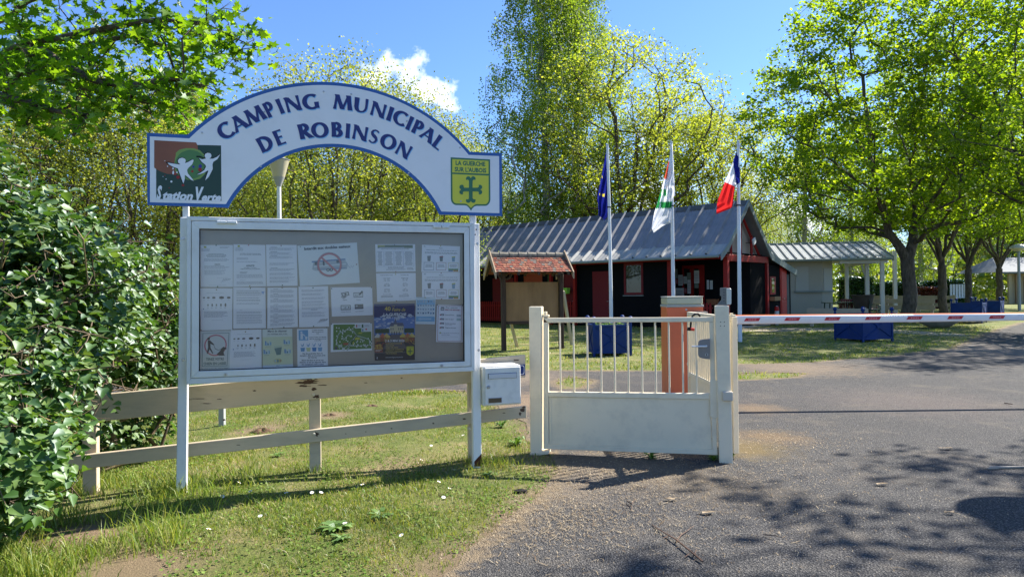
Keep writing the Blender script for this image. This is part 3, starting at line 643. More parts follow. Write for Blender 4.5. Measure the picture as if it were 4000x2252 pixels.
LET = [('C', zA, (322, 1068), (520, 950)), ('A', zA, (528, 940), (748, 822)), ('M', zA, (753, 818), (1042, 688)), ('P', zA, (1072, 687), (1200, 636)), ('I', zA, (1275, 622), (1335, 602)), ('N', zA, (1385, 597), (1618, 552)), ('G', zA, (1655, 553), (1912, 528)),
 ('M', zB, (222, 533), (530, 566)), ('U', zB, (560, 578), (790, 616)), ('N', zB, (832, 630), (1052, 702)), ('I', zB, (1100, 718), (1163, 742)), ('C', zB, (1192, 752), (1395, 838)), ('I', zB, (1420, 866), (1476, 893)), ('P', zB, (1518, 918), (1655, 988)), ('A', zB, (1650, 992), (1840, 1124)), ('L', zB, (1857, 1147), (1970, 1233)),
 ('D', zA, (968, 1270), (1178, 1180)), ('E', zA, (1225, 1152), (1365, 1104)), ('R', zA, (1600, 1045), (1800, 1012)), ('O', zA, (1790, 1015), (2066, 1008)), ('B', zA, (2120, 1000), (2300, 1005)), ('I', zA, (2343, 1018), (2405, 1026)), ('N', zB, (535, 1029), (762, 1082)), ('S', zB, (793, 1086), (950, 1133)), ('O', zB, (978, 1148), (1224, 1242)), ('N', zB, (1243, 1268), (1436, 1378))]
for ch, zf, a, b in LET:
    p, q = bp(zf(*a), AS), bp(zf(*b), AS); wd, strokes = GL[ch]; ux, uz = q[0]-p[0], q[1]-p[1]; W = math.hypot(ux, uz); ux /= W; uz /= W
    sx = W/wd
    def f(x, z, dx=0., dz=0.): return (p[0]+ux*x*sx-uz*z*CAPH+dx, p[1]+uz*x*sx+ux*z*CAPH+dz)
    m1, m2 = MB(), MB()
    for i, (pts, ws) in enumerate(strokes):
        ribbon(m1, pts, ws, f, AS-.0030-.00025*i); ribbon(m2, pts, ws, lambda x, z: f(x, z, .0042, -.0068), AS-.0014-.00015*i)
    lo = m1.build('letter', M_NAVY, sp); lo['label'] = 'navy letter ' + ch
    m2.build('letter_shadow', M_LBLUE, sp)
def text_on(mb, s, x, z, hgt_, y, width=None, bold=0., shear=0., align='l', rot=0., space=1.):
    """plain text, cap height hgt_, on an x-z plane"""
    v, f_, w = txt(s, bold, shear, space); k = hgt_/.70; kx = k if width is None else width/max(w, .01)
    ox = {'l': 0, 'c': -w*kx/2, 'r': -w*kx}[align]; c, sn = math.cos(rot), math.sin(rot)
    mb.add([(x+(a*kx+ox)*c-b*k*sn, y, z+(a*kx+ox)*sn+b*k*c) for a, b in v], f_)
# --- left logo
def Lp(pts, lay=0.): return [bp(zL(*q), AS) for q in pts]
YL = AS-.0016
lg = MB().flat(Lp([(225, 240), (1376, 264), (1383, 1243), (290, 1210), (250, 1205), (228, 1185)]), YL).build('logo_panel', mat('logo_dark_green', (.012, .045, .028), .4), nb); lg['label'] = 'dark green tourism emblem with two white dancing figures'
MB().flat(Lp([(194, 172), (935, 212), (958, 260), (968, 340), (940, 500), (840, 650), (700, 750), (590, 778), (430, 770), (300, 722), (215, 672), (192, 655)]), YL-.0004).build('orange_field', mat('logo_orange', (.30, .095, .045), .45, var=.35, vscale=3), lg)
def ellp(cx, cy, rx, ry, n=36, wv=0.): return Lp([(cx+rx*math.cos(k*6.2832/n)*(1+wv*math.sin(k*1.3)), cy+ry*math.sin(k*6.2832/n)*(1+wv*math.cos(k*1.7))) for k in range(n)])
MB().flat(Lp([(575, 440), (575, 395), (640, 340), (760, 312), (900, 318), (1000, 350), (1090, 440), (1130, 560), (1130, 680), (1090, 770), (1010, 850), (900, 880), (780, 870), (640, 800), (570, 720), (548, 600), (560, 500)]), YL-.0008).build('pale_green_disc', mat('logo_lime', (.20, .32, .07), .45), lg)
MB().flat(ellp(835, 600, 272, 255, 40, .012), YL-.0012).build('green_disc', mat('logo_green', (.075, .20, .06), .45), lg)
FIG1 = [(430, 570), (540, 588), (640, 602), (655, 600), (618, 570), (612, 530), (640, 495), (690, 482), (735, 498), (752, 525), (745, 565), (735, 580), (800, 555), (860, 520), (885, 515), (890, 540), (865, 600), (800, 660), (775, 700), (790, 760), (850, 830), (895, 895), (840, 870), (770, 810), (735, 785), (735, 860), (712, 938), (690, 890), (655, 790), (610, 670), (520, 640), (450, 600)]
FIG2 = [(985, 490), (1040, 510), (1095, 500), (1110, 495), (1085, 455), (1095, 415), (1140, 395), (1190, 405), (1208, 445), (1195, 480), (1170, 500), (1230, 500), (1300, 470), (1350, 430), (1362, 420), (1310, 510), (1240, 555), (1225, 600), (1230, 680), (1195, 750), (1160, 820), (1095, 885), (1120, 800), (1150, 720), (1145, 705), (1080, 745), (1000, 775), (950, 776), (1010, 750), (1080, 700), (1110, 640), (1100, 610), (1040, 560)]
def swell(poly, d):
    c = (sum(p[0] for p in poly)/len(poly), sum(p[1] for p in poly)/len(poly)); n = len(poly); ar = sum(poly[i][0]*poly[(i+1) % n][1]-poly[(i+1) % n][0]*poly[i][1] for i in range(n)); sg = 1 if ar > 0 else -1; r = []
    for i in range(n):
        a, b = poly[i-1], poly[(i+1) % n]; dx, dy = b[0]-a[0], b[1]-a[1]; l = math.hypot(dx, dy) or 1; r.append((poly[i][0]+sg*dy/l*d, poly[i][1]-sg*dx/l*d))
    return r
M_K = mat('ink_black', (.01, .01, .012), .5); M_LW = mat('logo_white', (.78, .79, .82), .45)
for fg in (FIG1, FIG2):
    MB().flat(Lp([(x-7, y-3) for x, y in swell(fg, 9)]), YL-.0018).build('figure_outline', M_K, lg); MB().flat(Lp(fg), YL-.0024).build('white_figure', M_LW, lg)
for (x0, y0, x1, y1) in ((405, 570, 620, 600), (940, 462, 1090, 492)): MB().flat(Lp([(x0, y0-14), (x0+60, y0-14), (x1, y1-4), (x1, y1+10), (x0+60, y0+14), (x0, y0+14)]), YL-.0021).build('figure_outline', M_K, lg)
for cx, cy, rx, ry, c in ((887, 642, 22, 20, 'b'), (1008, 632, 31, 32, 'b'), (868, 722, 22, 21, 'r'), (1003, 690, 33, 36, 'r'), (615, 825, 32, 28, 'r'), (560, 775, 25, 14, 'r'), (703, 968, 25, 20, 'r'), (460, 1015, 12, 8, 'r'), (383, 795, 12, 8, 'r'), (527, 672, 14, 18, 'w'), (530, 745, 15, 34, 'w'), (596, 740, 14, 14, 'w'), (497, 903, 19, 18, 'w'), (430, 633, 11, 11, 'w'), (383, 537, 8, 8, 'w'), (403, 859, 9, 9, 'w'), (350, 815, 6, 8, 'w')):
    MB().flat(ellp(cx, cy, rx, ry, 14, .06), YL-.0015).build('paint_splash', {'b': ink((.05, .04, .30)), 'r': ink((.33, .03, .03)), 'w': M_LW}[c], lg)
m = MB(); pS, pE = bp(zL(238, 1215), AS), bp(zL(1378, 1243), AS); sc_ = (pE[0]-pS[0])
def ltxt(s, x0, x1, ybase, hpx, bold=.022):
    a, b = bp(zL(x0, ybase), AS), bp(zL(x1, ybase+ (x1-x0)*.0215), AS); c = bp(zL(x0, ybase-hpx), AS)
    text_on(m, s, a[0], a[1], c[1]-a[1], YL-.0012, width=b[0]-a[0], bold=bold, shear=.32, rot=math.atan2(b[1]-a[1], b[0]-a[0]))
ltxt('S', 235, 335, 1207, 225, .05); ltxt('tation', 345, 880, 1215, 142, .044); ltxt('V', 930, 1075, 1232, 228, .05); ltxt('erte', 1035, 1378, 1238, 128, .044); m.build('lettering', M_LW, lg)
# --- town crest on the right
M_CG = mat('crest_green', (.035, .16, .075), .45); M_CY = mat('crest_yellow', (.66, .62, .045), .45)
def Cp(pts): return [bp(zC(*q), AS) for q in pts]
def shield(d):
    L_ = [(272+d, 247+d), (970-d, 285+d), (975-d, 980)]
    for k in range(9): a = k*math.pi/16; L_.append((880+(95-d)*math.cos(a), 985+(120-d)*math.sin(a)))
    L_ += [(735, 1104-d), (700, 1112-d), (660, 1145-d), (632, 1190-d*1.6), (600, 1140-d), (562, 1105-d), (530, 1095-d)]
    for k in range(9): a = math.pi/2+k*math.pi/16; L_.append((375+(98-d)*math.cos(a), 975+(116-d)*math.sin(a)))
    return L_
cr = MB().flat(Cp(shield(0)), YL).build('crest', M_CG, nb); cr['label'] = 'yellow and green town shield with flared cross'
MB().flat(Cp([(302, 279), (942, 311), (943, 541), (302, 515)]), YL-.0005).build('crest_field', M_CY, cr)
sh = [q for q in shield(29)]; MB().flat(Cp([(304, 543), (944, 571)]+sh[2:]), YL-.0005).build('crest_field', M_CY, cr)
m = MB()
for s, x0, x1, yb, h in (('LA GUERCHE', 360, 886, 381, 74), ("SUR L'AUBOIS", 343, 903, 493, 74)):
    a, b, c = bp(zC(x0, yb), AS), bp(zC(x1, yb+(x1-x0)*.044), AS), bp(zC(x0, yb-h), AS)
    text_on(m, s, a[0], a[1], c[1]-a[1], YL-.001, width=b[0]-a[0], bold=.04, rot=math.atan2(b[1]-a[1], b[0]-a[0]))
m.build('lettering', M_CG, cr)
m = MB(); cc = (628, 818); i_ = 0
for ax, ay, ln in ((0, -1, 205), (0, 1, 205), (1, 0, 172), (-1, 0, 172)):
    n_ = (-ay, ax); w_ = 33
    m.flat(Cp([(cc[0]+n_[0]*w_-ax*w_, cc[1]+n_[1]*w_*1-ay*w_), (cc[0]-n_[0]*w_-ax*w_, cc[1]-n_[1]*w_-ay*w_), (cc[0]+ax*ln-n_[0]*w_, cc[1]+ay*ln-n_[1]*w_), (cc[0]+ax*ln+n_[0]*w_, cc[1]+ay*ln+n_[1]*w_)]), YL-.001-.0002*i_); i_ += 1
    for sg in (-1, 1):
        c0 = (cc[0]+ax*(ln-12)+n_[0]*44*sg, cc[1]+ay*(ln-12)+n_[1]*44*sg)
        m.flat(Cp([(c0[0]+42*math.cos(k*.393), c0[1]+42*math.sin(k*.393)) for k in range(16)]), YL-.001-.0002*i_); i_ += 1
m.build('cross', M_CG, cr)
m = MB(); i_ = 0
for ax, ay, ln in ((0, -1, 205), (0, 1, 205), (1, 0, 172), (-1, 0, 172)):
    n_ = (-ay, ax)
    for sg in (-1, 1):
        c0 = (cc[0]+ax*(ln-56)+n_[0]*60*sg, cc[1]+ay*(ln-56)+n_[1]*60*sg); m.flat(Cp([(c0[0]+25*math.cos(k*.52), c0[1]+25*math.sin(k*.52)) for k in range(12)]), YL-.0032-.0002*i_)
m.build('cross_notch', M_CY, cr)
# ------------------------------------------------------------------ notices in the case
class Paper:
    N = 0
    def __init__(s, label, cs, base=(.93, .91, .95), cat='notice', off=None):
        Paper.N += 1; s.y = BK-.0016-.0011*(Paper.N % 12)
        s.c = [bp(z2(*q), s.y) for q in cs]          # TL TR BR BL
        s.w = math.hypot(s.c[1][0]-s.c[0][0], s.c[1][1]-s.c[0][1]); s.h = math.hypot(s.c[3][0]-s.c[0][0], s.c[3][1]-s.c[0][1])
        cx, cz = s.m(.5, .5); s.cen = (cx, cz); w = B.o+B.u*cx+B.n*s.y+Vector((0, 0, cz)); s.loc = w
        m = MB(); m.prism([s.m(0, 0), s.m(1, 0), s.m(1, 1), s.m(0, 1)], 0, .0004)
        m.v = [(a-cx, b, c-cz) for a, b, c in m.v]
        s.o = m.build('notice', mat('paper_%d_%d_%d' % tuple(int(c*99) for c in base), base, .55, var=.04, vscale=6)); s.o.location = w; s.o.rotation_euler = (0, 0, B.ang)
        tag(s.o, label, cat, 'notices pinned inside the glazed case'); s.L = {}; s.lay = 0
    def m(s, a, b):
        (ax, az), (bx, bz), (cx, cz), (dx, dz) = s.c
        x0, z0 = ax+(bx-ax)*a, az+(bz-az)*a; x1, z1_ = dx+(cx-dx)*a, dz+(cz-dz)*a
        return (x0+(x1-x0)*b, z0+(z1_-z0)*b)
    def _mb(s, col, lay):
        k = (col, lay)
        if k not in s.L: s.L[k] = MB()
        return s.L[k]
    def poly(s, col, pts, lay=1):
        q = [s.m(*p) for p in pts]; s._mb(col, lay).flat([(a-s.cen[0], b-s.cen[1]) for a, b in q], -.00045*lay)
    def rect(s, col, a0, b0, a1, b1_, lay=1): s.poly(col, [(a0, b0), (a1, b0), (a1, b1_), (a0, b1_)], lay)
    def disc(s, col, a, b, r, lay=1, n=18, ry=None):
        asp = s.w/s.h; ry = ry if ry else r*asp; s.poly(col, [(a+r*math.cos(k*6.2832/n), b+ry*math.sin(k*6.2832/n)) for k in range(n)], lay)
    def ring(s, col, a, b, r, w, lay=2, n=28):
        asp = s.w/s.h
        for k in range(n):
            t0, t1 = k*6.2832/n, (k+1)*6.2832/n; s.poly(col, [(a+rr*math.cos(t), b+rr*math.sin(t)*asp) for rr, t in ((r, t0), (r, t1), (r-w, t1), (r-w, t0))], lay)
    def text(s, col, st_, a, b, h, width=None, bold=.0, align='c', lay=2, shear=0.):
        """h and width as fractions of the paper's height and width; b is the baseline"""
        v, f_, w = txt(st_, bold, shear); k = h/.70; kx = (k*s.h/s.w) if width is None else width/max(w, .01); ox = {'l': 0, 'c': -w*kx/2, 'r': -w*kx}[align]
        q = [s.m(a+x*kx+ox, b-y*k) for x, y in v]; s._mb(col, lay).add([(x-s.cen[0], -.00045*lay, z-s.cen[1]) for x, z in q], f_)
    def lines(s, a0, a1, b0, b1_, n, col=(.30, .30, .36), jag=.25, th=.35, lay=1, center=False):
        """rows of print too small to read"""
        dz = (b1_-b0)/max(n, 1)
        for i in range(n):
            L_ = (a1-a0)*(1-jag*random.random()); x = a0+((a1-a0)-L_)/2 if center else a0; b = b0+i*dz; k = x
            while k < x+L_-.01:
                w = random.uniform(.03, .12)*(a1-a0); s.rect(col, k, b, min(k+w, x+L_), b+dz*th, lay); k += w+.012*(a1-a0)
    def pins(s, pts):
        for (x, y, c) in pts:
            u, z = bp(z2(x, y), s.y-.004); m = MB(); m.lathe([(.0045, 0), (.0045, .002), (.003, .005)], n=8)
            o = m.build('drawing_pin', ink(c), s.o); o.location = (u-s.cen[0], -.004, z-s.cen[1]); o.rotation_euler = (math.pi/2, 0, 0)
    def done(s):
        for (col, lay), mb in s.L.items(): mb.build('print', ink(col), s.o)
K = (.10, .10, .13); GY = (.30, .30, .36); RD = (.50, .04, .05); GN = (.05, .13, .07); YW = (.55, .45, .10); TN = (.40, .27, .15)
def bug(p, x, y, s, col, up=False):
    asp = p.w/p.h
    rx, ry = (s*.5, s*.28*asp) if not up else (s*.25, s*.55*asp)
    p.poly(col, [(x+rx*math.cos(k*.6283), y+ry*math.sin(k*.6283)) for k in range(10)], 1)
    for sg in (-1, 1):
        for q in (-.6, 0, .6):
            if up: p.poly(col, [(x, y+q*ry*.8), (x+sg*s*.5, y+q*ry*1.5), (x, y+q*ry*.8+.004)], 1)
            else: p.poly(col, [(x+q*rx, y), (x+q*rx*1.5, y+sg*s*.45*asp), (x+q*rx+.006, y)], 1)
p = Paper('typed council order, top left corner of the case, yellow crest and signature at its foot', [(175, 228), (450, 228), (450, 580), (180, 580)])
p.rect((.50, .47, .08), .11, .03, .19, .075); p.lines(.03, .3, .09, .16, 4, center=True, jag=.4); p.lines(.6, .92, .05, .08, 2, K); p.lines(.18, .8, .21, .31, 4, K, center=True); p.lines(.12, .9, .33, .40, 3)
p.text(K, 'ARRETE', .52, .475, .026, bold=.02); p.rect(K, .43, .485, .61, .489); p.lines(.12, .9, .50, .58, 3); p.lines(.12, .8, .60, .72, 5); p.lines(.5, .9, .78, .79, 1)
for k in range(5): p.poly(K, [(.62+.06*k, .92-.02*k), (.72+.05*k, .80), (.725+.05*k, .81)], 2)
p.lines(.25, .85, .955, .965, 1); p.pins([(310, 231, GN), (322, 577, GN)]); p.done()
p = Paper('typed order with bold ARRETE heading, second sheet of the top row', [(455, 222), (722, 228), (728, 575), (453, 580)])
p.rect((.50, .47, .08), .13, .02, .20, .065); p.lines(.03, .33, .08, .16, 4, center=True, jag=.4); p.lines(.18, .88, .21, .26, 2, K, center=True); p.lines(.1, .5, .32, .37, 2); p.lines(.1, .88, .40, .43, 2)
p.text(K, 'ARRETE', .52, .52, .036, bold=.03); p.text(K, 'RÈGLEMENT INTÉRIEUR', .52, .56, .018, bold=.01); p.text(K, 'CAMPING MUNICIPAL DE ROBINSON', .52, .59, .018, bold=.01); p.lines(.2, .45, .65, .70, 2, K); p.lines(.1, .92, .71, .80, 5, jag=.05); p.lines(.2, .42, .84, .85, 1, K); p.lines(.1, .92, .88, .95, 4, jag=.05); p.pins([(582, 230, (.5, .05, .05)), (592, 571, YW)]); p.done()
p = Paper('typed sheet of numbered paragraphs, third of the top row beside the caravan sign', [(728, 225), (985, 228), (993, 570), (733, 575)])
for b in (.06, .17, .26, .42, .56, .66, .76, .84): p.lines(.1, .92, b+.02, b+.08, 4, jag=.3)
for b in (.06, .17, .26, .56): p.rect(K, .14, b, .36, b+.008)
p.pins([(855, 234, (.25, .05, .06)), (866, 565, GN)]); p.done()
p = Paper('large tilted laminated sign, Interdit aux doubles essieux, with a crossed-out caravan', [(990, 235), (1490, 207), (1515, 545), (1012, 575)], (.86, .87, .88))
p.text(K, 'Interdit aux doubles essieux', .50, .115, .062, width=.78, bold=.055); CB = (.18, .27, .48); CG = (.50, .53, .58)
p.poly(CG, [(.24, .44), (.78, .42), (.82, .52), (.80, .64), (.27, .64), (.22, .60)]); p.poly((.74, .76, .78), [(.25, .52), (.79, .50), (.79, .53), (.25, .55)], 2); p.poly(CB, [(.22, .40), (.78, .38), (.79, .415), (.22, .435)], 3); p.rect(K, .265, .42, .33, .50, 4); p.rect(K, .63, .41, .70, .48, 4); p.rect(K, .40, .41, .43, .52, 4); p.rect(CB, .30, .60, .79, .615, 3)
for x in (.48, .535): p.disc(K, x, .635, .028, 4); p.disc((.6, .6, .6), x, .635, .014, 5)
for k in range(7): p.rect((.35, .38, .45), .82+.015*k, .56+.02*(k % 3), .83+.015*k, .58+.02*(k % 3), 2)
p.ring((.62, .22, .25), .51, .51, .205, .032, 6); p.poly((.62, .22, .25), [(.375, .34), (.40, .31), (.645, .685), (.62, .715)], 7); p.ring(K, .51, .51, .212, .004, 6)
p.pins([(1016, 243, (.35, .38, .38)), (1487, 391, (.3, .05, .06))]); p.done()
def insects(label, cs, pins):
    p = Paper(label, cs); p.lines(.2, .86, .11, .12, 1, K)
    for x, s in ((.12, .07), (.25, .09), (.42, .11), (.66, .16), (.88, .12)): bug(p, x, .225, s, (.16, .13, .12)); p.rect(GY, x-.03, .28, x+.03, .284)
    for x, s in ((.24, .07), (.37, .09), (.50, .07), (.64, .09), (.78, .11)): bug(p, x, .40, s, (.20, .17, .15), True); p.lines(x-.04, x+.04, .455, .49, 2, GY)
    p.disc((.10, .16, .42), .10, .49, .018); p.lines(.12, .88, .56, .70, 6); p.lines(.35, .72, .76, .77, 1); p.pins(pins); p.done()
insects('white sheet with two rows of insect pictures, left end of the middle row', [(173, 590), (448, 590), (445, 940), (180, 945)], [(313, 603, TN)])
p = Paper('dense typed page with a bluish corner, second sheet of the middle row', [(453, 583), (723, 585), (727, 925), (453, 930)])
for b in (.07, .12, .17, .24, .30, .38): p.lines(.1, .92, b, b+.035, 3, K if b in (.12, .30) else GY, jag=.2)
p.lines(.2, .3, .55, .56, 1, K)
for b in (.59, .66, .72, .78, .84): p.lines(.1, .92, b, b+.045, 4, jag=.12)
p.poly((.35, .45, .70), [(.86, .10), (.97, .09), (.93, .17)], 2); p.pins([(597, 590, GN), (583, 931, TN)]); p.done()
p = Paper('dense typed page below the third top-row sheet, third of the middle row', [(740, 585), (990, 585), (995, 915), (738, 928)])
for b in (.06, .18, .30, .44, .55, .68, .78, .88): p.lines(.1, .92, b, b+.075, 6, jag=.15); p.rect(K, .2, b-.025, .36, b-.018)
p.pins([(863, 587, TN), (783, 929, TN), (877, 918, GN)]); p.done()
p = Paper('typed page with a scrawled signature at bottom right, last of the middle row', [(1000, 578), (1248, 572), (1257, 912), (1005, 918)])
for b in (.07, .16, .26, .35, .42, .5, .62, .69): p.lines(.1, .92, b+.01, b+.065, 5, jag=.25)
for k in range(6): p.poly(K, [(.58+.05*k, .93-.01*k), (.74+.045*k, .80), (.745+.045*k, .815)], 2)
p.rect(K, .4, .57, .62, .578); p.pins([(1122, 587, GN), (1127, 909, GN)]); p.done()
p = Paper('dog on a lead sign, TENEZ VOTRE CHIEN EN LAISSE, bottom left corner of the case', [(178, 950), (440, 945), (418, 1280), (172, 1285)], (.76, .76, .76))
fr = (.28, .33, .36)
for a in ((.07, .05, .93, .065), (.07, .87, .93, .885), (.07, .05, .09, .885), (.91, .05, .93, .885)): p.rect(fr, *a)
p.ring((.62, .22, .27), .50, .36, .37, .045, 2, 32); DK = (.13, .11, .10)
p.disc(DK, .27, .19, .045, 3); p.poly(DK, [(.24, .23), (.31, .23), (.46, .34), (.45, .36), (.33, .32), (.34, .42), (.44, .56), (.41, .57), (.31, .46), (.26, .57), (.22, .56), (.26, .40)], 3)
p.poly(DK, [(.44, .34), (.50, .44), (.60, .48), (.72, .44), (.725, .45), (.60, .492), (.49, .45), (.435, .345)], 4)
p.poly(DK, [(.58, .60), (.55, .58), (.60, .55), (.66, .50), (.70, .44), (.76, .40), (.84, .42), (.88, .45), (.80, .48), (.78, .54), (.80, .60), (.84, .62), (.64, .62)], 3)
p.text((.20, .25, .28), 'TENEZ VOTRE', .5, .735, .062, width=.60, bold=.045); p.text((.20, .25, .28), 'CHIEN EN LAISSE', .5, .845, .062, width=.76, bold=.045)
p.text(K, 'Les chiens doivent être tenus en laisse', .5, .945, .018, width=.9, bold=.02, shear=.3); p.text(K, 'dans le camping.', .5, .985, .018, width=.42, bold=.02, shear=.3); p.pins([(183, 942, TN)]); p.done()
insects('second insect sheet, bottom row between the dog sign and the yellow poster', [(435, 940), (690, 935), (692, 1258), (420, 1275)], [(556, 955, TN)])
p = Paper('yellow and blue poster about packaging, Merci de déposer', [(697, 935), (948, 930), (955, 1250), (700, 1262)], (.72, .74, .55))
p.rect((.78, .79, .74), 0, 0, 1, .20); p.text(K, 'Merci de déposer', .5, .075, .05, width=.64, bold=.02); p.text(K, 'vos emballages dans ce bac', .5, .14, .036, width=.66, bold=.01); p.lines(.14, .88, .16, .17, 1, K)
B1, B2, B3 = (.20, .35, .60), (.45, .58, .72), (.15, .28, .38)
for (x, y) in ((.18, .36), (.80, .34), (.13, .58), (.82, .58)):
    for k in range(5): p.rect((B1, B2, B3, (.62, .70, .74), (.30, .48, .66))[k], x-.10+.042*k, y-.06+.03*((k*7) % 3), x-.055+.042*k, y+.05+.01*(k % 2), 2)
    p.rect(K, x-.08, y+.085, x+.09, y+.09, 2)
p.poly((.60, .66, .52), [(.38, .44), (.62, .42), (.64, .47), (.40, .50)], 2); p.poly((.18, .27, .28), [(.39, .50), (.64, .46), (.60, .66), (.46, .67)], 2); p.disc((.62, .60, .32), .50, .82, .14, 2, ry=.06); p.disc(B3, .5, .82, .03, 3, ry=.04); p.disc(B2, .42, .82, .03, 3, ry=.03); p.disc((.50, .34, .25), .58, .82, .03, 3, ry=.03)
p.rect((.72, .76, .82), .0, .92, 1, 1, 2); p.text(B3, 'MERCI', .5, .955, .02, bold=.02, lay=3); p.pins([(783, 931, TN)]); p.done()
p = Paper('blue litter-bin notice with bold text, Pas de poubelles dans le camping', [(988, 932), (1243, 925), (1247, 1250), (992, 1252)])
p.rect((.22, .42, .66), .05, .03, .36, .30); W8 = (.75, .78, .84); p.disc(W8, .14, .09, .035, 3); p.poly(W8, [(.11, .12), (.18, .12), (.27, .18), (.26, .20), (.19, .16), (.19, .27), (.11, .27)], 3); p.poly(W8, [(.26, .20), (.34, .20), (.33, .28), (.27, .28)], 4)
for i, s_t in enumerate(('Le camping est propre,', 'Merci de respecter les', 'lieux.')): p.text(K, s_t, .68, .05+.045*i, .022, bold=.03)
for i, s_t in enumerate(('Pensez à jeter vos déchets', 'dans les poubelles prévues', 'à cet effet.')): p.text(K, s_t, .68, .235+.042*i, .022, width=(.56, .56, .22)[i], bold=.03)
for i, c in enumerate(((.16, .35, .60), (.62, .62, .34), (.06, .22, .52), (.24, .42, .66))): x = .10+.19*i; p.poly(c, [(x, .49), (x+.15, .49), (x+.13, .59), (x+.02, .59)], 2); p.poly((.25, .40, .60), [(x+.01, .37), (x+.06, .44), (x+.13, .36), (x+.10, .46), (x+.04, .46)], 2)
for i, (s_t, w_) in enumerate((('Pas de poubelles dans le', .66), ('camping, elles se trouvent près', .84), ("de l'entrée.", .30))): p.text(K, s_t, .5, .66+.052*i, .032, width=w_, bold=.03)
for i, (s_t, w_) in enumerate((('Merci de faire le tri de vos', .72), ('déchets et de les déposer dans', .86), ('les containers mis à votre', .72))): p.text(K, s_t, .5, .835+.052*i, .032, width=w_, bold=.03)
p.pins([(1237, 920, GN)]); p.done()
p = Paper('payment sheet with icons of cash, cheque, voucher and bank card', [(1270, 583), (1618, 580), (1625, 815), (1280, 828)])
q_ = (.17, .17, .18)
for r_ in ((.24, .17, .42, .30),): p.poly(q_, [(.24, .20), (.42, .15), (.44, .28), (.27, .33)]); p.poly((.7, .7, .72), [(.27, .215), (.405, .178), (.42, .265), (.285, .30)], 2); p.disc(q_, .345, .24, .025, 3)
for x, y in ((.27, .33), (.30, .36), (.34, .33)): p.disc(q_, x, y, .025, 3); p.disc((.6, .6, .62), x, y, .015, 4)
p.rect(q_, .54, .19, .77, .36); p.rect((.76, .76, .78), .55, .21, .76, .34, 2); p.poly(q_, [(.57, .30), (.60, .26), (.62, .30), (.66, .27), (.66, .28), (.62, .315), (.60, .28), (.575, .31)], 3); p.poly(q_, [(.66, .27), (.74, .13), (.78, .16), (.69, .29)], 4)
p.rect(q_, .22, .62, .46, .79); p.rect((.76, .76, .78), .235, .645, .445, .765, 2); p.poly(q_, [(.27, .67), (.31, .70), (.37, .67), (.33, .73)], 3); p.disc(q_, .41, .70, .018, 3); p.rect(q_, .27, .745, .41, .752, 3)
p.rect(q_, .56, .60, .77, .77); p.rect((.7, .7, .7), .59, .64, .63, .68, 2)
for k in range(4): p.rect((.7, .7, .7), .59+.04*k, .71, .62+.04*k, .72, 2)
for s_t, x, y in (('Espèces', .33, .455), ('Chèques', .66, .455), ('Chèques-Vacances', .34, .865), ('Carte Bancaire', .67, .865)): p.text(q_, s_t, x, y, .032, bold=.01)
p.pins([(1278, 593, K), (1612, 583, K)]); p.done()
p = Paper('green campsite map with white pitches and grey lanes', [(1272, 885), (1615, 880), (1617, 1110), (1270, 1125)])
p.rect((.13, .24, .055), .06, .04, .985, .93); LN = (.42, .47, .42)
def road_(pts, w=.012):
    for (a, b), (c, d) in zip(pts[:-1], pts[1:]):
        dx, dy = c-a, d-b; l = math.hypot(dx, dy) or 1; nx_, ny_ = -dy/l*w, dx/l*w*1.5; p.poly(LN, [(a+nx_, b+ny_), (c+nx_, d+ny_), (c-nx_, d-ny_), (a-nx_, b-ny_)], 2)
road_([(.22, .9), (.13, .62), (.20, .34), (.42, .22), (.56, .30), (.62, .45), (.50, .62), (.40, .80), (.32, .88), (.22, .82)]); road_([(.62, .45), (.78, .52), (.93, .60), (.95, .80), (.70, .82), (.42, .80)]); road_([(.30, .6), (.42, .42), (.5, .5)]); road_([(.40, .88), (.40, .97), (.46, .8)])
random.seed(5)
for k in range(64):
    x, y = (random.uniform(.12, .56), random.uniform(.10, .80)) if k < 38 else (random.uniform(.60, .95), random.uniform(.50, .84)); p.rect((.70, .72, .70), x, y, x+.028, y+.045, 3); p.disc((.045, .11, .03), x+.045, y+.01, .011, 3, 8)
for k in range(26): x, y = .62-.2*k/26, .42+.42*k/26; p.disc((.03, .08, .02), x+(.02 if k % 2 else -.02), y, .012, 4, 8)
p.rect((.45, .10, .06), .30, .70, .42, .77, 4); p.rect((.60, .55, .08), .58, .52, .70, .60, 4); p.rect((.60, .55, .08), .67, .34, .76, .38, 4); p.rect((.60, .55, .08), .53, .66, .56, .76, 4)
p.rect((.72, .72, .74), .58, .04, .985, .19, 4); p.rect((.72, .72, .74), .74, .19, .985, .32, 4); p.rect((.40, .08, .08), .61, .06, .64, .15, 5); p.rect(GN, .75, .05, .79, .17, 5); p.disc((.55, .08, .08), .86, .23, .022, 5); p.rect((.1, .2, .45), .76, .22, .79, .30, 5); p.lines(.66, .73, .07, .15, 3, GY, lay=5); p.lines(.82, .96, .07, .15, 3, GY, lay=5)
p.rect(K, .10, .82, .16, .92, 5); p.rect((.7, .7, .7), .27, .88, .34, .95, 5); p.lines(.06, .85, .955, .97, 1, GY); p.pins([(1277, 891, K), (1608, 882, K)]); p.done()
random.seed(9)
p = Paper('timetable sheet with four boxed columns under a photo strip', [(1643, 222), (1978, 222), (1983, 450), (1650, 455)])
p.rect((.16, .18, .10), .06, .03, .94, .14); p.rect((.45, .42, .12), .06, .03, .24, .09, 2); p.rect((.55, .56, .60), .1, .11, .72, .15, 3); p.lines(.1, .9, .16, .20, 2, K, center=True)
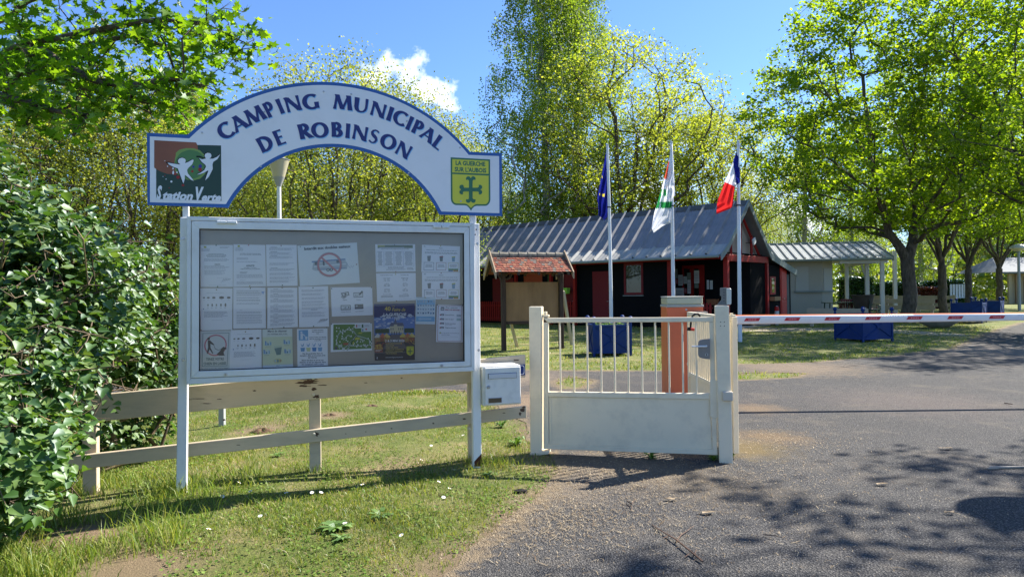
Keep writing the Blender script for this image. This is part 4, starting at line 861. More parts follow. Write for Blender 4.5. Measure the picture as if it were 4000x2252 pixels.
for x0, x1 in ((.03, .20), (.21, .45), (.46, .69), (.70, .96)):
    for a in ((x0, .25, x1, .256), (x0, .80, x1, .806), (x0, .25, x0+.004, .806), (x1-.004, .25, x1, .806)): p.rect((.30, .33, .50), *a, 2)
    p.lines(x0+.02, x1-.02, .28, .78, 13, K, jag=.35, center=True, th=.4)
p.lines(.25, .75, .83, .95, 3, K, center=True); p.lines(.78, .96, .85, .95, 4, K); p.pins([(1806, 229, K), (1816, 452, (.25, .05, .06))]); p.done()
p = Paper('opening hours sheet in French and English, below the timetable', [(1650, 465), (1983, 462), (1987, 690), (1660, 705)])
for x, ls in ((.26, ("L'accueil du camping est ouvert", 'Lundi au Vendredi', '9H00 - 12H00', '16H00 - 19H00', 'Le Samedi', '9H00 - 12H00', '15H00 - 19H00', 'Le Dimanche', '9H00 - 12H00', '16H00 - 19H00', 'Pour nous contacter')), (.72, ('The campsite is open', 'Monday to Friday', '9 AM - 12 PM', '4 PM - 7 PM', 'Saturday', '9 AM - 12 PM', '3 PM - 7 PM', 'Sunday', '9 AM - 12 PM', '4 PM - 7 PM', 'To contact us'))):
    for s_t, y in zip(ls, (.08, .19, .235, .28, .38, .425, .47, .575, .62, .665, .76)): p.text(K, s_t, x, y, .024, bold=.02)
p.lines(.1, .42, .80, .88, 2, K); p.lines(.56, .88, .80, .88, 2, K); p.lines(.12, .44, .96, .97, 1, K); p.lines(.56, .9, .95, .96, 1, K); p.pins([(1815, 473, YW), (1823, 697, (.3, .12, .08))]); p.done()
p = Paper('dark blue fair poster with a chateau, market stalls and 40ème Foire in yellow', [(1632, 722), (1975, 716), (1976, 1190), (1640, 1195)], (.035, .05, .16), 'poster')
p.rect((.12, .22, .50), 0, .24, 1, .55)
for k in range(60):
    x, y = random.uniform(.02, .98), random.uniform(.20, .46); r = random.uniform(.02, .05); p.disc(random.choice([(.40, .46, .62), (.55, .58, .66), (.28, .36, .58), (.70, .70, .72)]), x, y, r, 2, 8, ry=r*.35)
p.rect((.05, .045, .05), 0, .62, 1, 1, 2); p.poly((.14, .12, .13), [(.42, .55), (.62, .55), (.80, .80), (.20, .80)], 3)
CH = (.62, .53, .36); RF = (.12, .13, .20)
p.rect(CH, .38, .40, .72, .52, 4); p.poly(RF, [(.37, .40), (.41, .34), (.70, .34), (.74, .40)], 5); p.rect(CH, .48, .37, .56, .52, 6); p.poly(RF, [(.47, .37), (.52, .26), (.57, .37)], 7)
for x in (.40, .45, .59, .64, .69): p.rect((.10, .10, .14), x, .43, x+.018, .47, 6)
p.rect((.03, .07, .03), .02, .44, .36, .52, 4); p.rect((.03, .07, .03), .74, .44, .98, .52, 4)
for k in range(12): p.poly((.30, .26, .34), [(.15+.09*math.cos(k*.5236), .40+.062*math.sin(k*.5236)), (.15+.09*math.cos(k*.5236+.08), .40+.062*math.sin(k*.5236+.08)), (.15, .40)], 5)
for i, (x, c) in enumerate(((.0, (.65, .62, .56)), (.12, (.60, .16, .08)), (.22, (.70, .50, .15)), (.62, (.65, .50, .12)), (.74, (.60, .20, .08)), (.84, (.72, .55, .16)))): p.poly(c, [(x, .58), (x+.08, .52), (x+.17, .58), (x+.16, .60), (x+.01, .60)], 5); p.rect((.30, .10, .05) if i % 2 else (.38, .24, .08), x+.01, .60, x+.15, .67, 4)
for k in range(70): x = random.choice([random.uniform(.0, .34), random.uniform(.62, .98)]); y = random.uniform(.60, .72); p.rect(random.choice([(.6, .25, .08), (.65, .45, .1), (.2, .06, .04), (.5, .1, .06)]), x, y, x+.018, y+.014, 6)
for x in (.42, .48, .54, .60): p.rect((.03, .03, .05), x, .49, x+.018, .55, 7)
p.text((.72, .55, .12), '40', .33, .125, .075, bold=.02, lay=8); p.text((.72, .55, .12), 'ème', .47, .055, .022, lay=8); p.text((.72, .55, .12), 'Foire de', .60, .135, .06, width=.33, bold=.01, lay=8, shear=.35)
W_ = (.80, .80, .82); p.text(W_, 'LA GUERCHE', .51, .215, .048, width=.56, bold=.03, lay=8); p.text(W_, "SUR L'AUBOIS", .51, .265, .034, width=.44, bold=.02, lay=8)
p.text(W_, '2 & 3 MAI 2026', .50, .675, .040, width=.48, bold=.03, lay=8)
for i, s_t in enumerate(('• CONCERTS DANSANTS', '• BROCANTE', '• DEMO DES ASSOS', '• DÉBALLAGE COMMERCIAL', '   ARTISANAL & INDUSTRIEL', "• FEU D'ARTIFICE")): p.text((.70, .52, .14), s_t, .26, .715+.035*i, .019, bold=.02, align='l', lay=8)
p.rect((.28, .07, .04), .0, .71, .20, .86, 6); p.text((.75, .55, .12), 'FÊTE', .10, .765, .036, bold=.03, lay=8); p.text((.75, .55, .12), 'FORAINE', .10, .80, .026, bold=.02, lay=8); p.lines(.02, .18, .815, .855, 2, W_, lay=8)
p.rect((.60, .56, .05), .79, .76, .97, .87, 7); p.poly((.60, .56, .05), [(.79, .87), (.97, .87), (.95, .90), (.88, .925), (.81, .90)], 7); p.text(GN, 'LA GUERCHE', .88, .785, .012, bold=.02, lay=8); p.rect(GN, .868, .80, .892, .90, 8); p.rect(GN, .82, .84, .94, .857, 9)
p.rect((.6, .6, .6), 0, .862, .76, .8645, 6); p.text(W_, 'www.mairielaguercheaubois.fr', .48, .955, .018, bold=.01, lay=8); p.text(W_, 'f', .06, .975, .035, bold=.04, lay=8); p.done()
def bins(label, cs, tagt, head, pins):
    p = Paper(label, cs); p.text(K, tagt, .05, .08, .035, bold=.02, align='l'); p.text(K, head, .5, .12, .030, bold=.02); p.lines(.1, .94, .18, .22, 1, K, jag=.05, center=True); p.lines(.05, .96, .26, .34, 2, K, jag=.1, center=True)
    for i, (c, lid) in enumerate((((.20, .20, .22), (.22, .22, .25)), ((.13, .14, .16), (.35, .05, .06)), ((.20, .36, .50), (.55, .52, .10)))):
        x = .19+.32*i; p.poly(c, [(x-.045, .44), (x+.045, .43), (x+.035, .60), (x-.035, .60)]); p.poly(lid, [(x-.05, .41), (x+.04, .39), (x+.05, .43), (x-.045, .445)], 2)
        bc = ((.12, .14, .24), (.30, .08, .10), (.52, .44, .12))[i]
        for a in ((x-.13, .64, x+.13, .652), (x-.13, .92, x+.13, .932), (x-.13, .64, x-.122, .93), (x+.122, .64, x+.13, .93)): p.rect(bc, *a, 2)
        p.lines(x-.1, x+.1, .72, .84, 3, K, center=True)
    p.rect((.10, .25, .10), .70, .87, .96, .93, 3); p.rect((.50, .22, .06), .83, .93, .96, .98, 3); p.rect((.10, .18, .40), .70, .93, .82, .98, 3); p.pins(pins); p.done()
bins('sorting notice marked FR with three wheelie bins, top right corner', [(2036, 225), (2355, 240), (2352, 455), (2030, 455)], 'FR', 'Bonjour', [(2192, 236, YW), (2197, 463, (.25, .05, .06))])
bins('sorting notice marked AN with three wheelie bins, just under the FR one', [(2035, 458), (2355, 458), (2353, 683), (2036, 683)], 'AN', 'Welcome', [(2200, 680, (.3, .08, .06))])
p = Paper('narrow blue and white leaflet covered with small pictures of waste', [(1985, 665), (2150, 665), (2145, 893), (1980, 890)], (.74, .80, .84))
p.rect((.22, .46, .68), .03, .10, .97, .28); p.rect((.22, .46, .68), .03, .72, .97, .90); p.lines(.08, .8, .03, .06, 1, (.1, .3, .45)); p.poly((.50, .64, .76), [(.12, .80), (.25, .76), (.25, .78), (.8, .78), (.8, .83), (.25, .83), (.25, .86)], 2)
for k in range(28): x, y = .08+.13*(k % 7), .12+.14*(k//7)+random.uniform(0, .02); p.poly(random.choice([(.10, .16, .26), (.30, .42, .52), (.45, .50, .55), (.12, .30, .50)]), [(x, y), (x+.09, y+.01), (x+.08, y+.06), (x+.02, y+.07)], 3)
p.pins([(2064, 669, YW)]); p.done()
p = Paper('booking checklist with a red border, Pour réserver MERCI DE PRÉPARER', [(2160, 728), (2383, 735), (2377, 1043), (2153, 1040)])
for a in ((.05, .02, .95, .028), (.05, .97, .95, .978), (.05, .02, .065, .978), (.935, .02, .95, .978)): p.rect((.40, .08, .10), *a)
DK2 = (.12, .12, .15); p.text(DK2, 'Pour réserver,', .56, .085, .036, width=.46, shear=.3, bold=.01); p.text((.42, .06, .08), 'MERCI DE PRÉPARER :', .60, .145, .032, width=.58, bold=.03)
for i, s_t in enumerate(('Noms & Prénom', 'Dates du séjour', 'Nombre personnes', 'Téléphone & E-mail')):
    y = .28+.115*i; p.text(DK2, s_t, .32, y, .026, bold=.02, align='l'); p.rect(DK2, .15, y-.035, .28, y+.012, 1); p.rect((.6, .6, .65), .17, y-.015, .26, y+.002, 2); p.rect((.45, .06, .08), .12, y-.02, .17, y+.005, 3)
p.text(DK2, '(adultes et enfants)', .32, .54, .018, align='l'); p.rect((.5, .55, .6), .75, .25, .92, .31, 1); p.rect((.5, .6, .6), .75, .35, .92, .42, 1); p.rect(DK2, .15, .06, .28, .15); p.rect((.65, .65, .68), .17, .09, .26, .13, 2)
p.text(DK2, 'Pour les inscrits, une CAUTION sera', .2, .765, .020, width=.66, align='l', bold=.01); p.text(DK2, 'demandée (chèque).', .2, .81, .020, align='l', bold=.01); p.lines(.2, .9, .85, .86, 1, DK2); p.disc((.45, .45, .15), .15, .755, .03); p.pins([(2164, 730, K), (2374, 736, K)]); p.done()
# ================================================================== board fence behind the notice board
F = Pl((P(*D(160, 1000), 4.96).x, 4.96), (P(*D(1322, 892), 5.78).x, 5.78))
M_CREAM = mat('cream_paint', (.58, .48, .34), .55, var=.08, vscale=4, dirt=(.30, .26, .20), dirt_amt=.5, dirt_scale=6, flake=(.11, .07, .05), flake_t=.715, flake_s=13, stretch=(.45, 1, 1.6))
M_CHIP = mat('bare_wood', (.12, .075, .055), .9, var=.5, vscale=60, stretch=(.3, 1, 2))
fn = thing('board_fence', 'low cream board fence with peeling paint behind the notice board', 'fence', F.o, F.ang)
def fp(pts, off=0.): return [F.atD(x, y, off) for x, y in pts]
ur = MB().prism(fp([(160, 1000), (1322, 892), (1322, 949), (160, 1069)]), 0, .035).build('board', M_CREAM, fn, bevel=.004)
lr = MB().prism(fp([(150, 1150), (1325, 1021), (1325, 1050), (150, 1186)]), 0, .035).build('board', M_CREAM, fn, bevel=.004)
for (x0, x1, yt, yb) in ((206, 244, 990, 1215), (776, 808, 915, 1175), (1177, 1192, 900, 1150)):
    (a, zt), (b, zb) = F.atD(x0, yt, .04), F.atD(x1, yb, .04); MB().box(a, b, .038, .105, -.3, zt+.005).build('post', M_CREAM, fn, bevel=.004)
M_BOLT = mat('cream_bolt', (.60, .54, .41), .5)
for x, y in ((211, 1011), (213, 1053), (215, 1153), (788, 992), (790, 1091), (788, 950), (1180, 1078)):
    u, z = F.atD(x, y); o = MB().lathe([(.014, 0), (.014, .004), (.008, .010)], n=12).build('bolt', M_BOLT, fn); o.location = (u, 0, z); o.rotation_euler = (math.pi/2, 0, 0)
def chip(cx, cy, rx, ry, par, pl=F, off=-.0007, seed=0, n=22, parent=None):
    r2 = random.Random(seed); pts = []
    for k in range(n):
        a = k*6.2832/n; r = .55+.6*r2.random(); pts.append((cx+rx*r*math.cos(a), cy+ry*r*math.sin(a)))
    return MB().flat([pl.atD(x, y, off) for x, y in pts], off)
mm_ = MB()
for i, (cx, cy, rx, ry) in enumerate([(770, 962, 28, 4), (783, 957, 20, 3), (765, 970, 16, 2.5), (812, 968, 14, 1.5), (790, 978, 9, 4), (795, 996, 9, 5), (770, 953, 30, 2), (640, 982, 6, 2), (500, 1002, 22, 1), (470, 1004, 16, 1), (520, 1014, 14, 1), (552, 1003, 8, 1), (564, 1055, 4, 3), (1298, 905, 8, 2), (1280, 912, 12, 1), (1316, 935, 3, 5), (920, 962, 6, 1), (1010, 950, 3, 1.5)]):
    c_ = chip(cx, cy, rx, ry, 0, seed=i); mm_.add([(a, b-.0002*i, c) for a, b, c in c_.v], c_.f)
o = mm_.build('paint_chips', M_CHIP, ur); o['kind'] = 'stuff'
mm_ = MB()
for i, (cx, cy, rx, ry) in enumerate([(795, 1091, 9, 6), (1315, 1030, 7, 6), (1308, 1040, 4, 5), (1318, 1023, 5, 3), (1268, 1038, 4, 1.5), (1168, 1053, 5, 2.5), (1090, 1064, 3, 2), (985, 1077, 3, 1.5), (600, 1118, 6, 1.2), (870, 1090, 2, 1.2), (920, 1085, 2, 1), (1205, 1050, 7, 2)]):
    c_ = chip(cx, cy, rx, ry, 0, seed=i+40); mm_.add([(a, b-.0002*i, c) for a, b, c in c_.v], c_.f)
o = mm_.build('paint_chips', M_CHIP, lr); o['kind'] = 'stuff'
# house number plate on the end of the fence
(u0, zt), (u1, zb) = F.atD(1286, 916, -.003), F.atD(1321, 940, -.003)
hn = thing('house_number_plate', 'dark blue enamel number plate with white notched border on the fence end', 'number plate', F.o+F.u*u0+F.n*-.003+Vector((0, 0, zb-.01)), F.ang)
W0 = u1-u0; zt = F.atD(1321, 916, -.003)[1]; H0 = zt-zb+.012
MB().box(0, W0, -.003, 0, 0, H0).build('plate', mat('enamel_blue', (.012, .03, .14), .25), hn, bevel=.002)
m = MB(); a_, b_, c_ = .012, .008, .018
for q in ([(c_, b_), (W0-c_, b_), (W0-c_, b_+.004), (c_, b_+.004)], [(c_, H0-b_-.004), (W0-c_, H0-b_-.004), (W0-c_, H0-b_), (c_, H0-b_)], [(W0-b_-.004, c_), (W0-b_, c_), (W0-b_, H0-c_), (W0-b_-.004, H0-c_)], [(W0-c_-.001, b_), (W0-c_+.003, b_), (W0-c_+.003, c_), (W0-c_-.001, c_)], [(W0-c_, c_-.002), (W0-b_, c_-.002), (W0-b_, c_+.002), (W0-c_, c_+.002)], [(W0-c_-.001, H0-c_), (W0-c_+.003, H0-c_), (W0-c_+.003, H0-b_), (W0-c_-.001, H0-b_)], [(W0-c_, H0-c_-.002), (W0-b_, H0-c_-.002), (W0-b_, H0-c_+.002), (W0-c_, H0-c_+.002)]): m.flat(q, -.0036-.0002*len(m.f)/4)
m.build('border', M_LW, hn)
# mailbox
MBX = Pl((P(*D(1225, 1000), 5.42).x, 5.42), (P(*D(1309, 1000), 5.50).x, 5.50))
def mz(x, y): return (1750+x/3.222, 1250+y/3.222)
def mq(x, y, off=0.): return MBX.at(*mz(x, y), off)
bx = thing('mailbox', 'off-white metal letter box with silver flap fixed beside the notice board post', 'mailbox', MBX.o, MBX.ang)
tl, tr, br, bl = mq(462, 600), mq(905, 578), mq(922, 1040), mq(470, 1075)
zt_, zb_ = (tl[1]+tr[1])/2, (bl[1]+br[1])/2; x0_, x1_ = (tl[0]+bl[0])/2, (tr[0]+br[0])/2
M_MB = mat('mailbox_paint', (.76, .73, .66), .45, var=.05, vscale=6, dirt=(.35, .33, .30), dirt_amt=.35, dirt_scale=12)
MB().box(x0_-.012, x1_+.006, .012, .30, zb_-.008, zt_+.010).build('body', M_MB, bx, bevel=.006, seg=2)
dr = MB().box(x0_, x1_, 0, .014, zb_+.002, zt_-.002).build('door', M_MB, bx, bevel=.004)
(a, c), (b, d) = mq(503, 672), mq(865, 722); MB().box(a, b, -.002, .002, d, c).build('letter_slot', M_SEAL, dr)
m = MB(); m.prism([(a+.003, d+.002), (b-.003, d+.002), (b-.003, c-.003), (a+.003, c-.003)], -.008, -.0025); m.build('flap', mat('flap_aluminium', (.62, .66, .70), .3, .7), dr, bevel=.002)
(u, z) = mq(510, 840); o = MB().lathe([(.014, 0), (.014, .003), (.009, .008)], n=14).build('lock', M_STEEL, dr); o.location = (u, -.0005, z); o.rotation_euler = (math.pi/2, 0, 0)
(a, c), (b, d) = mq(506, 978), mq(678, 1035); MB().box(a, b, -.003, .0015, d, c).build('name_plate_frame', M_STEEL, dr, bevel=.001); MB().box(a+.004, b-.004, -.0045, -.0031, d+.004, c-.004).build('name_card', mat('brown_card', (.13, .09, .05), .6), dr)
# short grey post behind the fence
q = GD(559, 1058); q.z = hgt(q.x, q.y)
gp = thing('short_post', 'short grey metal post standing in grass behind the board fence', 'post', (q.x, q.y, q.z)); MB().box(-.03, .03, -.03, .03, -.05, .45).build('shaft', mat('grey_metal', (.36, .37, .36), .5), gp, bevel=.004); MB().box(-.036, .036, -.036, .036, .45, .462).build('cap', mat('grey_metal', (0, 0, 0)), gp)
# ================================================================== small gate
GA = Pl((.20, 5.94), (1.71, 5.56))
def z3(x, y): return (2000+x/1.7063, 1050+y/1.7063)
def gq(x, y, off=0.): return GA.at(*z3(x, y), off)
M_GATE = mat('gate_paint', (.85, .74, .54), .5, spec=.3, var=.05, vscale=3, dirt=(.40, .36, .28), dirt_amt=.35, dirt_scale=5, flake=(.42, .40, .36), flake_t=.74, flake_s=16)
def gbox(name, x0, y0, x1, y1, d0, d1, parent, m_=M_GATE, bev=.003, off=0.):
    (a, c), (b, d) = gq(x0, y0, off), gq(x1, y1, off); return MB().box(min(a, b), max(a, b), d0, d1, min(c, d), max(c, d)).build(name, m_, parent, bevel=bev)
def gpoly(name, pts, d0, d1, parent, m_=M_GATE, bev=.003): return MB().prism([gq(*p) for p in pts], d0, d1).build(name, m_, parent, bevel=bev)
gp1 = thing('gate_post', 'square cream gate post with flat cap, left of the small gate', 'gate post', GA.o+GA.u*gq(165, 0)[0], GA.ang)
def shift(o, du):
    for v in o.data.vertices: v.co.x -= du
    return o
du = gq(165, 0)[0]
shift(gpoly('shaft', [(120, 250), (203, 250), (203, 1232), (129, 1232)], -.045, .045, gp1, bev=.005), du); shift(gpoly('foot_plate', [(128, 1215), (252, 1200), (252, 1222), (132, 1240)], -.06, .05, gp1), du)
shift(gbox('hinge_bracket', 203, 305, 246, 320, -.01, .03, gp1), du); hb = shift(gbox('hinge_nut', 210, 284, 232, 304, -.005, .022, gp1, M_GATE), du)
gate = thing('small_gate', 'small cream metal gate with upright bars over a solid lower panel', 'gate', GA.o+GA.u*gq(212, 0)[0], GA.ang); du = gq(212, 0)[0]
sh = lambda o: shift(o, du)
sh(gpoly('frame', [(210, 326), (1345, 320), (1345, 351), (243, 357)], -.02, .02, gate)); sh(gpoly('frame', [(212, 357), (243, 357), (246, 1165), (215, 1195)], -.02, .02, gate))
sh(gpoly('frame', [(1313, 352), (1345, 352), (1370, 1235), (1336, 1200)], -.02, .02, gate)); sh(gpoly('frame', [(215, 1195), (246, 1166), (1336, 1200), (1370, 1235)], -.02, .02, gate))
sh(gpoly('frame', [(244, 816), (1315, 828), (1316, 866), (244, 848)], -.018, .02, gate))
sh(gpoly('lower_panel', [(244, 848), (1318, 866), (1336, 1200), (246, 1166)], -.006, .006, gate))
for a in ([(250, 850), (262, 851), (264, 1163), (252, 1162)],): sh(gpoly('panel_bead', a, -.012, -.006, gate, bev=.001))
for i in range(11):
    x = 318+(1225-318)*i/10; (a, c), (b, d) = gq(x, 355), gq(x+8, 826); m = MB(); m.tube([(a, 0, c), ((a+b)/2, 0, d-.005)], .0078, 8); sh(m.build('bar', M_GATE, gate, smooth=True))
sh(gpoly('cover_plate', [(1318, 740), (1372, 737), (1375, 990), (1330, 988), (1320, 975)], -.026, -.02, gate))
M_LOCK = mat('lock_grey', (.25, .23, .21), .6, .0, spec=.25)
lo = [(1240, 485), (1252, 470), (1285, 464), (1318, 463), (1318, 597), (1290, 595), (1250, 585), (1240, 570)]; lk2 = sh(gpoly('lock_case', lo, -.055, -.021, gate, M_LOCK, .004))
u, z = gq(1297, 570, -.05); m = MB(); m.tube([(u, -.055, z), (u, -.060, z)], .012, 14); sh(m.build('cylinder_ring', M_STEEL, lk2)); m = MB(); m.box(u-.003, u+.003, -.0625, -.0605, z-.009, z+.002); m.tube([(u, -.0605, z+.003), (u, -.0625, z+.003)], .005, 8); sh(m.build('keyhole', M_SEAL, lk2))
(u, z), (u2, z2_) = gq(1296, 514, -.07), gq(1200, 514, -.07); m = MB(); m.tube([(u, -.055, z), (u, -.085, z), (u2, -.088, z2_), (u2-.002, -.086, z2_)], [.008, .008, .0065, .004], 10); sh(m.build('handle', mat('handle_white', (.70, .70, .70), .35), lk2, smooth=True))
gp2 = thing('gate_post', 'tall cream gate post carrying a grey metal bracket on its top', 'gate post', GA.o+GA.u*gq(1400, 0)[0], GA.ang); du = gq(1400, 0)[0]
shift(gpoly('shaft', [(1350, 244), (1443, 244), (1470, 1298), (1380, 1292)], -.05, .05, gp2, bev=.005), du)
for x, y in ((1388, 351), (1413, 351), (1388, 377), (1413, 377)):
    u, z = gq(x, y); m = MB(); m.tube([(u, -.0505, z), (u, -.0515, z)], .004, 8); shift(m.build('drill_hole', M_SEAL, gp2), du)
M_GALV = mat('galvanised', (.24, .23, .21), .7, .1, var=.25, vscale=14)
br = shift(gpoly('bracket', [(1362, 243), (1395, 205), (1395, 180), (1386, 178), (1386, 126), (1430, 123), (1432, 243)], -.01, .0, gp2, M_GALV, .002), du)
shift(gpoly('reflector_housing', [(1428, 128), (1456, 128), (1461, 134), (1461, 232), (1455, 238), (1430, 238)], -.02, .04, gp2, mat('housing_cream', (.60, .60, .52), .4), .005), du)
for i in range(5):
    u, z = gq(1412, 137+19*i); m = MB(); m.tube([(u, -.0105, z), (u, -.0115, z)], .004, 6); shift(m.build('screw_hole', M_SEAL, gp2), du)
shift(gbox('latch_block', 1402, 814, 1472, 878, -.09, -.05, gp2, mat('worn_latch', (.58, .52, .42), .45, flake=(.3, .3, .3), flake_t=.62, flake_s=25), .006, -.07), du)
shift(gbox('upper_hinge', 1443, 305, 1490, 318, -.01, .03, gp2), du); shift(gbox('hinge_nut', 1452, 294, 1474, 304, -.005, .022, gp2), du)
# open vehicle gate leaf running away from the camera
vg = thing('vehicle_gate_leaf', 'open cream barred gate leaf seen edge-on behind the tall gate post', 'gate', (1.80, 5.66, 0))
q0 = P(*D(1846, 796), 5.66); ZT = q0.z; Lg = 1.44; ang = math.atan2(7.08-5.66, P(*D(1733, 790), 7.08).x-q0.x-.0); vg.location = (q0.x, 5.66, 0); vg.rotation_euler = (0, 0, ang); Lg = math.hypot(7.08-5.66, P(*D(1733, 790), 7.08).x-q0.x)
for a in ((-.02, .02, .05, ZT), (Lg-.04, Lg, .05, ZT)): MB().box(a[0], a[1], -.022, .022, a[2], a[3]).build('frame', M_GATE, vg, bevel=.003)
MB().box(.02, Lg-.04, -.02, .02, ZT-.04, ZT).build('frame', M_GATE, vg, bevel=.003); MB().box(.02, Lg-.04, -.02, .02, .52, .56).build('frame', M_GATE, vg, bevel=.003); MB().box(.02, Lg-.04, -.02, .02, .05, .09).build('frame', M_GATE, vg, bevel=.003)
MB().box(.02, Lg-.04, -.006, .006, .09, .52).build('lower_panel', M_GATE, vg)
for i in range(19): x = .08+(Lg-.16)*i/18; MB().tube([(x, 0, .56), (x, 0, ZT-.04)], .016, 8).build('bar', M_GATE, vg, smooth=True)
MB().box(Lg, Lg+.05, -.015, .015, .62, .65).build('latch', M_GATE, vg, bevel=.003)
# chain lock hanging on the gate
kk = GA.o+GA.u*gq(1215, 305)[0]; cw = lambda x, y, d=.05: GA.o+GA.u*gq(x, y)[0]+GA.n*d+Vector((0, 0, gq(x, y)[1]))
m = MB(); b0 = cw(1200, 330); m.tube([cw(1190, 395)-b0, cw(1193, 350, .04)-b0, cw(1203, 315, .03)-b0, cw(1222, 299, .01)-b0, cw(1240, 299, .02)-b0, cw(1252, 312, .05)-b0, cw(1250, 340, .07)-b0], .0085, 8)
cl_ = thing('cable_lock', 'black cable lock with red cylinder looped over the gate', 'lock', b0); m.build('cable', mat('black_rubber', (.012, .012, .013), .5), cl_, smooth=True); MB().tube([cw(1168, 400)-b0, cw(1192, 402)-b0], .015, 12).build('lock_head', M_SEAL, cl_); MB().tube([cw(1192, 402)-b0, cw(1218, 405)-b0], .0135, 12).build('lock_cylinder', mat('red_plastic', (.50, .05, .03), .45), cl_)
# ================================================================== barrier
M_OR = mat('barrier_orange', (.80, .165, .055), .42, var=.08, vscale=2, dirt=(.35, .10, .05), dirt_amt=.3); M_LID = mat('lid_grey', (.42, .42, .36), .4)
q = P(*D(1717, 960), 8.55); bb = thing('road_barrier', 'orange barrier cabinet with its white arm lowered across the road', 'road barrier', (q.x, 8.55, 0))
zt = P(*D(1717, 772), 8.4).z; ztt = P(*D(1717, 745), 8.4).z; w = (1763-1672)/1717*8.4/2*1.0
MB().box(-w, w, -.17, .17, .03, zt).build('body', M_OR, bb, bevel=.006, seg=2); MB().box(-w-.02, w+.02, -.19, .19, -.02, .03).build('plinth', mat('concrete', (.36, .35, .32), .9, var=.2, bump=.4), bb)
MB().box(-w-.006, w+.006, -.178, .178, zt, zt+.03).build('cap_rim', M_LID, bb, bevel=.004); MB().box(-w, w, -.172, .172, zt+.03, ztt-.012).build('light_band', mat('band_cream', (.50, .50, .34), .3), bb, bevel=.02, seg=3); MB().box(-w-.003, w+.003, -.175, .175, ztt-.012, ztt).build('cap_top', M_LID, bb, bevel=.006)
m = MB(); m.tube([(.015, -.17, zt-.03), (.015, -.177, zt-.03)], .012, 12); m.build('lock', M_STEEL, bb)
m = MB(); m.box(.02, w+.03, -.26, -.17, 1.00, 1.14); m.build('arm_clamp', M_GALV, bb, bevel=.006)
AY = 8.29; xa = q.x+.05; pa, pb = P(*D(1860, 804.5), AY), P(*D(2576, 797), AY)
ta, tb = (817-792.5)/1717*AY/2, (806.5-786.5)/1717*AY/2; sl_ = (pb.z-pa.z)/(pb.x-pa.x)
def arm_h(x): return ta+(tb-ta)*(x+xa-pa.x)/(pb.x-pa.x)
prof = [(-.028, -.86), (.028, -.86), (.036, -.6), (.036, .55), (.026, .86), (-.026, .86), (-.036, .55), (-.036, -.6)]
def armseg(x0, x1, g=1.0):
    vs = []
    for x in (x0, x1):
        for (y, z) in prof: vs.append((x, y*g, sl_*x+z*arm_h(x)*g))
    return MB().add(vs, [(0, 7, 6, 5, 4, 3, 2, 1), tuple(range(8, 16))]+[(i, (i+1) % 8, (i+1) % 8+8, i+8) for i in range(8)])
M_ARM = mat('arm_white', (.82, .80, .78), .3, var=.03, dirt=(.6, .57, .5), dirt_amt=.25, dirt_scale=4)
xj = (P(*D(2288, 800), AY).x-xa); arm = armseg(0, xj-.03).build('arm', M_ARM, bb, bevel=.008, smooth=True, seg=2, loc=(xa-q.x, AY-8.55, pa.z+sl_*(xa-pa.x))); armseg(xj+.03, 6.6).build('arm_tube', M_ARM, arm, bevel=.008, smooth=True, seg=2); armseg(xj-.035, xj+.035, 1.03).build('joint_sleeve', M_ARM, arm, bevel=.004)
m = MB(); m.add([(x, y, sl_*x+arm_h(x)*(.86)+z) for x in (0.02, 6.6) for y, z in ((-.022, .001), (.022, .001), (.012, .012), (-.012, .012))], [(0, 1, 5, 4), (1, 2, 6, 5), (2, 3, 7, 6), (3, 0, 4, 7), (0, 3, 2, 1), (4, 5, 6, 7)]); m.build('top_strip', mat('strip_orange', (.75, .16, .03), .5), arm)
M_RED = mat('reflector_red', (.50, .012, .02), .35)
for xz in (80, 405, 730, 1058, 1395, 1725, 2062, -250, 2400, 2740):
    u = P((2900+xz/2.0718), D(0, 799)[1], AY-.04).x-xa; z = sl_*u+arm_h(u)*.10
    if u < .4: continue
    m = MB(); m.prism([(u-.10, z-.019), (u+.075, z-.019), (u+.10, z+.019), (u-.075, z+.019)], -.0385, -.036); m.cur = 1
    for k in range(5): m.flat([(u-.045+.02*k, z-.006), (u-.033+.02*k, z-.006), (u-.033+.02*k, z+.006), (u-.045+.02*k, z+.006)], -.039)
    m.build('reflector', [M_RED, mat('reflector_pale', (.75, .35, .35), .5)], arm)
# ================================================================== lamp behind the arch
q = P(*D(702, 500), 10.0); lm = thing('street_lamp', 'tall lamp post with upturned cone head, seen through the arch of the sign', 'street lamp', (q.x, 10.0, hgt(q.x, 10)))
zc, zt, zb = P(*D(702, 400), 10).z, P(*D(702, 396), 10).z, P(*D(702, 455), 10).z
MB().tube([(0, 0, -.05), (0, 0, zb)], [.036, .030], 12).build('pole', mat('lamp_white', (.72, .72, .70), .45), lm, smooth=True)
h_ = zc-zb; MB().lathe([(.036, zb-.02), (.040, zb), (.085, zb+.36*h_*1.0)], n=24).build('lamp_cup', mat('lamp_grey', (.34, .34, .31), .5), lm, smooth=True)
MB().lathe([(.084, zb+.36*h_), (.150, zb+1.12*h_)], n=24).build('lamp_shade', mat('lamp_lens', (.50, .45, .30), .25), lm, smooth=True); MB().lathe([(.155, zb+1.12*h_), (.16, zb+1.16*h_), (.07, zb+1.26*h_)], n=24).build('lamp_lid', mat('lamp_grey', (0, 0, 0)), lm, smooth=True)
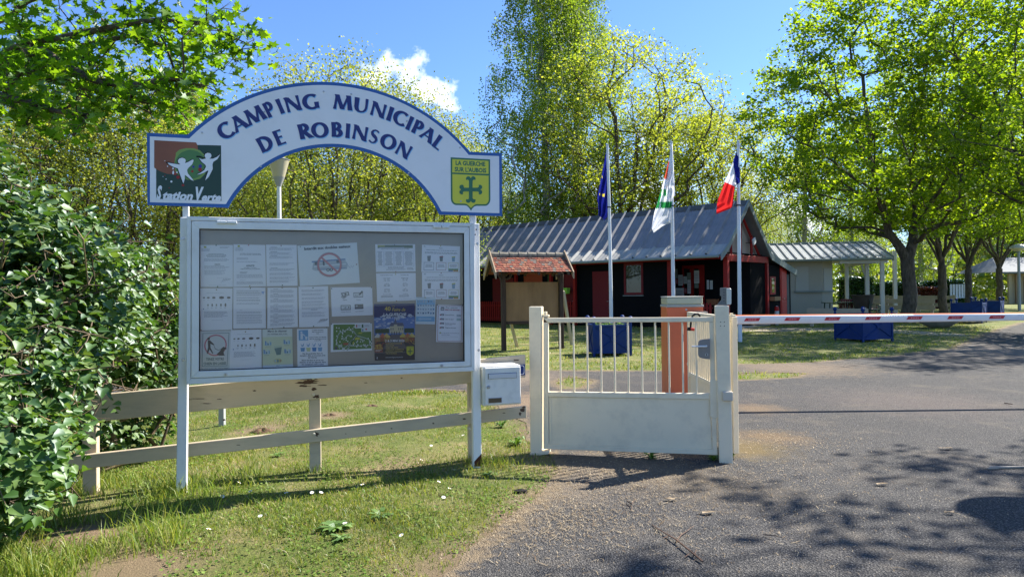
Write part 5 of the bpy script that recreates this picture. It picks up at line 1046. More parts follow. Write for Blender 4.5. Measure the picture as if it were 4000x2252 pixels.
# ================================================================== tiled information board
IB = Pl((-.23, 16.55), (1.31, 16.95))
def zi(x, y): return (1850+x/3.2218, 950+y/3.2218)
def iq(x, y, off=0.): return IB.at(*zi(x, y), off)
M_OAK = mat('dark_timber', (.085, .055, .038), .8, var=.4, vscale=5, stretch=(6, 6, .6), bump=.3, bscale=30)
M_PLY = mat('plywood', (.33, .19, .085), .65, var=.3, vscale=2.2, stretch=(2, 1, .5), dirt=(.20, .12, .06), dirt_amt=.45, dirt_scale=2.2)
ib = thing('information_board', 'timber information board with small tiled roof and blank plywood panel', 'information board', IB.o, IB.ang)
for x0, x1, yb in ((346, 405, 1352), (1068, 1128, 1335)):
    (a, zt), (b, _) = iq(x0, 395), iq(x1, yb); MB().box(a, b, -.08, .08, -.05, zt+.05).build('post', M_OAK, ib, bevel=.006)
(a, zt), (b, zb) = iq(405, 490), iq(1066, 968); MB().box(a, b, -.012, .012, zb, zt).build('panel', M_PLY, ib); (a2, zz), (b2, z3_) = iq(405, 968), iq(1066, 1003); MB().box(a, b, -.03, .03, z3_, zb).build('rail', M_OAK, ib, bevel=.004)
EZ = iq(200, 372)[1]; RZ = iq(270, 150)[1]; XL = iq(205, 340)[0]; XR = iq(1140, 340)[0]
dep = .62; MB().box(XL+.05, XR-.05, -.06, .06, EZ+.02, EZ+.12).build('beam', M_OAK, ib, bevel=.004)
for x in (XL+.05, XL+.55, XL+1.05, XL+1.55, XR-.10):
    m = MB(); s = .03; m.add([(x-s, -dep, EZ-.07), (x+s, -dep, EZ-.07), (x+s, -dep, EZ-.01), (x-s, -dep, EZ-.01), (x-s, 0, RZ-.10), (x+s, 0, RZ-.10), (x+s, 0, RZ-.03), (x-s, 0, RZ-.03)], [(0, 1, 2, 3), (4, 7, 6, 5), (0, 4, 5, 1), (1, 5, 6, 2), (2, 6, 7, 3), (3, 7, 4, 0)]); m.build('rafter', M_OAK, ib)
    m = MB(); m.add([(x-s, dep, EZ-.07), (x+s, dep, EZ-.07), (x+s, dep, EZ-.01), (x-s, dep, EZ-.01), (x-s, 0, RZ-.10), (x+s, 0, RZ-.10), (x+s, 0, RZ-.03), (x-s, 0, RZ-.03)], [(0, 3, 2, 1), (4, 5, 6, 7), (0, 1, 5, 4), (1, 2, 6, 5), (2, 3, 7, 6), (3, 0, 4, 7)]); m.build('rafter', M_OAK, ib)
for x0, y0, x1, y1 in ((310, 400, 372, 530), (470, 385, 405, 455), (1040, 395, 1085, 520), (1110, 395, 1075, 520)):
    (a, c), (b, d) = iq(x0, y0), iq(x1, y1); MB().tube([(a, -.05, c), ((a+b)/2+.02, -.05, (c+d)/2-.02), (b, -.05, d)], .035, 5).build('brace', M_OAK, ib)
M_TILES = [mat('roof_tile_%s' % n, c, .8, var=.4, vscale=8, bump=.3, bscale=40, dirt=(.10, .085, .07), dirt_amt=.6, dirt_scale=4) for n, c in (('red', (.30, .095, .06)), ('orange', (.36, .15, .085)), ('brown', (.17, .075, .055)), ('grey', (.20, .16, .13)))]
sl = math.atan2(RZ-EZ, dep); SL = math.hypot(RZ-EZ, dep); rows = 8; nt_ = 24; tw = (XR-XL)/nt_; tl_ = SL/rows
def tile_mesh(i, m_):
    mb = MB(); w2 = tw*.49; t = .013; L_ = tl_*1.25; mb.add([(-w2, 0, 0), (w2, 0, 0), (w2, 0, t), (-w2, 0, t), (-w2, L_, -.004), (w2, L_, -.004), (w2, L_, t-.008), (-w2, L_, t-.008)], [(0, 1, 2, 3), (4, 7, 6, 5), (0, 4, 5, 1), (1, 5, 6, 2), (2, 6, 7, 3), (3, 7, 4, 0)]); return mb.mesh('tile', m_, bevel=.003)
tms = [tile_mesh(i, m_) for i, m_ in enumerate(M_TILES)]
for side in (-1, 1):
    if side == 1:
        mb = MB(); mb.add([(XL, dep, EZ), (XR, dep, EZ), (XR, 0, RZ), (XL, 0, RZ), (XL, dep, EZ-.02), (XR, dep, EZ-.02), (XR, 0, RZ-.02), (XL, 0, RZ-.02)], [(0, 1, 2, 3), (4, 7, 6, 5), (0, 4, 5, 1)]); mb.build('rear_tiles', M_TILES[0], ib); continue
    mb = MB(); mb.add([(XL+.01, -dep+.01, EZ-.012), (XR-.01, -dep+.01, EZ-.012), (XR-.01, 0, RZ-.012), (XL+.01, 0, RZ-.012)], [(0, 1, 2, 3)]); mb.build('roof_boards', M_OAK, ib)
    for r in range(rows):
        for c in range(nt_):
            o = add_obj('roof_tile', random.choices(tms, (5, 3, 3, 2))[0], ib); y = -dep+math.cos(sl)*tl_*r; z = EZ+math.sin(sl)*tl_*r
            o.location = (XL+tw*(c+.5+(.25 if r % 2 else -.25)*.6)+random.uniform(-.004, .004), y, z+random.uniform(0, .005)); o.rotation_euler = (sl-.10+random.uniform(-.03, .03), random.uniform(-.03, .03), random.uniform(-.03, .03))
mt = mat('ridge_mortar', (.30, .27, .21), .9, var=.5, vscale=9, bump=.6, dirt=(.08, .075, .06), dirt_amt=.8, dirt_scale=5)
for c in range(8):
    x0 = XL+(XR-XL)*c/8; m = MB(); m.tube([(x0, 0, RZ-.01), (x0+(XR-XL)/8*1.02, 0, RZ-.015)], [.095, .085], 10); m.build('ridge_tile', mt, ib, smooth=True)
for x in (XL-.02, XR):
    for s in (-1, 1):
        m = MB(); m.add([(x, s*(dep+.05), EZ-.16), (x+.025, s*(dep+.05), EZ-.16), (x+.025, s*(dep+.05), EZ+.0), (x, s*(dep+.05), EZ+.0), (x, 0, RZ-.06), (x+.025, 0, RZ-.06), (x+.025, 0, RZ+.13), (x, 0, RZ+.13)], [(0, 1, 2, 3), (4, 7, 6, 5), (0, 4, 5, 1), (1, 5, 6, 2), (2, 6, 7, 3), (3, 7, 4, 0)]); m.build('bargeboard', mat('pale_timber', (.46, .34, .22), .8, var=.25, vscale=6), ib)
M_PROP = mat('prop_timber', (.52, .46, .33), .8, var=.2)
for (x0, y0, x1, y1) in ((440, 900, 550, 1262), (1125, 600, 1238, 1255)):
    (a, c), (b, d) = iq(x0, y0, .1), iq(x1, y1, .9); MB().tube([(a, .08, c), (b, .9, -.02)], .045, 4).build('prop', M_PROP, ib)
# ================================================================== planters
M_BLUE = mat('planter_blue', (.006, .034, .16), .55, var=.2, vscale=3, dirt=(.02, .04, .09), dirt_amt=.5)
M_SOIL = mat('potting_soil', (.05, .035, .025), .95, bump=.8)
def planter_parts(root, s, h, fin=True):
    w = s/2; pw = .05
    for x in (-1, 1):
        for y in (-1, 1):
            MB().box(x*w-pw/2, x*w+pw/2, y*w-pw/2, y*w+pw/2, 0, h+.05).build('corner_post', M_BLUE, root, bevel=.004)
            if fin: m = MB(); m.lathe([(.02, 0), (.02, .02), (.045, .04), (.055, .075), (.045, .11), (.015, .13)], n=12); o = m.build('finial', M_BLUE, root, smooth=True); o.location = (x*w, y*w, h+.05)
    for k in range(4):
        a = k*math.pi/2; m = MB(); m.box(-w+pw/2, w-pw/2, -w-.008, -w+.012, .06, h); o = m.build('side_panel', M_BLUE, root); o.rotation_euler = (0, 0, a)
        m = MB(); m.box(-w+pw/2, w-pw/2, -w-.025, -w-.0085, h-.05, h); m.box(-w+pw/2, w-pw/2, -w-.025, -w-.0085, .06, .11)
        o = m.build('rail', M_BLUE, root, bevel=.003); o.rotation_euler = (0, 0, a)
        m = MB(); zc_ = (h+.06)/2
        for s1 in (-1, 1):
            for s2 in (-1, 1): m.tube([(s1*.03, -w-.015, zc_+s2*.03), (s1*(w-.05), -w-.015, zc_+s2*(h/2-.09))], .013, 4)
        m.tube([(0, -w-.009, zc_), (0, -w-.034, zc_)], .045, 14); o = m.build('cross_brace', M_BLUE, root); o.rotation_euler = (0, 0, a)
    MB().box(-w+.02, w-.02, -w+.02, w-.02, h-.10, h-.05).build('soil', M_SOIL, root)
def planter(label, x, y, rz, s, h, plants=True, fin=True):
    t = thing('planter', label, 'planter', (x, y, 0), rz, 'blue square planters'); planter_parts(t, s, h, fin)
    if plants:
        n = 240; V_ = []; F_ = []
        for k in range(n):
            c = Vector((random.uniform(-.42, .42)*s, random.uniform(-.42, .42)*s, h-.05+random.random()**2*.10)); a, b = random.random()*6.28, random.uniform(-.5, .9); d = Vector((math.cos(a), math.sin(a), b)).normalized(); e_ = d.cross(Vector((0, 0, 1))).normalized()*.02; L_ = .06
            i = len(V_); V_ += [c, c+d*L_*.5+e_, c+d*L_, c+d*L_*.5-e_]; F_ += [(i, i+1, i+2, i+3)]
        me = bpy.data.meshes.new('plants'); me.from_pydata([tuple(v) for v in V_], [], F_); me.materials.append(M_WEED); o = add_obj('plants', me); o.location = (x, y, 0); tag(o, 'low green plants filling a blue square planter on the grass', 'plants', 'plants in the blue planters', 'thing'); o.name = 'planter_plants'
        o['label'] = 'low green plants growing in the ' + label.split(',')[0].replace('blue planter', 'blue planter')
    return t
planter('blue planter seen through the bars of the small gate, standing on the lawn', 2.13, 15.15, .06, .80, .68, fin=True)
planter('blue planter set corner-on under the barrier arm, nearest to the road', 9.42, 18.35, .31, .96, .72, plants=False)
planter('blue planter on the far lawn, left one of the adjoining pair', P(*D(2437, 770), 27).x, 27.0, -.75, 1.0, .78, plants=False)
planter('blue planter on the far lawn, right one of the adjoining pair', P(*D(2484, 770), 29.2).x, 29.2, -.75, 1.0, .80, plants=False)
# ================================================================== flags
def zf(x, y): return (2300+x/2.9, 500+y/2.9)
M_POLE = mat('flagpole_white', (.70, .72, .74), .35, dirt=(.4, .4, .4), dirt_amt=.3)
def pole(label, xt, yt, xb, yb, Y):
    a, b = P(*D(xt, yt), Y), P(*D(xb, yb), Y); t = thing('flagpole', label, 'flagpole', (b.x, Y, 0), 0, 'white flagpoles')
    MB().tube([(0, 0, -.05), (0, 0, 1.5), ((a.x-b.x)*.4, 0, a.z*.7), (a.x-b.x, 0, a.z)], [.055, .052, .045, .036], 12).build('shaft', M_POLE, t, smooth=True)
    MB().lathe([(.042, a.z), (.042, a.z+.03), (.01, a.z+.05)], (a.x-b.x, 0, 0), 12).build('cap', M_STEEL, t)
    o = MB().tube([((a.x-b.x)*.5, 0, a.z*.68), ((a.x-b.x)*.5, 0, a.z*.68+.03)], .062, 10).build('clamp', M_SEAL, t); return t
pole('left flagpole carrying the dark blue flag with yellow stars', 1528, 366, 1538, 850, 19.6)
pole('middle flagpole carrying the mostly white regional flag', 1689, 360, 1695, 850, 19.0)
pole('right flagpole carrying the blue, white and red flag', 1857, 357, 1862, 860, 18.4)
def flag_mat(n, c): return leaf_mat(n, c, c, c, .45, .6, .03, (1.15, 1.15, 1.15))
FM = {'navy': flag_mat('flag_navy', (.012, .018, .20)), 'white': flag_mat('flag_white', (.80, .81, .84)), 'red': flag_mat('flag_red', (.72, .03, .03)), 'green': flag_mat('flag_green', (.03, .26, .07)), 'yellow': flag_mat('flag_yellow', (.75, .62, .05)), 'orange': flag_mat('flag_orange', (.70, .10, .05))}
def flag(label, cat, Y, cols, colour, folds=3.0, amp=.05):
    """cols: list of (u, top px, bottom px) in the zoomed picture of the flags; colour(u, v, px, py) -> material name"""
    nu, nv = 46, 30; us = np.linspace(0, 1, nu); c0 = P(*zf(*cols[0][1]), Y); V_ = []; px = {}
    for i, u in enumerate(us):
        j = max(k for k in range(len(cols)-1) if cols[k][0] <= u+1e-9); a, b = cols[j], cols[j+1]; t = (u-a[0])/(b[0]-a[0])
        tp = [a[1][k]+(b[1][k]-a[1][k])*t for k in (0, 1)]; bt = [a[2][k]+(b[2][k]-a[2][k])*t for k in (0, 1)]
        for k in range(nv):
            v = k/(nv-1); x, y = tp[0]+(bt[0]-tp[0])*v, tp[1]+(bt[1]-tp[1])*v; px[(i, k)] = (x, y)
            w = P(*zf(x, y), Y+amp*min(1, u*3)*math.sin(folds*6.28*v+u*3)+.03*math.sin(u*9+v*4)); V_.append(w-c0)
    names = list(FM); F_ = []; M_ = []
    for i in range(nu-1):
        for k in range(nv-1):
            F_.append((i*nv+k, (i+1)*nv+k, (i+1)*nv+k+1, i*nv+k+1)); x, y = px[(i, k)]; M_.append(names.index(colour((us[i]+us[i+1])/2, (k+.5)/(nv-1), x, y)))
    me = bpy.data.meshes.new('flag'); me.from_pydata([tuple(v) for v in V_], [], F_)
    for n in names: me.materials.append(FM[n])
    me.polygons.foreach_set('material_index', M_); me.polygons.foreach_set('use_smooth', [True]*len(F_)); o = add_obj('flag', me); o.location = c0; tag(o, label, 'flag', 'limp flags on the white poles')
flag('blue, white and red striped flag drooping from the right pole', 'flag', 18.35, [(0, (1706, 155), (1714, 620)), (.12, (1690, 210), (1700, 625)), (.33, (1635, 380), (1672, 645)), (.66, (1545, 607), (1657, 655)), (.85, (1495, 730), (1635, 850)), (.95, (1462, 815), (1620, 905)), (1, (1455, 830), (1445, 975))], lambda u, v, x, y: 'navy' if u < .33 else 'white' if u < .66 else 'red', 2.2, .045)
def reg(u, v, x, y):
    if 370 < y < 560 and x < 912-(y-370)*.12 and v < .42: return 'orange'
    if 500 < y < 665 and 858 < x < 885 and v > .3: return 'orange'
    if 680 < y < 895 and (x < 822-(y-680)*.18+10 or (x > 850-(y-700)*.22+10 and y > 835-(935-x)*.0) or (845 < x < 878 and y < 760)): return 'green'
    if 820 < y < 893 and x > 815: return 'green'
    return 'white'
flag('white regional flag with green and red patches drooping from the middle pole', 'flag', 18.95, [(0, (948, 170), (978, 765)), (.15, (925, 280), (965, 770)), (.35, (885, 440), (945, 790)), (.5, (850, 590), (938, 880)), (.65, (822, 690), (935, 960)), (.8, (782, 830), (932, 1070)), (.92, (740, 960), (850, 1100)), (1, (712, 1130), (735, 1185))], reg, 2.6, .05)
flag('dark blue flag with yellow stars hanging behind the left pole', 'flag', 19.68, [(0, (204, 215), (222, 700)), (.2, (190, 300), (225, 780)), (.5, (138, 570), (222, 900)), (.75, (98, 780), (218, 990)), (.9, (110, 930), (212, 1000)), (1, (108, 985), (180, 1045))], lambda u, v, x, y: 'yellow' if (abs(x-165) < 13 and abs(y-750) < 14) or (abs(x-150) < 5 and abs(y-540) < 8) or (abs(x-125) < 4 and abs(y-740) < 8) else 'navy', 2.5, .05)
# ================================================================== camp office
M_BLACK = mat('black_boarding', (.008, .008, .009), .95, spec=.1, var=.2, vscale=4)
M_RT = mat('red_timber', (.30, .012, .010), .55, var=.15, vscale=4, dirt=(.16, .02, .015), dirt_amt=.3)
M_RD = mat('red_door', (.50, .022, .016), .5, var=.06); M_MAR = mat('maroon_door', (.16, .014, .018), .6)
M_ROOF = mat('roof_slate_grey', (.27, .265, .27), .5, .0, var=.18, vscale=2.5, dirt=(.14, .14, .145), dirt_amt=.4, dirt_scale=1.5)
M_ROOF_SUNLIT = mat('roof_sunlit_eave', (.42, .41, .37), .5, var=.2, vscale=5); M_FASC = mat('fascia_grey', (.26, .30, .29), .6, var=.15); M_SOFF = mat('soffit_board', (.42, .34, .28), .7)
OA = (7.55, 24.0); OANG = math.atan2(-.68, .73)
of = thing('camp_office', 'long black and red camp office with steep grey ribbed metal roof', 'building', (*OA, 0), OANG)
OX = Vector((math.cos(OANG), math.sin(OANG), 0)); OY = Vector((-OX.y, OX.x, 0)); OO = Vector((*OA, 0))
def oq(px, py, y=0.):
    """picture point (display pixels) on the office's front plane at depth y -> local (x, z)"""
    d = ray(px/.644, py/.644); o = OO+OY*y; t = (o-C0).dot(OY)/d.dot(OY); w = C0+d*t-o; return w.dot(OX), w.z
def oqg(px, py, x=0.):
    d = ray(px/.644, py/.644); o = OO+OX*x; t = (o-C0).dot(OX)/d.dot(OX); w = C0+d*t-o; return w.dot(OY), w.z
WL = -17.0; PM = oq(1686, 700)[0]
EAV, EY, KY, KZ, RY, RZo = 2.62, -.72, -.12, 3.02, 1.55, 4.64
def obox(name, x0, x1, y0, y1, z0, z1_, m_, par=of, bev=.0): return MB().box(x0, x1, y0, y1, z0, z1_).build(name, m_, par, bevel=bev)
obox('front_wall', WL, PM-.02, 0, .12, 0, 2.72, M_BLACK); obox('porch_back_wall', oq(1690, 700, 2.0)[0]-.02, -.02, 2.0, 2.12, 0, 2.72, M_BLACK); SW = oq(1690, 700, 2.0)[0]; obox('porch_side_wall', SW-.14, SW-.021, .13, 2.0, 0, 2.72, M_BLACK)
for k in range(13): obox('wall_board', WL, PM-.02, -.006, -.0005, .02+.205*k, .02+.205*k+.19, M_BLACK)
for k in range(12): obox('wall_board', -.0195, -.014, 3.52, 5.88, .02+.19*k, .02+.19*k+.175, M_BLACK)
obox('end_wall', -.14, -.02, 3.50, 5.9, 0, 2.35, M_BLACK); obox('back_wall', WL, -.15, 5.8, 5.9, 0, 2.0, M_BLACK); obox('porch_return_wall', -.14, -.02, 2.13, 3.40, 0, 2.70, M_BLACK)
obox('porch_floor', PM-.1, .1, -.1, 3.5, .01, .06, mat('slab', (.34, .32, .28), .9, var=.2, bump=.3)); obox('wall_plate', WL, .06, -.06, .10, 2.50, 2.66, M_RT); obox('ceiling', WL, -.15, .13, 3.4, 2.723, 2.75, M_BLACK)
# gable
ty0, ty1 = -.05, 3.45
obox('tie_beam', -.10, .06, ty0, ty1+.05, 2.42, 2.66, M_RT, bev=.01)
for y in (0, 3.42): obox('porch_post', -.09, .07, y-.08, y+.08, 0, 2.42, M_RT, bev=.008)
obox('porch_post', PM-.08, PM+.08, -.09, .07, 0, 2.50, M_RT, bev=.008)
m = MB(); m.add([(-.25, .1, 2.66), (-.25, 3.35, 2.66), (-.25, 1.43, 4.45), (-.27, .1, 2.66), (-.27, 3.35, 2.66), (-.27, 1.43, 4.45)], [(0, 1, 2), (5, 4, 3), (0, 3, 4, 1), (1, 4, 5, 2), (2, 5, 3, 0)]); m.build('gable_panel', M_SOFF, of)
for (y0, z0, y1, z1_) in ((1.42, 2.66, 1.42, 4.2), (2.35, 2.66, 2.35, 3.45), (.62, 2.66, .62, 3.4), (1.42, 4.25, 3.1, 2.66), (1.42, 4.25, .2, 2.75)): MB().tube([(-.12, y0, z0), (-.12, y1, z1_)], .055, 4).build('gable_timber', M_RT, of)
# roof
def slope(name, y0, z0, y1, z1_, x0, x1, m_, t=.05, par=of):
    return MB().add([(x0, y0, z0-t), (x1, y0, z0-t), (x1, y1, z1_-t), (x0, y1, z1_-t), (x0, y0, z0), (x1, y0, z0), (x1, y1, z1_), (x0, y1, z1_)], [(0, 3, 2, 1), (4, 5, 6, 7), (0, 1, 5, 4), (1, 2, 6, 5), (2, 3, 7, 6), (3, 0, 4, 7)]).build(name, m_, par)
RX1 = .16; pitch = .60; npan = int((RX1-WL)/pitch)
def sheet_mesh(y0, z0, y1, z1_, w, m_, name='roof_sheet'):
    """one metal sheet with a raised rib along each edge and two shallow pleats"""
    L_ = math.hypot(y1-y0, z1_-z0); ny_, nz = -(z1_-z0)/L_, (y1-y0)/L_
    pr = [(0, 0), (w*.01, .0), (w*.04, .085), (w*.10, .085), (w*.20, 0), (w*.36, 0), (w*.38, .010), (w*.42, .010), (w*.44, 0), (w*.66, 0), (w*.68, .010), (w*.72, .010), (w*.74, 0), (w, 0)]
    vs = []
    for (yy, zz) in ((y0, z0), (y1, z1_)):
        for x, h in pr: vs.append((x, yy+ny_*h, zz+nz*h))
    n = len(pr); fs = [(i, i+1, n+i+1, n+i) for i in range(n-1)]; return MB().add(vs, fs).mesh(name, m_)
shm = sheet_mesh(KY, KZ, RY, RZo, pitch, M_ROOF); she = sheet_mesh(EY, EAV, KY-.004, KZ-.006, pitch, M_ROOF_SUNLIT)  # eave sheets: same metal in a paler colour, painting in the sunlit band
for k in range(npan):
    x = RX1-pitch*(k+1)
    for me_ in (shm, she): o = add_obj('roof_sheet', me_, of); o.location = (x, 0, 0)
    if k % 1 == 0: m = MB(); m.lathe([(.02, 0), (.02, .02)], n=6); o = m.build('roof_fixing', M_SEAL, of); t_k = .36; o.location = (x+pitch*.075, KY+(RY-KY)*t_k-.03, KZ+(RZo-KZ)*t_k+.045)
slope('roof_deck', KY+.03, KZ-.012, RY, RZo-.03, WL, RX1-.02, M_FASC); slope('eave_deck', EY+.03, EAV-.012, KY+.05, KZ-.03, WL, RX1-.02, M_FASC)
slope('rear_roof', 3.55, 2.75, RY, RZo, WL, RX1, M_ROOF); slope('lean_to_roof', 6.15, 2.14, 3.55, 2.745, WL, RX1, M_ROOF)
m = MB(); m.add([(WL, RY-.20, RZo-.16), (RX1, RY-.20, RZo-.16), (RX1, RY, RZo+.06), (WL, RY, RZo+.06), (RX1, RY+.20, RZo-.13), (WL, RY+.20, RZo-.13)], [(0, 1, 2, 3), (3, 2, 4, 5), (1, 4, 2)]); m.build('ridge_cap', mat('ridge_cap', (.13, .125, .115), .7, var=.3), of)
for (y0, z0, y1, z1_) in ((EY, EAV, KY, KZ), (KY, KZ, RY, RZo+.04), (3.55, 2.75, RY, RZo+.04), (6.15, 2.14, 3.55, 2.75)):
    m = MB(); m.add([(RX1-.02, y0, z0-.20), (RX1+.02, y0, z0-.20), (RX1+.02, y0, z0+.05), (RX1-.02, y0, z0+.05), (RX1-.02, y1, z1_-.20), (RX1+.02, y1, z1_-.20), (RX1+.02, y1, z1_+.05), (RX1-.02, y1, z1_+.05)], [(0, 1, 2, 3), (4, 7, 6, 5), (0, 4, 5, 1), (1, 5, 6, 2), (2, 6, 7, 3), (3, 7, 4, 0)]); m.build('bargeboard', M_FASC, of)
m = MB(); m.tube([(WL, EY-.06, EAV-.05), (RX1-.08, EY-.06, EAV-.05)], .06, 10); m.build('gutter', M_FASC, of, smooth=True)
slope('soffit', EY+.02, EAV-.10, 0, 2.60, WL, RX1-.05, M_RT, .02)
# front openings
def oframe(name, px0, py0, px1, py1, mf, mi, t=.07, y=-.03, par=of, label=None, iname='pane'):
    (x0, z1_), (x1, z0) = oq(px0, py0), oq(px1, py1); f_ = MB()
    f_.box(x0, x0+t, y, .02, z0, z1_); f_.box(x1-t, x1, y, .02, z0, z1_); f_.box(x0+t, x1-t, y, .02, z1_-t, z1_); f_.box(x0+t, x1-t, y, .02, z0, z0+t); fr_ = f_.build(name, mf, par)
    MB().box(x0+t, x1-t, -.008, -.002, z0+t, z1_-t).build(iname, mi, fr_)
    if label: fr_['label'] = label
    return fr_
M_WG = mat('dark_window_glass', (.012, .016, .014), .03, spec=1.0); M_WG.node_tree.nodes['Principled BSDF'].inputs['IOR'].default_value = 1.35
w_ = oframe('window', 1570, 662, 1619, 741, M_MAR, M_WG, .09, label='maroon framed window reflecting foliage'); x0, z0 = oq(1569, 743); x1, _ = oq(1620, 743); MB().box(x0, x1, -.07, .0, z0-.02, z0+.01).build('sill', M_FASC, w_)
def odoor(px0, px1, pyt, m_, name='door', z0=.06, label=None):
    (x0, zt), (x1, _) = oq(px0, pyt), oq(px1, pyt); o = MB().box(x0, x1, -.03, -.002, z0, zt).build(name, m_, of, bevel=.004)
    if label: o['label'] = label
    MB().tube([(x1-.09, -.03, 1.0), (x1-.09, -.06, 1.0), (x1-.18, -.06, 1.0)], .01, 6).build('handle', M_STEEL, o); return o
odoor(1491, 1537, 683, M_MAR)
odoor(1420, 1450, 690, M_MAR, 'shutter', .95); odoor(1240, 1292, 700, M_MAR, 'shutter', .95)
(x0, zt), (x1, z0) = oq(1318, 690), oq(1365, 740); MB().box(x0, x1, -.012, -.002, .95, zt).build('notice_panel', mat('orange_panel', (.36, .07, .03), .6), of)
(x0, zt), (x1, z0) = oq(1378, 690), oq(1388, 740); MB().box(x0, x1, -.012, -.002, .95, zt).build('green_panel', mat('green_leafy_panel', (.06, .12, .04), .6, var=.6, vscale=12), of)
for px in (1455, 1395, 1307): x0, _ = oq(px, 700); MB().box(x0-.06, x0+.06, -.30, -.18, 0, 2.5).build('veranda_post', M_RT, of)
# picket balustrades
def pickets(px0, px1, ztop, y, zb=.1, par=of, n=None):
    x0, x1 = oq(px0, 780)[0], oq(px1, 780)[0]; n = n or int((x1-x0)/.13); r = MB(); r.box(x0, x1, y, y+.03, zb+.1, zb+.16); r.box(x0, x1, y, y+.03, ztop-.22, ztop-.16); rail = r.build('picket_rail', M_RT, par)
    mb = MB(); w2 = .042; mb.prism([(-w2, zb), (w2, zb), (w2, ztop-.05), (.02, ztop), (-.02, ztop), (-w2, ztop-.05)], y-.02, y-.001); me_ = mb.mesh('picket', M_RT)
    for k in range(n): o = add_obj('picket', me_, par); o.location = (x0+(x1-x0)*(k+.5)/n, 0, 0)
pickets(1398, 1454, 1.0, -.24); pickets(1200, 1306, 1.0, -.24); pickets(1690, 1790, .95, .05, .06)
# inside the porch
yb_ = 1.985
def porch(name, px0, py0, px1, py1, m_, d=.01, par=of, y=yb_):
    (x0, z1_), (x1, z0) = oq(px0, py0, y), oq(px1, py1, y); return MB().box(x0, x1, y-d, y, z0, z1_).build(name, m_, par)
(x0, zt), (x1, _) = oq(1716, 668, yb_), oq(1772, 668, yb_); dpar = MB().box(x0, x1, yb_-.03, yb_-.001, .06, zt).build('entrance_door', M_RT, of)
porch('door_pane', 1722, 676, 1738, 800, M_WG, .035, dpar); porch('door_pane', 1746, 676, 1760, 800, M_WG, .036, dpar)
PW = mat('pale_paper', (.62, .64, .62), .7); PG = mat('greenish_poster', (.20, .26, .20), .7); PR_ = mat('reddish_poster', (.36, .06, .05), .7)
for (a, b, c, d, m_, lb) in ((1699, 676, 1705, 700, PG, 'greenish poster on the dark porch wall, partly behind the middle flagpole'), (1699, 701, 1705, 714, PR_, 'orange-red leaflet under the greenish poster in the porch'), (1706, 691, 1718, 718, PW, 'blank pale sheet in the porch, right of the greenish poster'), (1719, 695, 1728, 713, PW, 'small pale sheet on the left glass of the porch door'), (1728, 685, 1738, 702, PG, 'dull green leaflet high on the porch door'), (1729, 703, 1738, 738, PW, 'tall sheet below the dull green leaflet on the porch door'), (1699, 724, 1721, 757, PW, 'largest printed sheet low on the porch wall beside the middle pole'), (1720, 724, 1728, 737, PR_, 'small dark red card on the porch door'), (1746, 680, 1759, 712, PW, 'white sheet with holes on the right glass of the porch door'), (1747, 713, 1757, 724, PG, 'faded picture low on the right glass of the porch door'), (1778, 704, 1784, 727, PW, 'narrow white card right of the porch door'), (1786, 705, 1793, 727, PW, 'narrow white and red card, rightmost on the porch wall')):
    y = yb_-.045; (x0, z1_), (x1, z0) = oq(a, b, y), oq(c, d, y); w = OO+OX*x0+OY*y+Vector((0, 0, z0)); mb = MB(); mb.box(0, x1-x0, -.003, 0, 0, z1_-z0)
    o = mb.build('paper_sheet', m_); o.location = w; o.rotation_euler = (0, 0, OANG); tag(o, lb, 'paper sheet', 'papers stuck up in the office porch')
    mb = MB()
    for k in range(6): mb.flat([(.02, (z1_-z0)*(.15+.12*k)), ((x1-x0)*.85, (z1_-z0)*(.15+.12*k)), ((x1-x0)*.85, (z1_-z0)*(.19+.12*k)), (.02, (z1_-z0)*(.19+.12*k))], -.0035)
    mb.build('print', ink((.30, .30, .32)), o)
def wbox(label, cat, name, px0, py0, px1, py1, y, m_, dep=.2, front=True):
    (x0, z1_), (x1, z0) = oq(px0, py0, y), oq(px1, py1, y); w = OO+OX*((x0+x1)/2)+OY*y+Vector((0, 0, z0)); W2 = (x1-x0)/2; h = z1_-z0
    m = MB(); m.add([(-W2*.85, -dep, 0), (W2*.85, -dep, 0), (W2*.85, 0, 0), (-W2*.85, 0, 0), (-W2, -dep*1.1, h), (W2, -dep*1.1, h), (W2, 0, h), (-W2, 0, h)], [(0, 3, 2, 1), (0, 1, 5, 4), (1, 2, 6, 5), (2, 3, 7, 6), (3, 0, 4, 7)]); m.box(-W2*.93, W2*.93, -dep*1.02, -.01, h*.75, h*.85)
    o = m.build(name, m_); o.location = w; o.rotation_euler = (0, 0, OANG); tag(o, label, cat)
wbox('lime green flower box on the red railing, right of the tiled board', 'flower box', 'flower_box', 1409, 724, 1435, 738, -.28, mat('lime_plastic', (.28, .55, .06), .5)); wbox('terracotta flower box on the dark wall inside the porch', 'flower box', 'wall_flower_box', 1783, 752, 1809, 766, 1.9, mat('terracotta', (.30, .12, .05), .8))
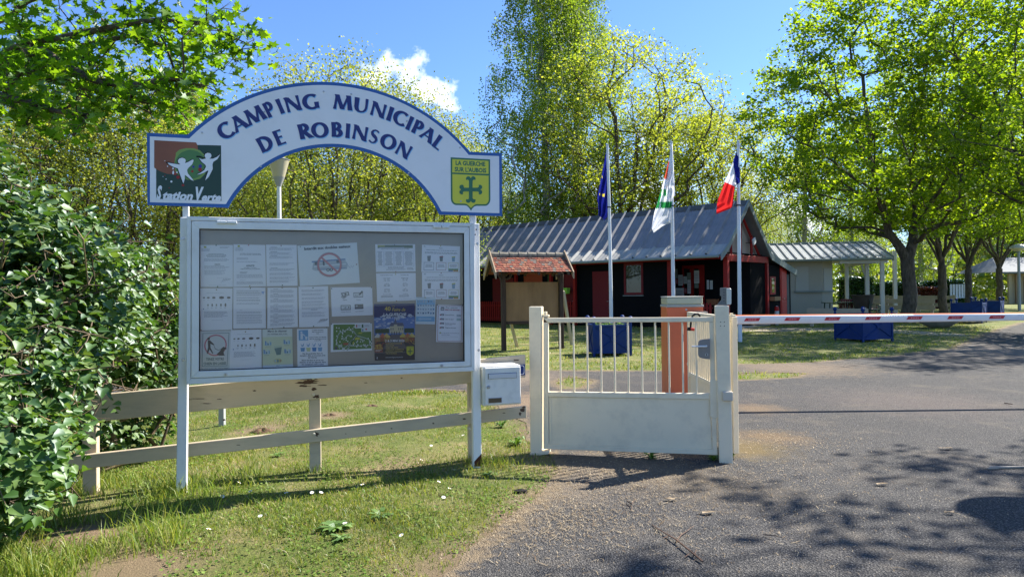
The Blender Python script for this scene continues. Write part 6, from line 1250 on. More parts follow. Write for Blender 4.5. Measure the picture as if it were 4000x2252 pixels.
# gable-side: red door, window, brown box, extinguisher
def gend(name, pxa, pya, pxb, pyb, m_, d=.02, par=of, x=-.02, z0=None, t=0.):
    (y0, z1_), (y1, zz) = oqg(pxa, pya, x), oqg(pxb, pyb, x); zz = z0 if z0 is not None else zz
    return MB().box(x, x+d, min(y0, y1), max(y0, y1), zz, z1_).build(name, m_, par)
gd = gend('side_door', 1961, 667, 1977, 700, M_RD, .03, z0=.06); gend('door_leaf', 1963, 672, 1973, 700, M_RD, .045, gd, z0=.1); y0, _ = oqg(1973, 745, .04); MB().tube([(.03, y0, 1.02), (.07, y0, 1.02), (.07, y0-.12, 1.02)], .012, 6).build('handle', M_STEEL, gd)
gw = gend('window_frame', 1936, 695, 1950, 740, M_RT, .03); gend('pane', 1939, 700, 1946, 735, M_WG, .04, gw)
gend('corner_trim', 1978, 690, 1984, 720, mat('grey_trim', (.08, .09, .09), .6), .02, z0=0)
y0, z0 = oqg(1945, 756, .04); w = OO+OX*.03+OY*y0+Vector((0, 0, z0)); m = MB(); m.box(0, .2, -.28, .28, 0, .16); o = m.build('hanging_box', mat('brown_box', (.34, .19, .09), .7), bevel=.005); o.location = w; o.rotation_euler = (0, 0, OANG); tag(o, 'brown flower box fixed beside the bright red side door', 'flower box')
w = OO+OX*.22+OY*oqg(1953, 800, .2)[0]; ex = thing('fire_extinguisher', 'red and white fire extinguisher standing by the bright red side door', 'fire extinguisher', (w.x, w.y, .0)); MB().lathe([(.08, .35), (.085, .4), (.085, .62), (.06, .72), (.02, .76)], n=14).build('cylinder', mat('exting_white', (.6, .6, .58), .4), ex, smooth=True); MB().lathe([(.088, .56), (.088, .66), (.063, .735)], n=14).build('top_band', M_RD, ex, smooth=True); MB().tube([(0, 0, .76), (.06, 0, .82), (.10, 0, .7), (.09, 0, .5)], .014, 6).build('hose', M_SEAL, ex); MB().box(-.05, .05, -.05, .05, -.02, .35).build('stand', M_FASC, ex)
q0 = oqg(1908, 604, -.2); w = OO+OX*.02+OY*2.0+Vector((0, 0, 3.15)); fl = thing('floodlight', 'white floodlight on a bracket in the office gable', 'floodlight', w, OANG); m = MB(); m.box(.06, .12, -.02, .20, -.10, .12); o = m.build('lamp_head', mat('lamp_white', (0, 0, 0)), fl, bevel=.008); o.rotation_euler = (.5, 0, 0); MB().tube([(-.2, 0, 0), (.08, .05, 0)], .015, 6).build('arm', M_SEAL, fl)
# ================================================================== kiosk
M_KW = mat('kiosk_wall', (.42, .40, .35), .8, var=.05); M_KS = mat('kiosk_shutter', (.46, .46, .43), .6); M_KT = mat('kiosk_timber', (.62, .62, .60), .55)
kq = GD(2068, 789); KY_ = 36.0; KANG = -.20; kx = P(*D(2068, 700), KY_).x
ki = thing('snack_kiosk', 'pale grey snack kiosk with ribbed roof and open posted terrace', 'building', (kx, KY_, 0), KANG)
KXv = Vector((math.cos(KANG), math.sin(KANG), 0)); KYv = Vector((-KXv.y, KXv.x, 0)); KO = Vector((kx, KY_, 0))
def kqf(px, py, y=0.):
    d = ray(px/.644, py/.644); o = KO+KYv*y; t = (o-C0).dot(KYv)/d.dot(KYv); w = C0+d*t-o; return w.dot(KXv), w.z
def kbox(name, x0, x1, y0, y1, z0, z1_, m_, par=ki, bev=0.): return MB().box(x0, x1, y0, y1, z0, z1_).build(name, m_, par, bevel=bev)
kl, kr = kqf(1980, 700)[0], kqf(2118, 700)[0]; ez = kqf(2100, 652, -.9)[1]; rzk = kqf(2100, 612, 2.2)[1]
kbox('front_wall', kl-1.5, 0, 0, .15, 0, ez, M_KW); m = MB(); m.plan([(0.001, 0), (kr-.35, .45), (kr-.35, .6), (0.001, .15)], 0, ez); m.build('angled_wall', M_KW, ki); kbox('side_wall', kr-.50, kr-.351, .61, 4.5, 0, ez, M_KW); kbox('rear_wall', kl-1.5, kr-.51, 4.4, 4.55, 0, ez, M_KW)
x0, z0 = kqf(1998, 733); x1, z1_ = kqf(2068, 733); kbox('counter', x0, .0, -.18, -.001, z0-.05, z0+.03, M_FASC); m = MB(); m.plan([(.001, -.15), (kr-.30, .30), (kr-.37, .44), (.001, -.001)], z0-.05, z0+.03); m.build('counter', M_FASC, ki)
for (a, b, c, d) in ((2001, 671, 2034, 731),):
    (xa_, za), (xb, zb) = kqf(a, b), kqf(c, d); s_ = kbox('shutter', xa_, xb, -.04, -.001, zb, za, M_KS)
    for k in range(14): z = zb+(za-zb)*(k+.5)/14; kbox('shutter_slat', xa_+.02, xb-.02, -.052, -.041, z-.04, z+.03, M_KS, s_)
dxn = Vector((kr-.35, .45, 0)).normalized(); s_ = None
LW = math.hypot(kr-.35, .45); a = math.atan2(.45, kr-.35); mb = MB(); mb.box(LW*.12, LW*.92, -.03, -.001, kqf(2090, 731)[1], kqf(2090, 674)[1]); o = mb.build('shutter', M_KS, ki); o.rotation_euler = (0, 0, a); zb, za = kqf(2090, 731)[1], kqf(2090, 674)[1]
for k in range(14): z = zb+(za-zb)*(k+.5)/14; mb = MB(); mb.box(LW*.14, LW*.90, -.042, -.031, z-.04, z+.03); mb.build('shutter_slat', M_KS, o)
xr = kqf(2246, 640, -.9)[0]
for (px, y) in ((2181, 0.0), (2219, -.7), (2251, 1.6), (2130, 4.3)):
    x, _ = kqf(px, 700, y); p_ = kbox('terrace_post', x-.09, x+.09, y-.09, y+.09, 0, ez+(.5 if y > 1 else .05), M_KT, bev=.01)
x, _ = kqf(2181, 700, 0); MB().tube([(x-.05, 0, ez-.9), (x-.35, 0, ez-.05)], .05, 4).build('brace', M_KT, ki)
kbox('beam', kr-.3, xr-.2, -.78, -.62, ez-.22, ez-.02, M_KT); kbox('beam', xr-.55, xr-.4, -.60, 5.0, ez-.2, ez-.02, M_KT); kbox('terrace_ceiling', kl-1.5, xr-.15, -.8, 5.2, ez+.0, ez+.03, mat('ceiling_cream', (.66, .62, .50), .7))
kp = .42; nk = int((xr-kl+1.5)/kp); ksh = sheet_mesh(-.95, ez+.05, 2.3, rzk, kp, mat('kiosk_roof', (.36, .38, .39), .5, .1, var=.2, vscale=2))
for k in range(nk+1): o = add_obj('roof_sheet', ksh, ki); o.location = (xr-kp*(k+1), 0, 0)
m = MB(); m.add([(kl-1.5, 5.5, ez+.05), (xr, 5.5, ez+.05), (xr, 2.3, rzk), (kl-1.5, 2.3, rzk)], [(0, 1, 2, 3)]); m.build('rear_roof', mat('kiosk_roof', (0, 0, 0)), ki)
m = MB(); m.tube([(kl-1.5, 2.3, rzk+.02), (xr+.02, 2.3, rzk+.02)], .09, 6); m.build('ridge_cap', M_FASC, ki)
for y0, y1 in ((-.95, 2.3), (5.5, 2.3)):
    m = MB(); m.add([(xr, y0, ez-.14), (xr+.04, y0, ez-.14), (xr+.04, y0, ez+.12), (xr, y0, ez+.12), (xr, y1, rzk-.16), (xr+.04, y1, rzk-.16), (xr+.04, y1, rzk+.10), (xr, y1, rzk+.10)], [(0, 1, 2, 3), (4, 7, 6, 5), (0, 4, 5, 1), (1, 5, 6, 2), (2, 6, 7, 3), (3, 7, 4, 0)]); m.build('bargeboard', M_FASC, ki)
m = MB(); m.add([(xr-.05, -.9, ez+.03), (xr-.05, 5.4, ez+.03), (xr-.05, 2.3, rzk-.1)], [(0, 1, 2)]); m.build('gable_panel', M_KT, ki); m = MB(); m.tube([(kl-1.5, -1.0, ez-.02), (xr, -1.0, ez-.02)], .07, 8); m.build('gutter', M_FASC, ki)
# terrace furniture, benches and pot
M_GP = mat('dark_green_plastic', (.02, .06, .04), .4); M_MR = mat('maroon_plastic', (.22, .03, .03), .45)
def chair(label, x, y, rz, m_):
    t = thing('garden_chair', label, 'chair', (x, y, 0), rz, 'plastic chairs on the kiosk terrace')
    MB().box(-.24, .24, -.22, .24, .40, .44).build('seat', m_, t, bevel=.01)
    for sx in (-1, 1):
        for sy in (-1, 1): MB().tube([(sx*.20, sy*.19, .40), (sx*.27, sy*.27, 0)], [.022, .018], 6).build('leg', m_, t)
        MB().tube([(sx*.25, .24, .44), (sx*.27, .26, .64), (sx*.27, .0, .66), (sx*.26, -.20, .62), (sx*.25, -.22, .42)], .02, 6).build('armrest', m_, t)
    b = MB()
    for k in range(5): x_ = -.20+.10*k; b.box(x_-.035, x_+.035, .22+abs(x_)*-.1, .24+abs(x_)*-.1, .46, .82)
    b.box(-.26, .26, .22, .25, .82, .88); b.build('backrest', m_, t, bevel=.004)
for (px, Y, rz, m_, lb) in ((2200, 31.5, 1.2, M_GP, 'dark green plastic chair by the terrace posts, nearest to the big trunk'), (2187, 32.6, .5, M_MR, 'maroon plastic chair behind the nearest green chair on the terrace'), (2150, 33.0, -.9, M_GP, 'dark green plastic chair at the table under the kiosk roof'), (2128, 33.6, 2.8, M_MR, 'maroon plastic chair pushed against the terrace table')): chair(lb, P(*D(px, 780), Y).x, Y, rz, m_)
q = P(*D(2122, 780), 33.0); tb_ = thing('terrace_table', 'long dark table under the kiosk terrace roof', 'table', (q.x, 33, 0), -.1); MB().box(-.9, .9, -.45, .45, .71, .75).build('tabletop', M_GP, tb_, bevel=.01)
for sx in (-.75, .75):
    for sy in (-.35, .35): MB().tube([(sx, sy, .71), (sx*1.05, sy*1.1, 0)], .03, 6).build('leg', M_GP, tb_)
q = P(*D(2171, 780), 31.8); bn = thing('dark_barrel_pot', 'dark tapered barrel pot in front of the terrace post', 'pot', (q.x, 31.8, 0)); MB().lathe([(.28, 0), (.36, .5), (.46, 1.02), (.50, 1.04), (.50, 1.10), (.42, 1.10), (.40, .95)], n=22).build('pot', mat('dark_wood_pot', (.07, .055, .045), .7, var=.3), bn, smooth=True)
M_BR = mat('board_cream', (.44, .37, .26), .7, var=.12, vscale=4)
def rails(label, pts, zs, hh, group='low cream board fences across the far lawn'):
    (x0, y0), (x1, y1) = pts; L_ = math.hypot(x1-x0, y1-y0); t = thing('board_rail', label, 'fence', (x0, y0, 0), math.atan2(y1-y0, x1-x0), group)
    for z in zs: MB().box(0, L_, -.02, .02, z, z+hh).build('board', M_BR, t, bevel=.005)
    n = max(2, int(L_/1.8)+1)
    for k in range(n): x = .15+(L_-.3)*k/(n-1); MB().box(x-.06, x+.06, .021, .12, -.05, zs[-1]+hh+.04).build('post', M_BR, t, bevel=.005)
def gx_(px, Y): return (P(*D(px, 770), Y).x, Y)
rails('cream board fence ending at the second trunk, nearest of the far fences', (gx_(2120, 37), gx_(2352, 34)), (.28, .62), .22)
rails('cream board fence behind, reaching the blue planter pair', (gx_(2150, 43), gx_(2405, 38)), (.3, .72), .22); rails('farthest low cream board fence in front of the clipped hedge', (gx_(2120, 48), gx_(2240, 48)), (.4, .85), .25)
rails('grey-white low board fence in front of the kiosk', (gx_(2030, 25.6), gx_(2184, 24.2)), (.42,), .26)
# concrete bowl planter
q = GD(2360, 824); cb = thing('concrete_bowl', 'wide shallow concrete bowl planter under the barrier arm', 'planter', (q.x, q.y, 0)); MB().lathe([(.20, 0), (.32, .03), (.56, .17), (.68, .33), (.70, .38), (.65, .38), (.58, .30)], n=32).build('bowl', mat('old_concrete', (.36, .33, .27), .9, var=.3, vscale=4, bump=.4, dirt=(.16, .14, .11), dirt_amt=.5), cb, smooth=True); MB().lathe([(.60, .30), (.3, .33), (.1, .34)], n=24).build('soil', M_SOIL, cb)
# globe lamps
def globe(label, px, pyt, pyb, Y, r=.24):
    q = P(*D(px, pyt), Y); t = thing('globe_lamp', label, 'street lamp', (q.x, Y, 0), 0, 'lamp posts with globe heads'); zt = q.z
    MB().tube([(0, 0, -.05), (0, 0, zt-.35)], [.09, .07], 10).build('pole', mat('pole_grey', (.30, .33, .35), .5), t, smooth=True); MB().lathe([(.09, zt-.42), (.10, zt-.32)], n=14).build('collar', M_FASC, t)
    MB().lathe([(.10, zt-.32), (r*.8, zt-.26), (r*1.35, zt-.14), (r*1.25, zt-.04), (r*.8, zt+.06), (.05, zt+.10)], n=22).build('globe', mat('globe_grey', (.50, .50, .46), .35), t, smooth=True)
globe('thick lamp post with round flattened globe at the right edge of the lawn', 2562, 618, 768, 40.0, .33); globe('thin distant lamp post between the second and third trunks', 2348, 675, 720, 62.0, .30)
# distant toilet block and white garden seat
tbk = thing('shelter_block', 'small distant cream building with ribbed roof at the far right', 'building', (P(*D(2530, 700), 56).x, 56, 0), -.12)
for a in ((.6, 6, .6, .75, 0, 2.6, mat('block_wall', (.42, .34, .22), .8)),): MB().box(*a[:6]).build('wall', a[6], tbk)
MB().box(1.7, 2.7, .55, .599, .05, 2.2).build('door', mat('tan_door', (.30, .20, .13), .7), tbk); MB().box(.0, .25, -.4, -.2, 0, 2.6).build('post', mat('block_wall', (0, 0, 0)), tbk); MB().box(.55, .75, -.4, -.2, 0, 2.6).build('post', mat('tan_door', (0, 0, 0)), tbk)
m = MB(); m.add([(-1, -1, 2.6), (7, -1, 2.6), (7, 3, 3.9), (.6, 3, 3.9), (-1, 6, 2.6), (-1, -1, 2.45), (7, -1, 2.45)], [(0, 1, 2, 3), (0, 3, 4), (5, 6, 1, 0)]); m.build('roof', mat('shelter_roof', (.15, .17, .18), .7, var=.2), tbk)
q = P(*D(2415, 745), 45); ws = thing('white_garden_seat', 'small white slatted seat beyond the pair of blue planters', 'seat', (q.x, 45, 0), .2)
for k in range(7): MB().box(-.75+.22*k, -.60+.22*k, 0, .03, .75, 1.6).build('back_slat', M_KT, ws)
MB().box(-.8, .8, -.5, 0, .70, .75).build('seat', M_KT, ws)
for sx in (-.75, .72): MB().box(sx, sx+.05, -.5, .03, 0, .70).build('leg', M_KT, ws)
# sign-like disc outside the frame, added to cast the round shadow on the asphalt
sg = thing('shadow_disc', 'unseen sign-like disc on a post, added to cast the round shadow', 'shadow disc', (5.58, 5.60, 0), math.atan2(.5, .86)-math.pi/2+.25)
MB().tube([(0, 0, -.05), (0, 0, 3.15)], .03, 10).build('post', M_GALV, sg); m = MB(); m.tube([(0, -.03, 2.65), (0, -.045, 2.65)], .39, 40); m.build('disc', mat('disc_grey_back', (.4, .4, .4), .5), sg); m = MB(); m.tube([(0, -.046, 2.65), (0, -.048, 2.65)], .37, 40); m.build('face', M_RED, sg)
# ================================================================== vegetation
def unit(a): return a/np.maximum(np.linalg.norm(a, axis=-1, keepdims=True), 1e-9)
SHAPES = {
 'rhomb': (np.array([(0, -.5), (.42, 0), (0, .5), (-.42, 0)]), [(0, 1, 2, 3)]),
 'maple': (np.array([(0, -.12), (.22, -.32), (.20, -.10), (.52, -.12), (.34, .10), (.50, .34), (.20, .26), (0, .60), (-.20, .26), (-.50, .34), (-.34, .10), (-.52, -.12), (-.20, -.10), (-.22, -.32)]), [(0, 1, 2), (0, 2, 3), (0, 3, 4), (0, 4, 5), (0, 5, 6), (0, 6, 7), (0, 7, 8), (0, 8, 9), (0, 9, 10), (0, 10, 11), (0, 11, 12), (0, 12, 13)]),
 'heart': (np.array([(0, -.42), (.30, -.44), (.44, -.12), (.26, .24), (0, .62), (-.26, .24), (-.44, -.12), (-.30, -.44)]), [(0, 1, 2), (0, 2, 3), (0, 3, 4), (0, 4, 5), (0, 5, 6), (0, 6, 7)]),
}
def leaves(name, pos, size, m, shape='rhomb', up=.5, fold=.0, droop=.0, outward=None, jit=.35):
    n = len(pos); nrm = rng.normal(size=(n, 3)); nrm[:, 2] = np.abs(nrm[:, 2])*.6+up
    if outward is not None: nrm = nrm*.55+outward
    nrm = unit(nrm); ax = rng.normal(size=(n, 3)); ax[:, 2] -= droop*2; ax = unit(ax-nrm*(ax*nrm).sum(1, keepdims=True)); bx = np.cross(nrm, ax)
    s = size*(1-jit+2*jit*rng.random(n))[:, None]; pts, fc = SHAPES[shape]
    V_ = np.empty((n, len(pts), 3))
    for i, (x, y) in enumerate(pts): V_[:, i] = pos+bx*(s*x)+ax*(s*y)+nrm*(s*(abs(x)*fold-y*y*fold*.5))
    k = np.arange(n)[:, None]*len(pts); F_ = np.concatenate([k+np.array(f) for f in fc], 0); return np_mesh(name, V_.reshape(-1, 3), F_, m)
def frusta(P0, P1, R0, R1, ns):
    d = unit(P1-P0); ref = np.where(np.abs(d[:, 2:3]) > .9, np.array([[1., 0, 0]]), np.array([[0, 0, 1.]])); a = unit(np.cross(d, ref)); b = np.cross(d, a); n = len(P0); V_ = np.empty((n, 2*ns, 3))
    for k in range(ns):
        t = 6.28318*k/ns; u = a*math.cos(t)+b*math.sin(t); V_[:, k] = P0+u*R0[:, None]; V_[:, ns+k] = P1+u*R1[:, None]
    kk = np.arange(n)[:, None]*2*ns; F_ = np.concatenate([kk+np.array([k, (k+1) % ns, ns+(k+1) % ns, ns+k]) for k in range(ns)], 0); return V_.reshape(-1, 3), F_
class Skel:
    def __init__(s, seed): s.r = np.random.default_rng(seed); s.p = []; s.par = []; s.len = []; s.tips = []
    def path(s, pts, parent=-1, step=.4, wob_=.05):
        pts = [np.array(q, float) for q in pts]; i = parent
        if i < 0: s.p.append(pts[0]); s.par.append(-1); s.len.append(0); i = len(s.p)-1
        for a, b in zip(pts[:-1], pts[1:]):
            L_ = np.linalg.norm(b-a); k = max(1, int(L_/step))
            for q in range(1, k+1):
                w = a+(b-a)*q/k+(s.r.normal(size=3)*wob_ if q < k else 0); s.p.append(w); s.par.append(i); s.len.append(s.len[i]+np.linalg.norm(w-s.p[i])); i = len(s.p)-1
        return i
    def grow(s, targets, root=None, lenw=.25, down=.8, wob_=.06, bend=.25, step=.5):
        root = s.p[0] if root is None else np.array(root); T_ = targets[np.argsort(np.linalg.norm(targets-root, axis=1))]
        for t in T_:
            A = np.array(s.p); d = np.linalg.norm(A-t, axis=1); c = d+lenw*np.array(s.len)+down*np.maximum(0, A[:, 2]-t[2]+.15*d); c[:s.skip] += 50; i = int(np.argmin(c)); a = A[i]; L_ = d[i]
            mid = (a+t)/2+np.array([0, 0, 1.])*L_*-.08+s.r.normal(size=3)*L_*.08
            if s.par[i] >= 0: mid += unit(a-A[s.par[i]])*L_*bend*.5
            k = max(1, int(L_/step)); j = i
            for q in range(1, k+1):
                u = q/k; w = a*(1-u)**2+mid*2*u*(1-u)+t*u*u+(s.r.normal(size=3)*wob_ if q < k else 0); s.p.append(w); s.par.append(j); s.len.append(s.len[j]+np.linalg.norm(w-s.p[j])); j = len(s.p)-1
            s.tips.append(j)
    skip = 0
    def mesh(s, name, m, r0, rmin=.008, power=.5, twigs=0, twl=.4, r_trunk=None):
        n = len(s.p); A = np.array(s.p); par = np.array(s.par); w = np.zeros(n)
        for t in s.tips: w[t] += 1
        for i in range(n-1, 0, -1):
            if par[i] >= 0: w[par[i]] += w[i]
        W = w.max(); R = np.maximum(rmin, r0*(np.maximum(w, .5)/W)**power)
        # root flare
        zb = A[0][2]; R = R*(1+.35*np.exp(-np.maximum(A[:, 2]-zb, 0)/.25)*(R > r0*.5))
        k = par >= 0; idx = np.nonzero(k)[0]; pa = par[idx]; R0 = np.minimum(R[pa], R[idx]*1.25); Vs = []; Fs = []; off = 0
        for sel, ns in ((R[idx] > .05, 9), ((R[idx] <= .05) & (R[idx] > .02), 5), (R[idx] <= .02, 3)):
            if not sel.any(): continue
            a, b = A[pa[sel]], A[idx[sel]]; e = unit(b-a)*R[idx[sel]][:, None]*.25; V_, F_ = frusta(a-e, b+e, R0[sel], R[idx[sel]], ns); Vs.append(V_); Fs.append((F_, off)); off += len(V_)
        if twigs:
            T_ = A[s.tips]; T_ = np.repeat(T_, twigs, 0); d = s.r.normal(size=T_.shape); d[:, 2] += .3; d = unit(d)*twl*s.r.uniform(.4, 1, (len(T_), 1)); V_, F_ = frusta(T_, T_+d, np.full(len(T_), rmin*.8), np.full(len(T_), rmin*.3), 3); Vs.append(V_); Fs.append((F_, off))
        return np_mesh(name, np.concatenate(Vs), np.concatenate([F_+o for F_, o in Fs]), m, True)
def inell(r, n, c, rad, shell=.35, zmin=None, pw=.5):
    u = unit(r.normal(size=(n, 3))); q = r.random(n)**pw; q = shell+(1-shell)*q; return np.array(c)+u*np.array(rad)*q[:, None]
def cl_leaves(r, tips, k, sig, flat=.6, hang=0.):
    t = np.repeat(tips, k, 0); o = r.normal(size=t.shape)*sig; o[:, 2] *= flat
    if hang: o[:, 2] -= r.random(len(t))*hang
    return t+o
BARK = {}
def bark(name, c1, c2, sc=14, st_=(1, 1, .35), bmp=.8): return mat(name, c1, .9, var=.55, vscale=sc, stretch=st_, bump=bmp, bscale=35, dirt=c2, dirt_amt=.8, dirt_scale=3.5)
BK_M = bark('bark_mossy_grey', (.13, .105, .08), (.025, .022, .014)); BK_B = bark('bark_birch', (.50, .48, .44), (.05, .045, .04), 6, (1, 1, 2.2), .4); BK_D = bark('bark_brown', (.11, .085, .06), (.05, .045, .03)); BK_L = bark('bark_lilac', (.20, .15, .105), (.30, .22, .07))
LM = leaf_mat('leaf_maple', (.085, .165, .013), (.165, .275, .02), (.31, .43, .04), .6, .6, .02, (1.65, 1.5, .45))
LY = leaf_mat('leaf_yellow_green', (.20, .27, .03), (.31, .37, .05), (.45, .48, .10), .55, .6, .02, (1.35, 1.3, .6))
LY2 = leaf_mat('leaf_olive_yellow', (.16, .22, .03), (.27, .32, .05), (.43, .45, .10), .52, .6, .02, (1.3, 1.25, .6))
LB = leaf_mat('leaf_birch', (.085, .15, .02), (.17, .27, .03), (.31, .41, .06), .55, .6, .03, (1.5, 1.4, .55))
LW = leaf_mat('leaf_wood', (.11, .18, .026), (.21, .28, .042), (.36, .40, .085), .55, .6, .02, (1.35, 1.3, .6))
LN = leaf_mat('leaf_near_maple', (.055, .135, .013), (.10, .22, .018), (.22, .38, .03), .58, .55, .03, (1.8, 1.65, .42))
LLIL = leaf_mat('leaf_lilac', (.035, .088, .020), (.074, .150, .034), (.165, .235, .065), .32, .5, .04, (1.3, 1.4, .5))
LH = leaf_mat('leaf_laurel', (.025, .07, .012), (.05, .12, .02), (.10, .18, .03), .3, .3, .16)
def tree_thing(name, label, x, y, tm, cm, group=None, rz=0, s=1., z=None, cat='tree', extra=None):
    t = thing(name, label, cat, (x, y, hgt(x, y) if z is None else z), rz, group); t.scale = (s, s, s); add_obj('trunk', tm, t); add_obj('crown', cm, t)
    return t
# --- archetypes (built round the origin)
def arch_maple(seed, H, Rw, zc, fork, trunk_r, ncl, kl, sig, lsz, m, bk, nl=6, lean=(0, 0), zb=.6):
    s = Skel(seed); r = s.r; top = s.path([(0, 0, -.1), (lean[0]*.5, lean[1]*.5, fork*.6), (lean[0], lean[1], fork)], step=.35, wob_=.02)
    for k in range(nl):
        a = 6.28*k/nl+r.uniform(-.4, .4); rr = Rw*r.uniform(.25, .5); e = (lean[0]+rr*math.cos(a), lean[1]+rr*math.sin(a), fork+(H-fork)*r.uniform(.42, .62)); mid = (lean[0]+rr*.5*math.cos(a), lean[1]+rr*.5*math.sin(a), fork+(H-fork)*.16)
        s.path([s.p[top], mid, e], parent=top-int(r.integers(0, 2)), step=.5, wob_=.05)
    s.skip = top-1; tg = inell(r, ncl, (lean[0], lean[1], zc), (Rw, Rw, H-zc), .30); low = tg[:, 2] < zc; tg[low, 2] = zc+(tg[low, 2]-zc)*zb; s.grow(tg, lenw=.16, down=1.2)
    tm = s.mesh('trunk', bk, trunk_r, .007, .52, 3, .45); T_ = np.array([s.p[i] for i in s.tips]); cm = leaves('crown', cl_leaves(r, T_, kl, sig, .55), lsz, m, up=.75); return tm, cm
tmA, cmA = arch_maple(3, 14.2, 5.4, 8.4, 3.0, .20, 430, 74, .27, .13, LM, BK_M, 7, (0, 0), .72)

def big_maple():
    s = Skel(41); r = s.r; bx, by = GD(2292, 812).x, GD(2292, 812).y+.3
    def w(px, py, dy=0.): v = P(*D(px, py), by+dy); return (v.x-bx, v.y-by, v.z)
    t = s.path([(0, 0, -.1), w(2290, 740), w(2284, 690), w(2282, 655)], step=.35, wob_=.015)
    l1 = s.path([s.p[t], w(2262, 620), w(2236, 585), w(2222, 520, -.2), w(2205, 470, -.3), w(2190, 400, -.3), w(2182, 300, -.3), w(2170, 190, -.2)], parent=t, step=.4, wob_=.03)
    l2 = s.path([s.p[t], w(2296, 610), w(2304, 550, .2), w(2300, 480, .3), w(2288, 400, .5), w(2275, 280, .8), w(2262, 150, 1.)], parent=t, step=.4, wob_=.03)
    def br(near, pts): A = np.array(s.p); i = int(np.argmin(np.linalg.norm(A-np.array(near), axis=1))); s.path([s.p[i]]+pts, parent=i, step=.4, wob_=.04)
    br(w(2300, 590), [w(2330, 530, -.6), w(2380, 450, -1.2), w(2430, 350, -1.6), (w(2470, 230, -2))]); br(w(2300, 480, .3), [w(2340, 400, .6), w(2365, 280, .9), w(2385, 140, 1.2)])
    br(w(2215, 500, -.2), [w(2150, 450, -.8), w(2070, 390, -1.2), w(1985, 340, -1.6)]); br(w(2190, 400, -.3), [w(2130, 320, .4), w(2070, 220, .8), w(2040, 120, 1.2)])
    br(w(2230, 560), [w(2170, 520, 1.4), w(2100, 500, 2.6), w(2020, 480, 3.6)]); br(w(2300, 560, .2), [w(2360, 520, 1.6), w(2430, 470, 3.0), w(2520, 400, 4.0)])
    br(w(2225, 540), [w(2190, 470, -2), w(2200, 380, -3.4), w(2190, 260, -4.4)]); br(w(2300, 500), [w(2290, 400, -2), w(2320, 290, -3.4), w(2330, 150, -4.)]); br(w(2296, 400, .5), [w(2250, 300, 2.), w(2215, 180, 3.2)])
    s.skip = t; tg = inell(r, 690, (0, 0, 8.0), (6.3, 6.0, 6.2), .34); low = tg[:, 2] < 8.2; tg[low, 2] = 8.2+(tg[low, 2]-8.2)*.74; s.grow(tg, lenw=.14, down=1.3)
    tm = s.mesh('trunk', BK_M, .26, .007, .52, 3, .45); T_ = np.array([s.p[i] for i in s.tips]); return tm, leaves('crown', cl_leaves(r, T_, 80, .25, .5), .135, LM, up=.75)
tmG_, cmG_ = big_maple()
tmB, cmB = arch_maple(8, 13.6, 5.2, 9.0, 3.0, .26, 430, 56, .34, .12, LY, BK_D, 6, (0, 0), 1.0)
def arch_multi(seed, H, R, ns, ncl, kl, m, lsz, sig=.36):
    s = Skel(seed); r = s.r; b = s.path([(0, 0, -.1), (0, 0, .25)], step=.2, wob_=0)
    for k in range(ns):
        a = 6.28*k/ns+r.uniform(-.3, .3); rr = R*r.uniform(.3, .8); s.path([s.p[b], (rr*.35*math.cos(a), rr*.35*math.sin(a), H*.28), (rr*.8*math.cos(a), rr*.8*math.sin(a), H*r.uniform(.55, .8))], parent=b, step=.6, wob_=.05)
    s.skip = b; tg = inell(r, ncl, (0, 0, H*.6), (R, R, H*.4), .25); s.grow(tg, lenw=.10, down=1.6, step=.6); tm = s.mesh('trunk', BK_D, .19, .0055, .50, 1, .5); T_ = np.array([s.p[i] for i in s.tips]); return tm, leaves('crown', cl_leaves(r, T_, kl, sig, .8), lsz, m, up=.4)
tmC, cmC = arch_multi(5, 10.5, 3.9, 16, 440, 62, LY2, .085); tmD, cmD = arch_multi(15, 11.0, 3.2, 7, 350, 66, LW, .085); tmD2, cmD2 = arch_multi(25, 11.5, 3.4, 5, 360, 60, LY2, .085)
def arch_birch(seed, H, R, ncl, kl, lsz=.085, hang=1.5):
    s = Skel(seed); r = s.r; top = s.path([(0, 0, -.1), (.12, .05, H*.35), (-.1, .1, H*.7), (0, 0, H*.97)], step=.5, wob_=.03); z = r.uniform(.16, 1.0, ncl)**.85; prof = np.sin(np.clip((z-.08)/.92, 0, 1)*math.pi)**.55*(1-.35*z); a = r.uniform(0, 6.28, ncl); q = r.random(ncl)**.55*R*prof
    tg = np.stack([q*np.cos(a), q*np.sin(a), z*H], 1); s.skip = 6; s.grow(tg, lenw=.05, down=1.8, bend=.5, step=.6); tm = s.mesh('trunk', BK_B, .24, .006, .5, 0)
    T_ = np.array([s.p[i] for i in s.tips]); st = np.repeat(T_, 3, 0)+r.normal(size=(len(T_)*3, 3))*np.array([.22, .22, .1]); k = kl//3; pos = np.repeat(st, k, 0); f = r.random(len(pos)); pos = pos+r.normal(size=pos.shape)*np.array([.075, .075, .05])*(1+f)[:, None]; pos[:, 2] -= f*hang*r.uniform(.5, 1, len(pos)); pos[:, 2] = np.maximum(pos[:, 2], 1.0)
    return tm, leaves('crown', pos, lsz, LB, up=.2, droop=.5)
tmE, cmE = arch_birch(4, 20., 4.1, 620, 96, .095); tmF, cmF = arch_birch(14, 13., 3.0, 300, 84, .10, 1.2)
def at(px, Y): return P(*D(px, 700), Y).x
g_m = 'broad maples along the road'; g_w = 'yellow-green trees of the wood behind'; g_b = 'birches behind the camp buildings'
q = GD(2292, 812); tree_thing('maple_tree', 'big broad maple with forked mossy trunk standing right of the kiosk terrace', q.x, q.y+.3, tmG_, cmG_, g_m, 0, 1.0)
tree_thing('maple_tree', 'maple with single upright trunk just right of the big forked maple', at(2370, 33), 33, tmA, cmA, g_m, .4, .93)
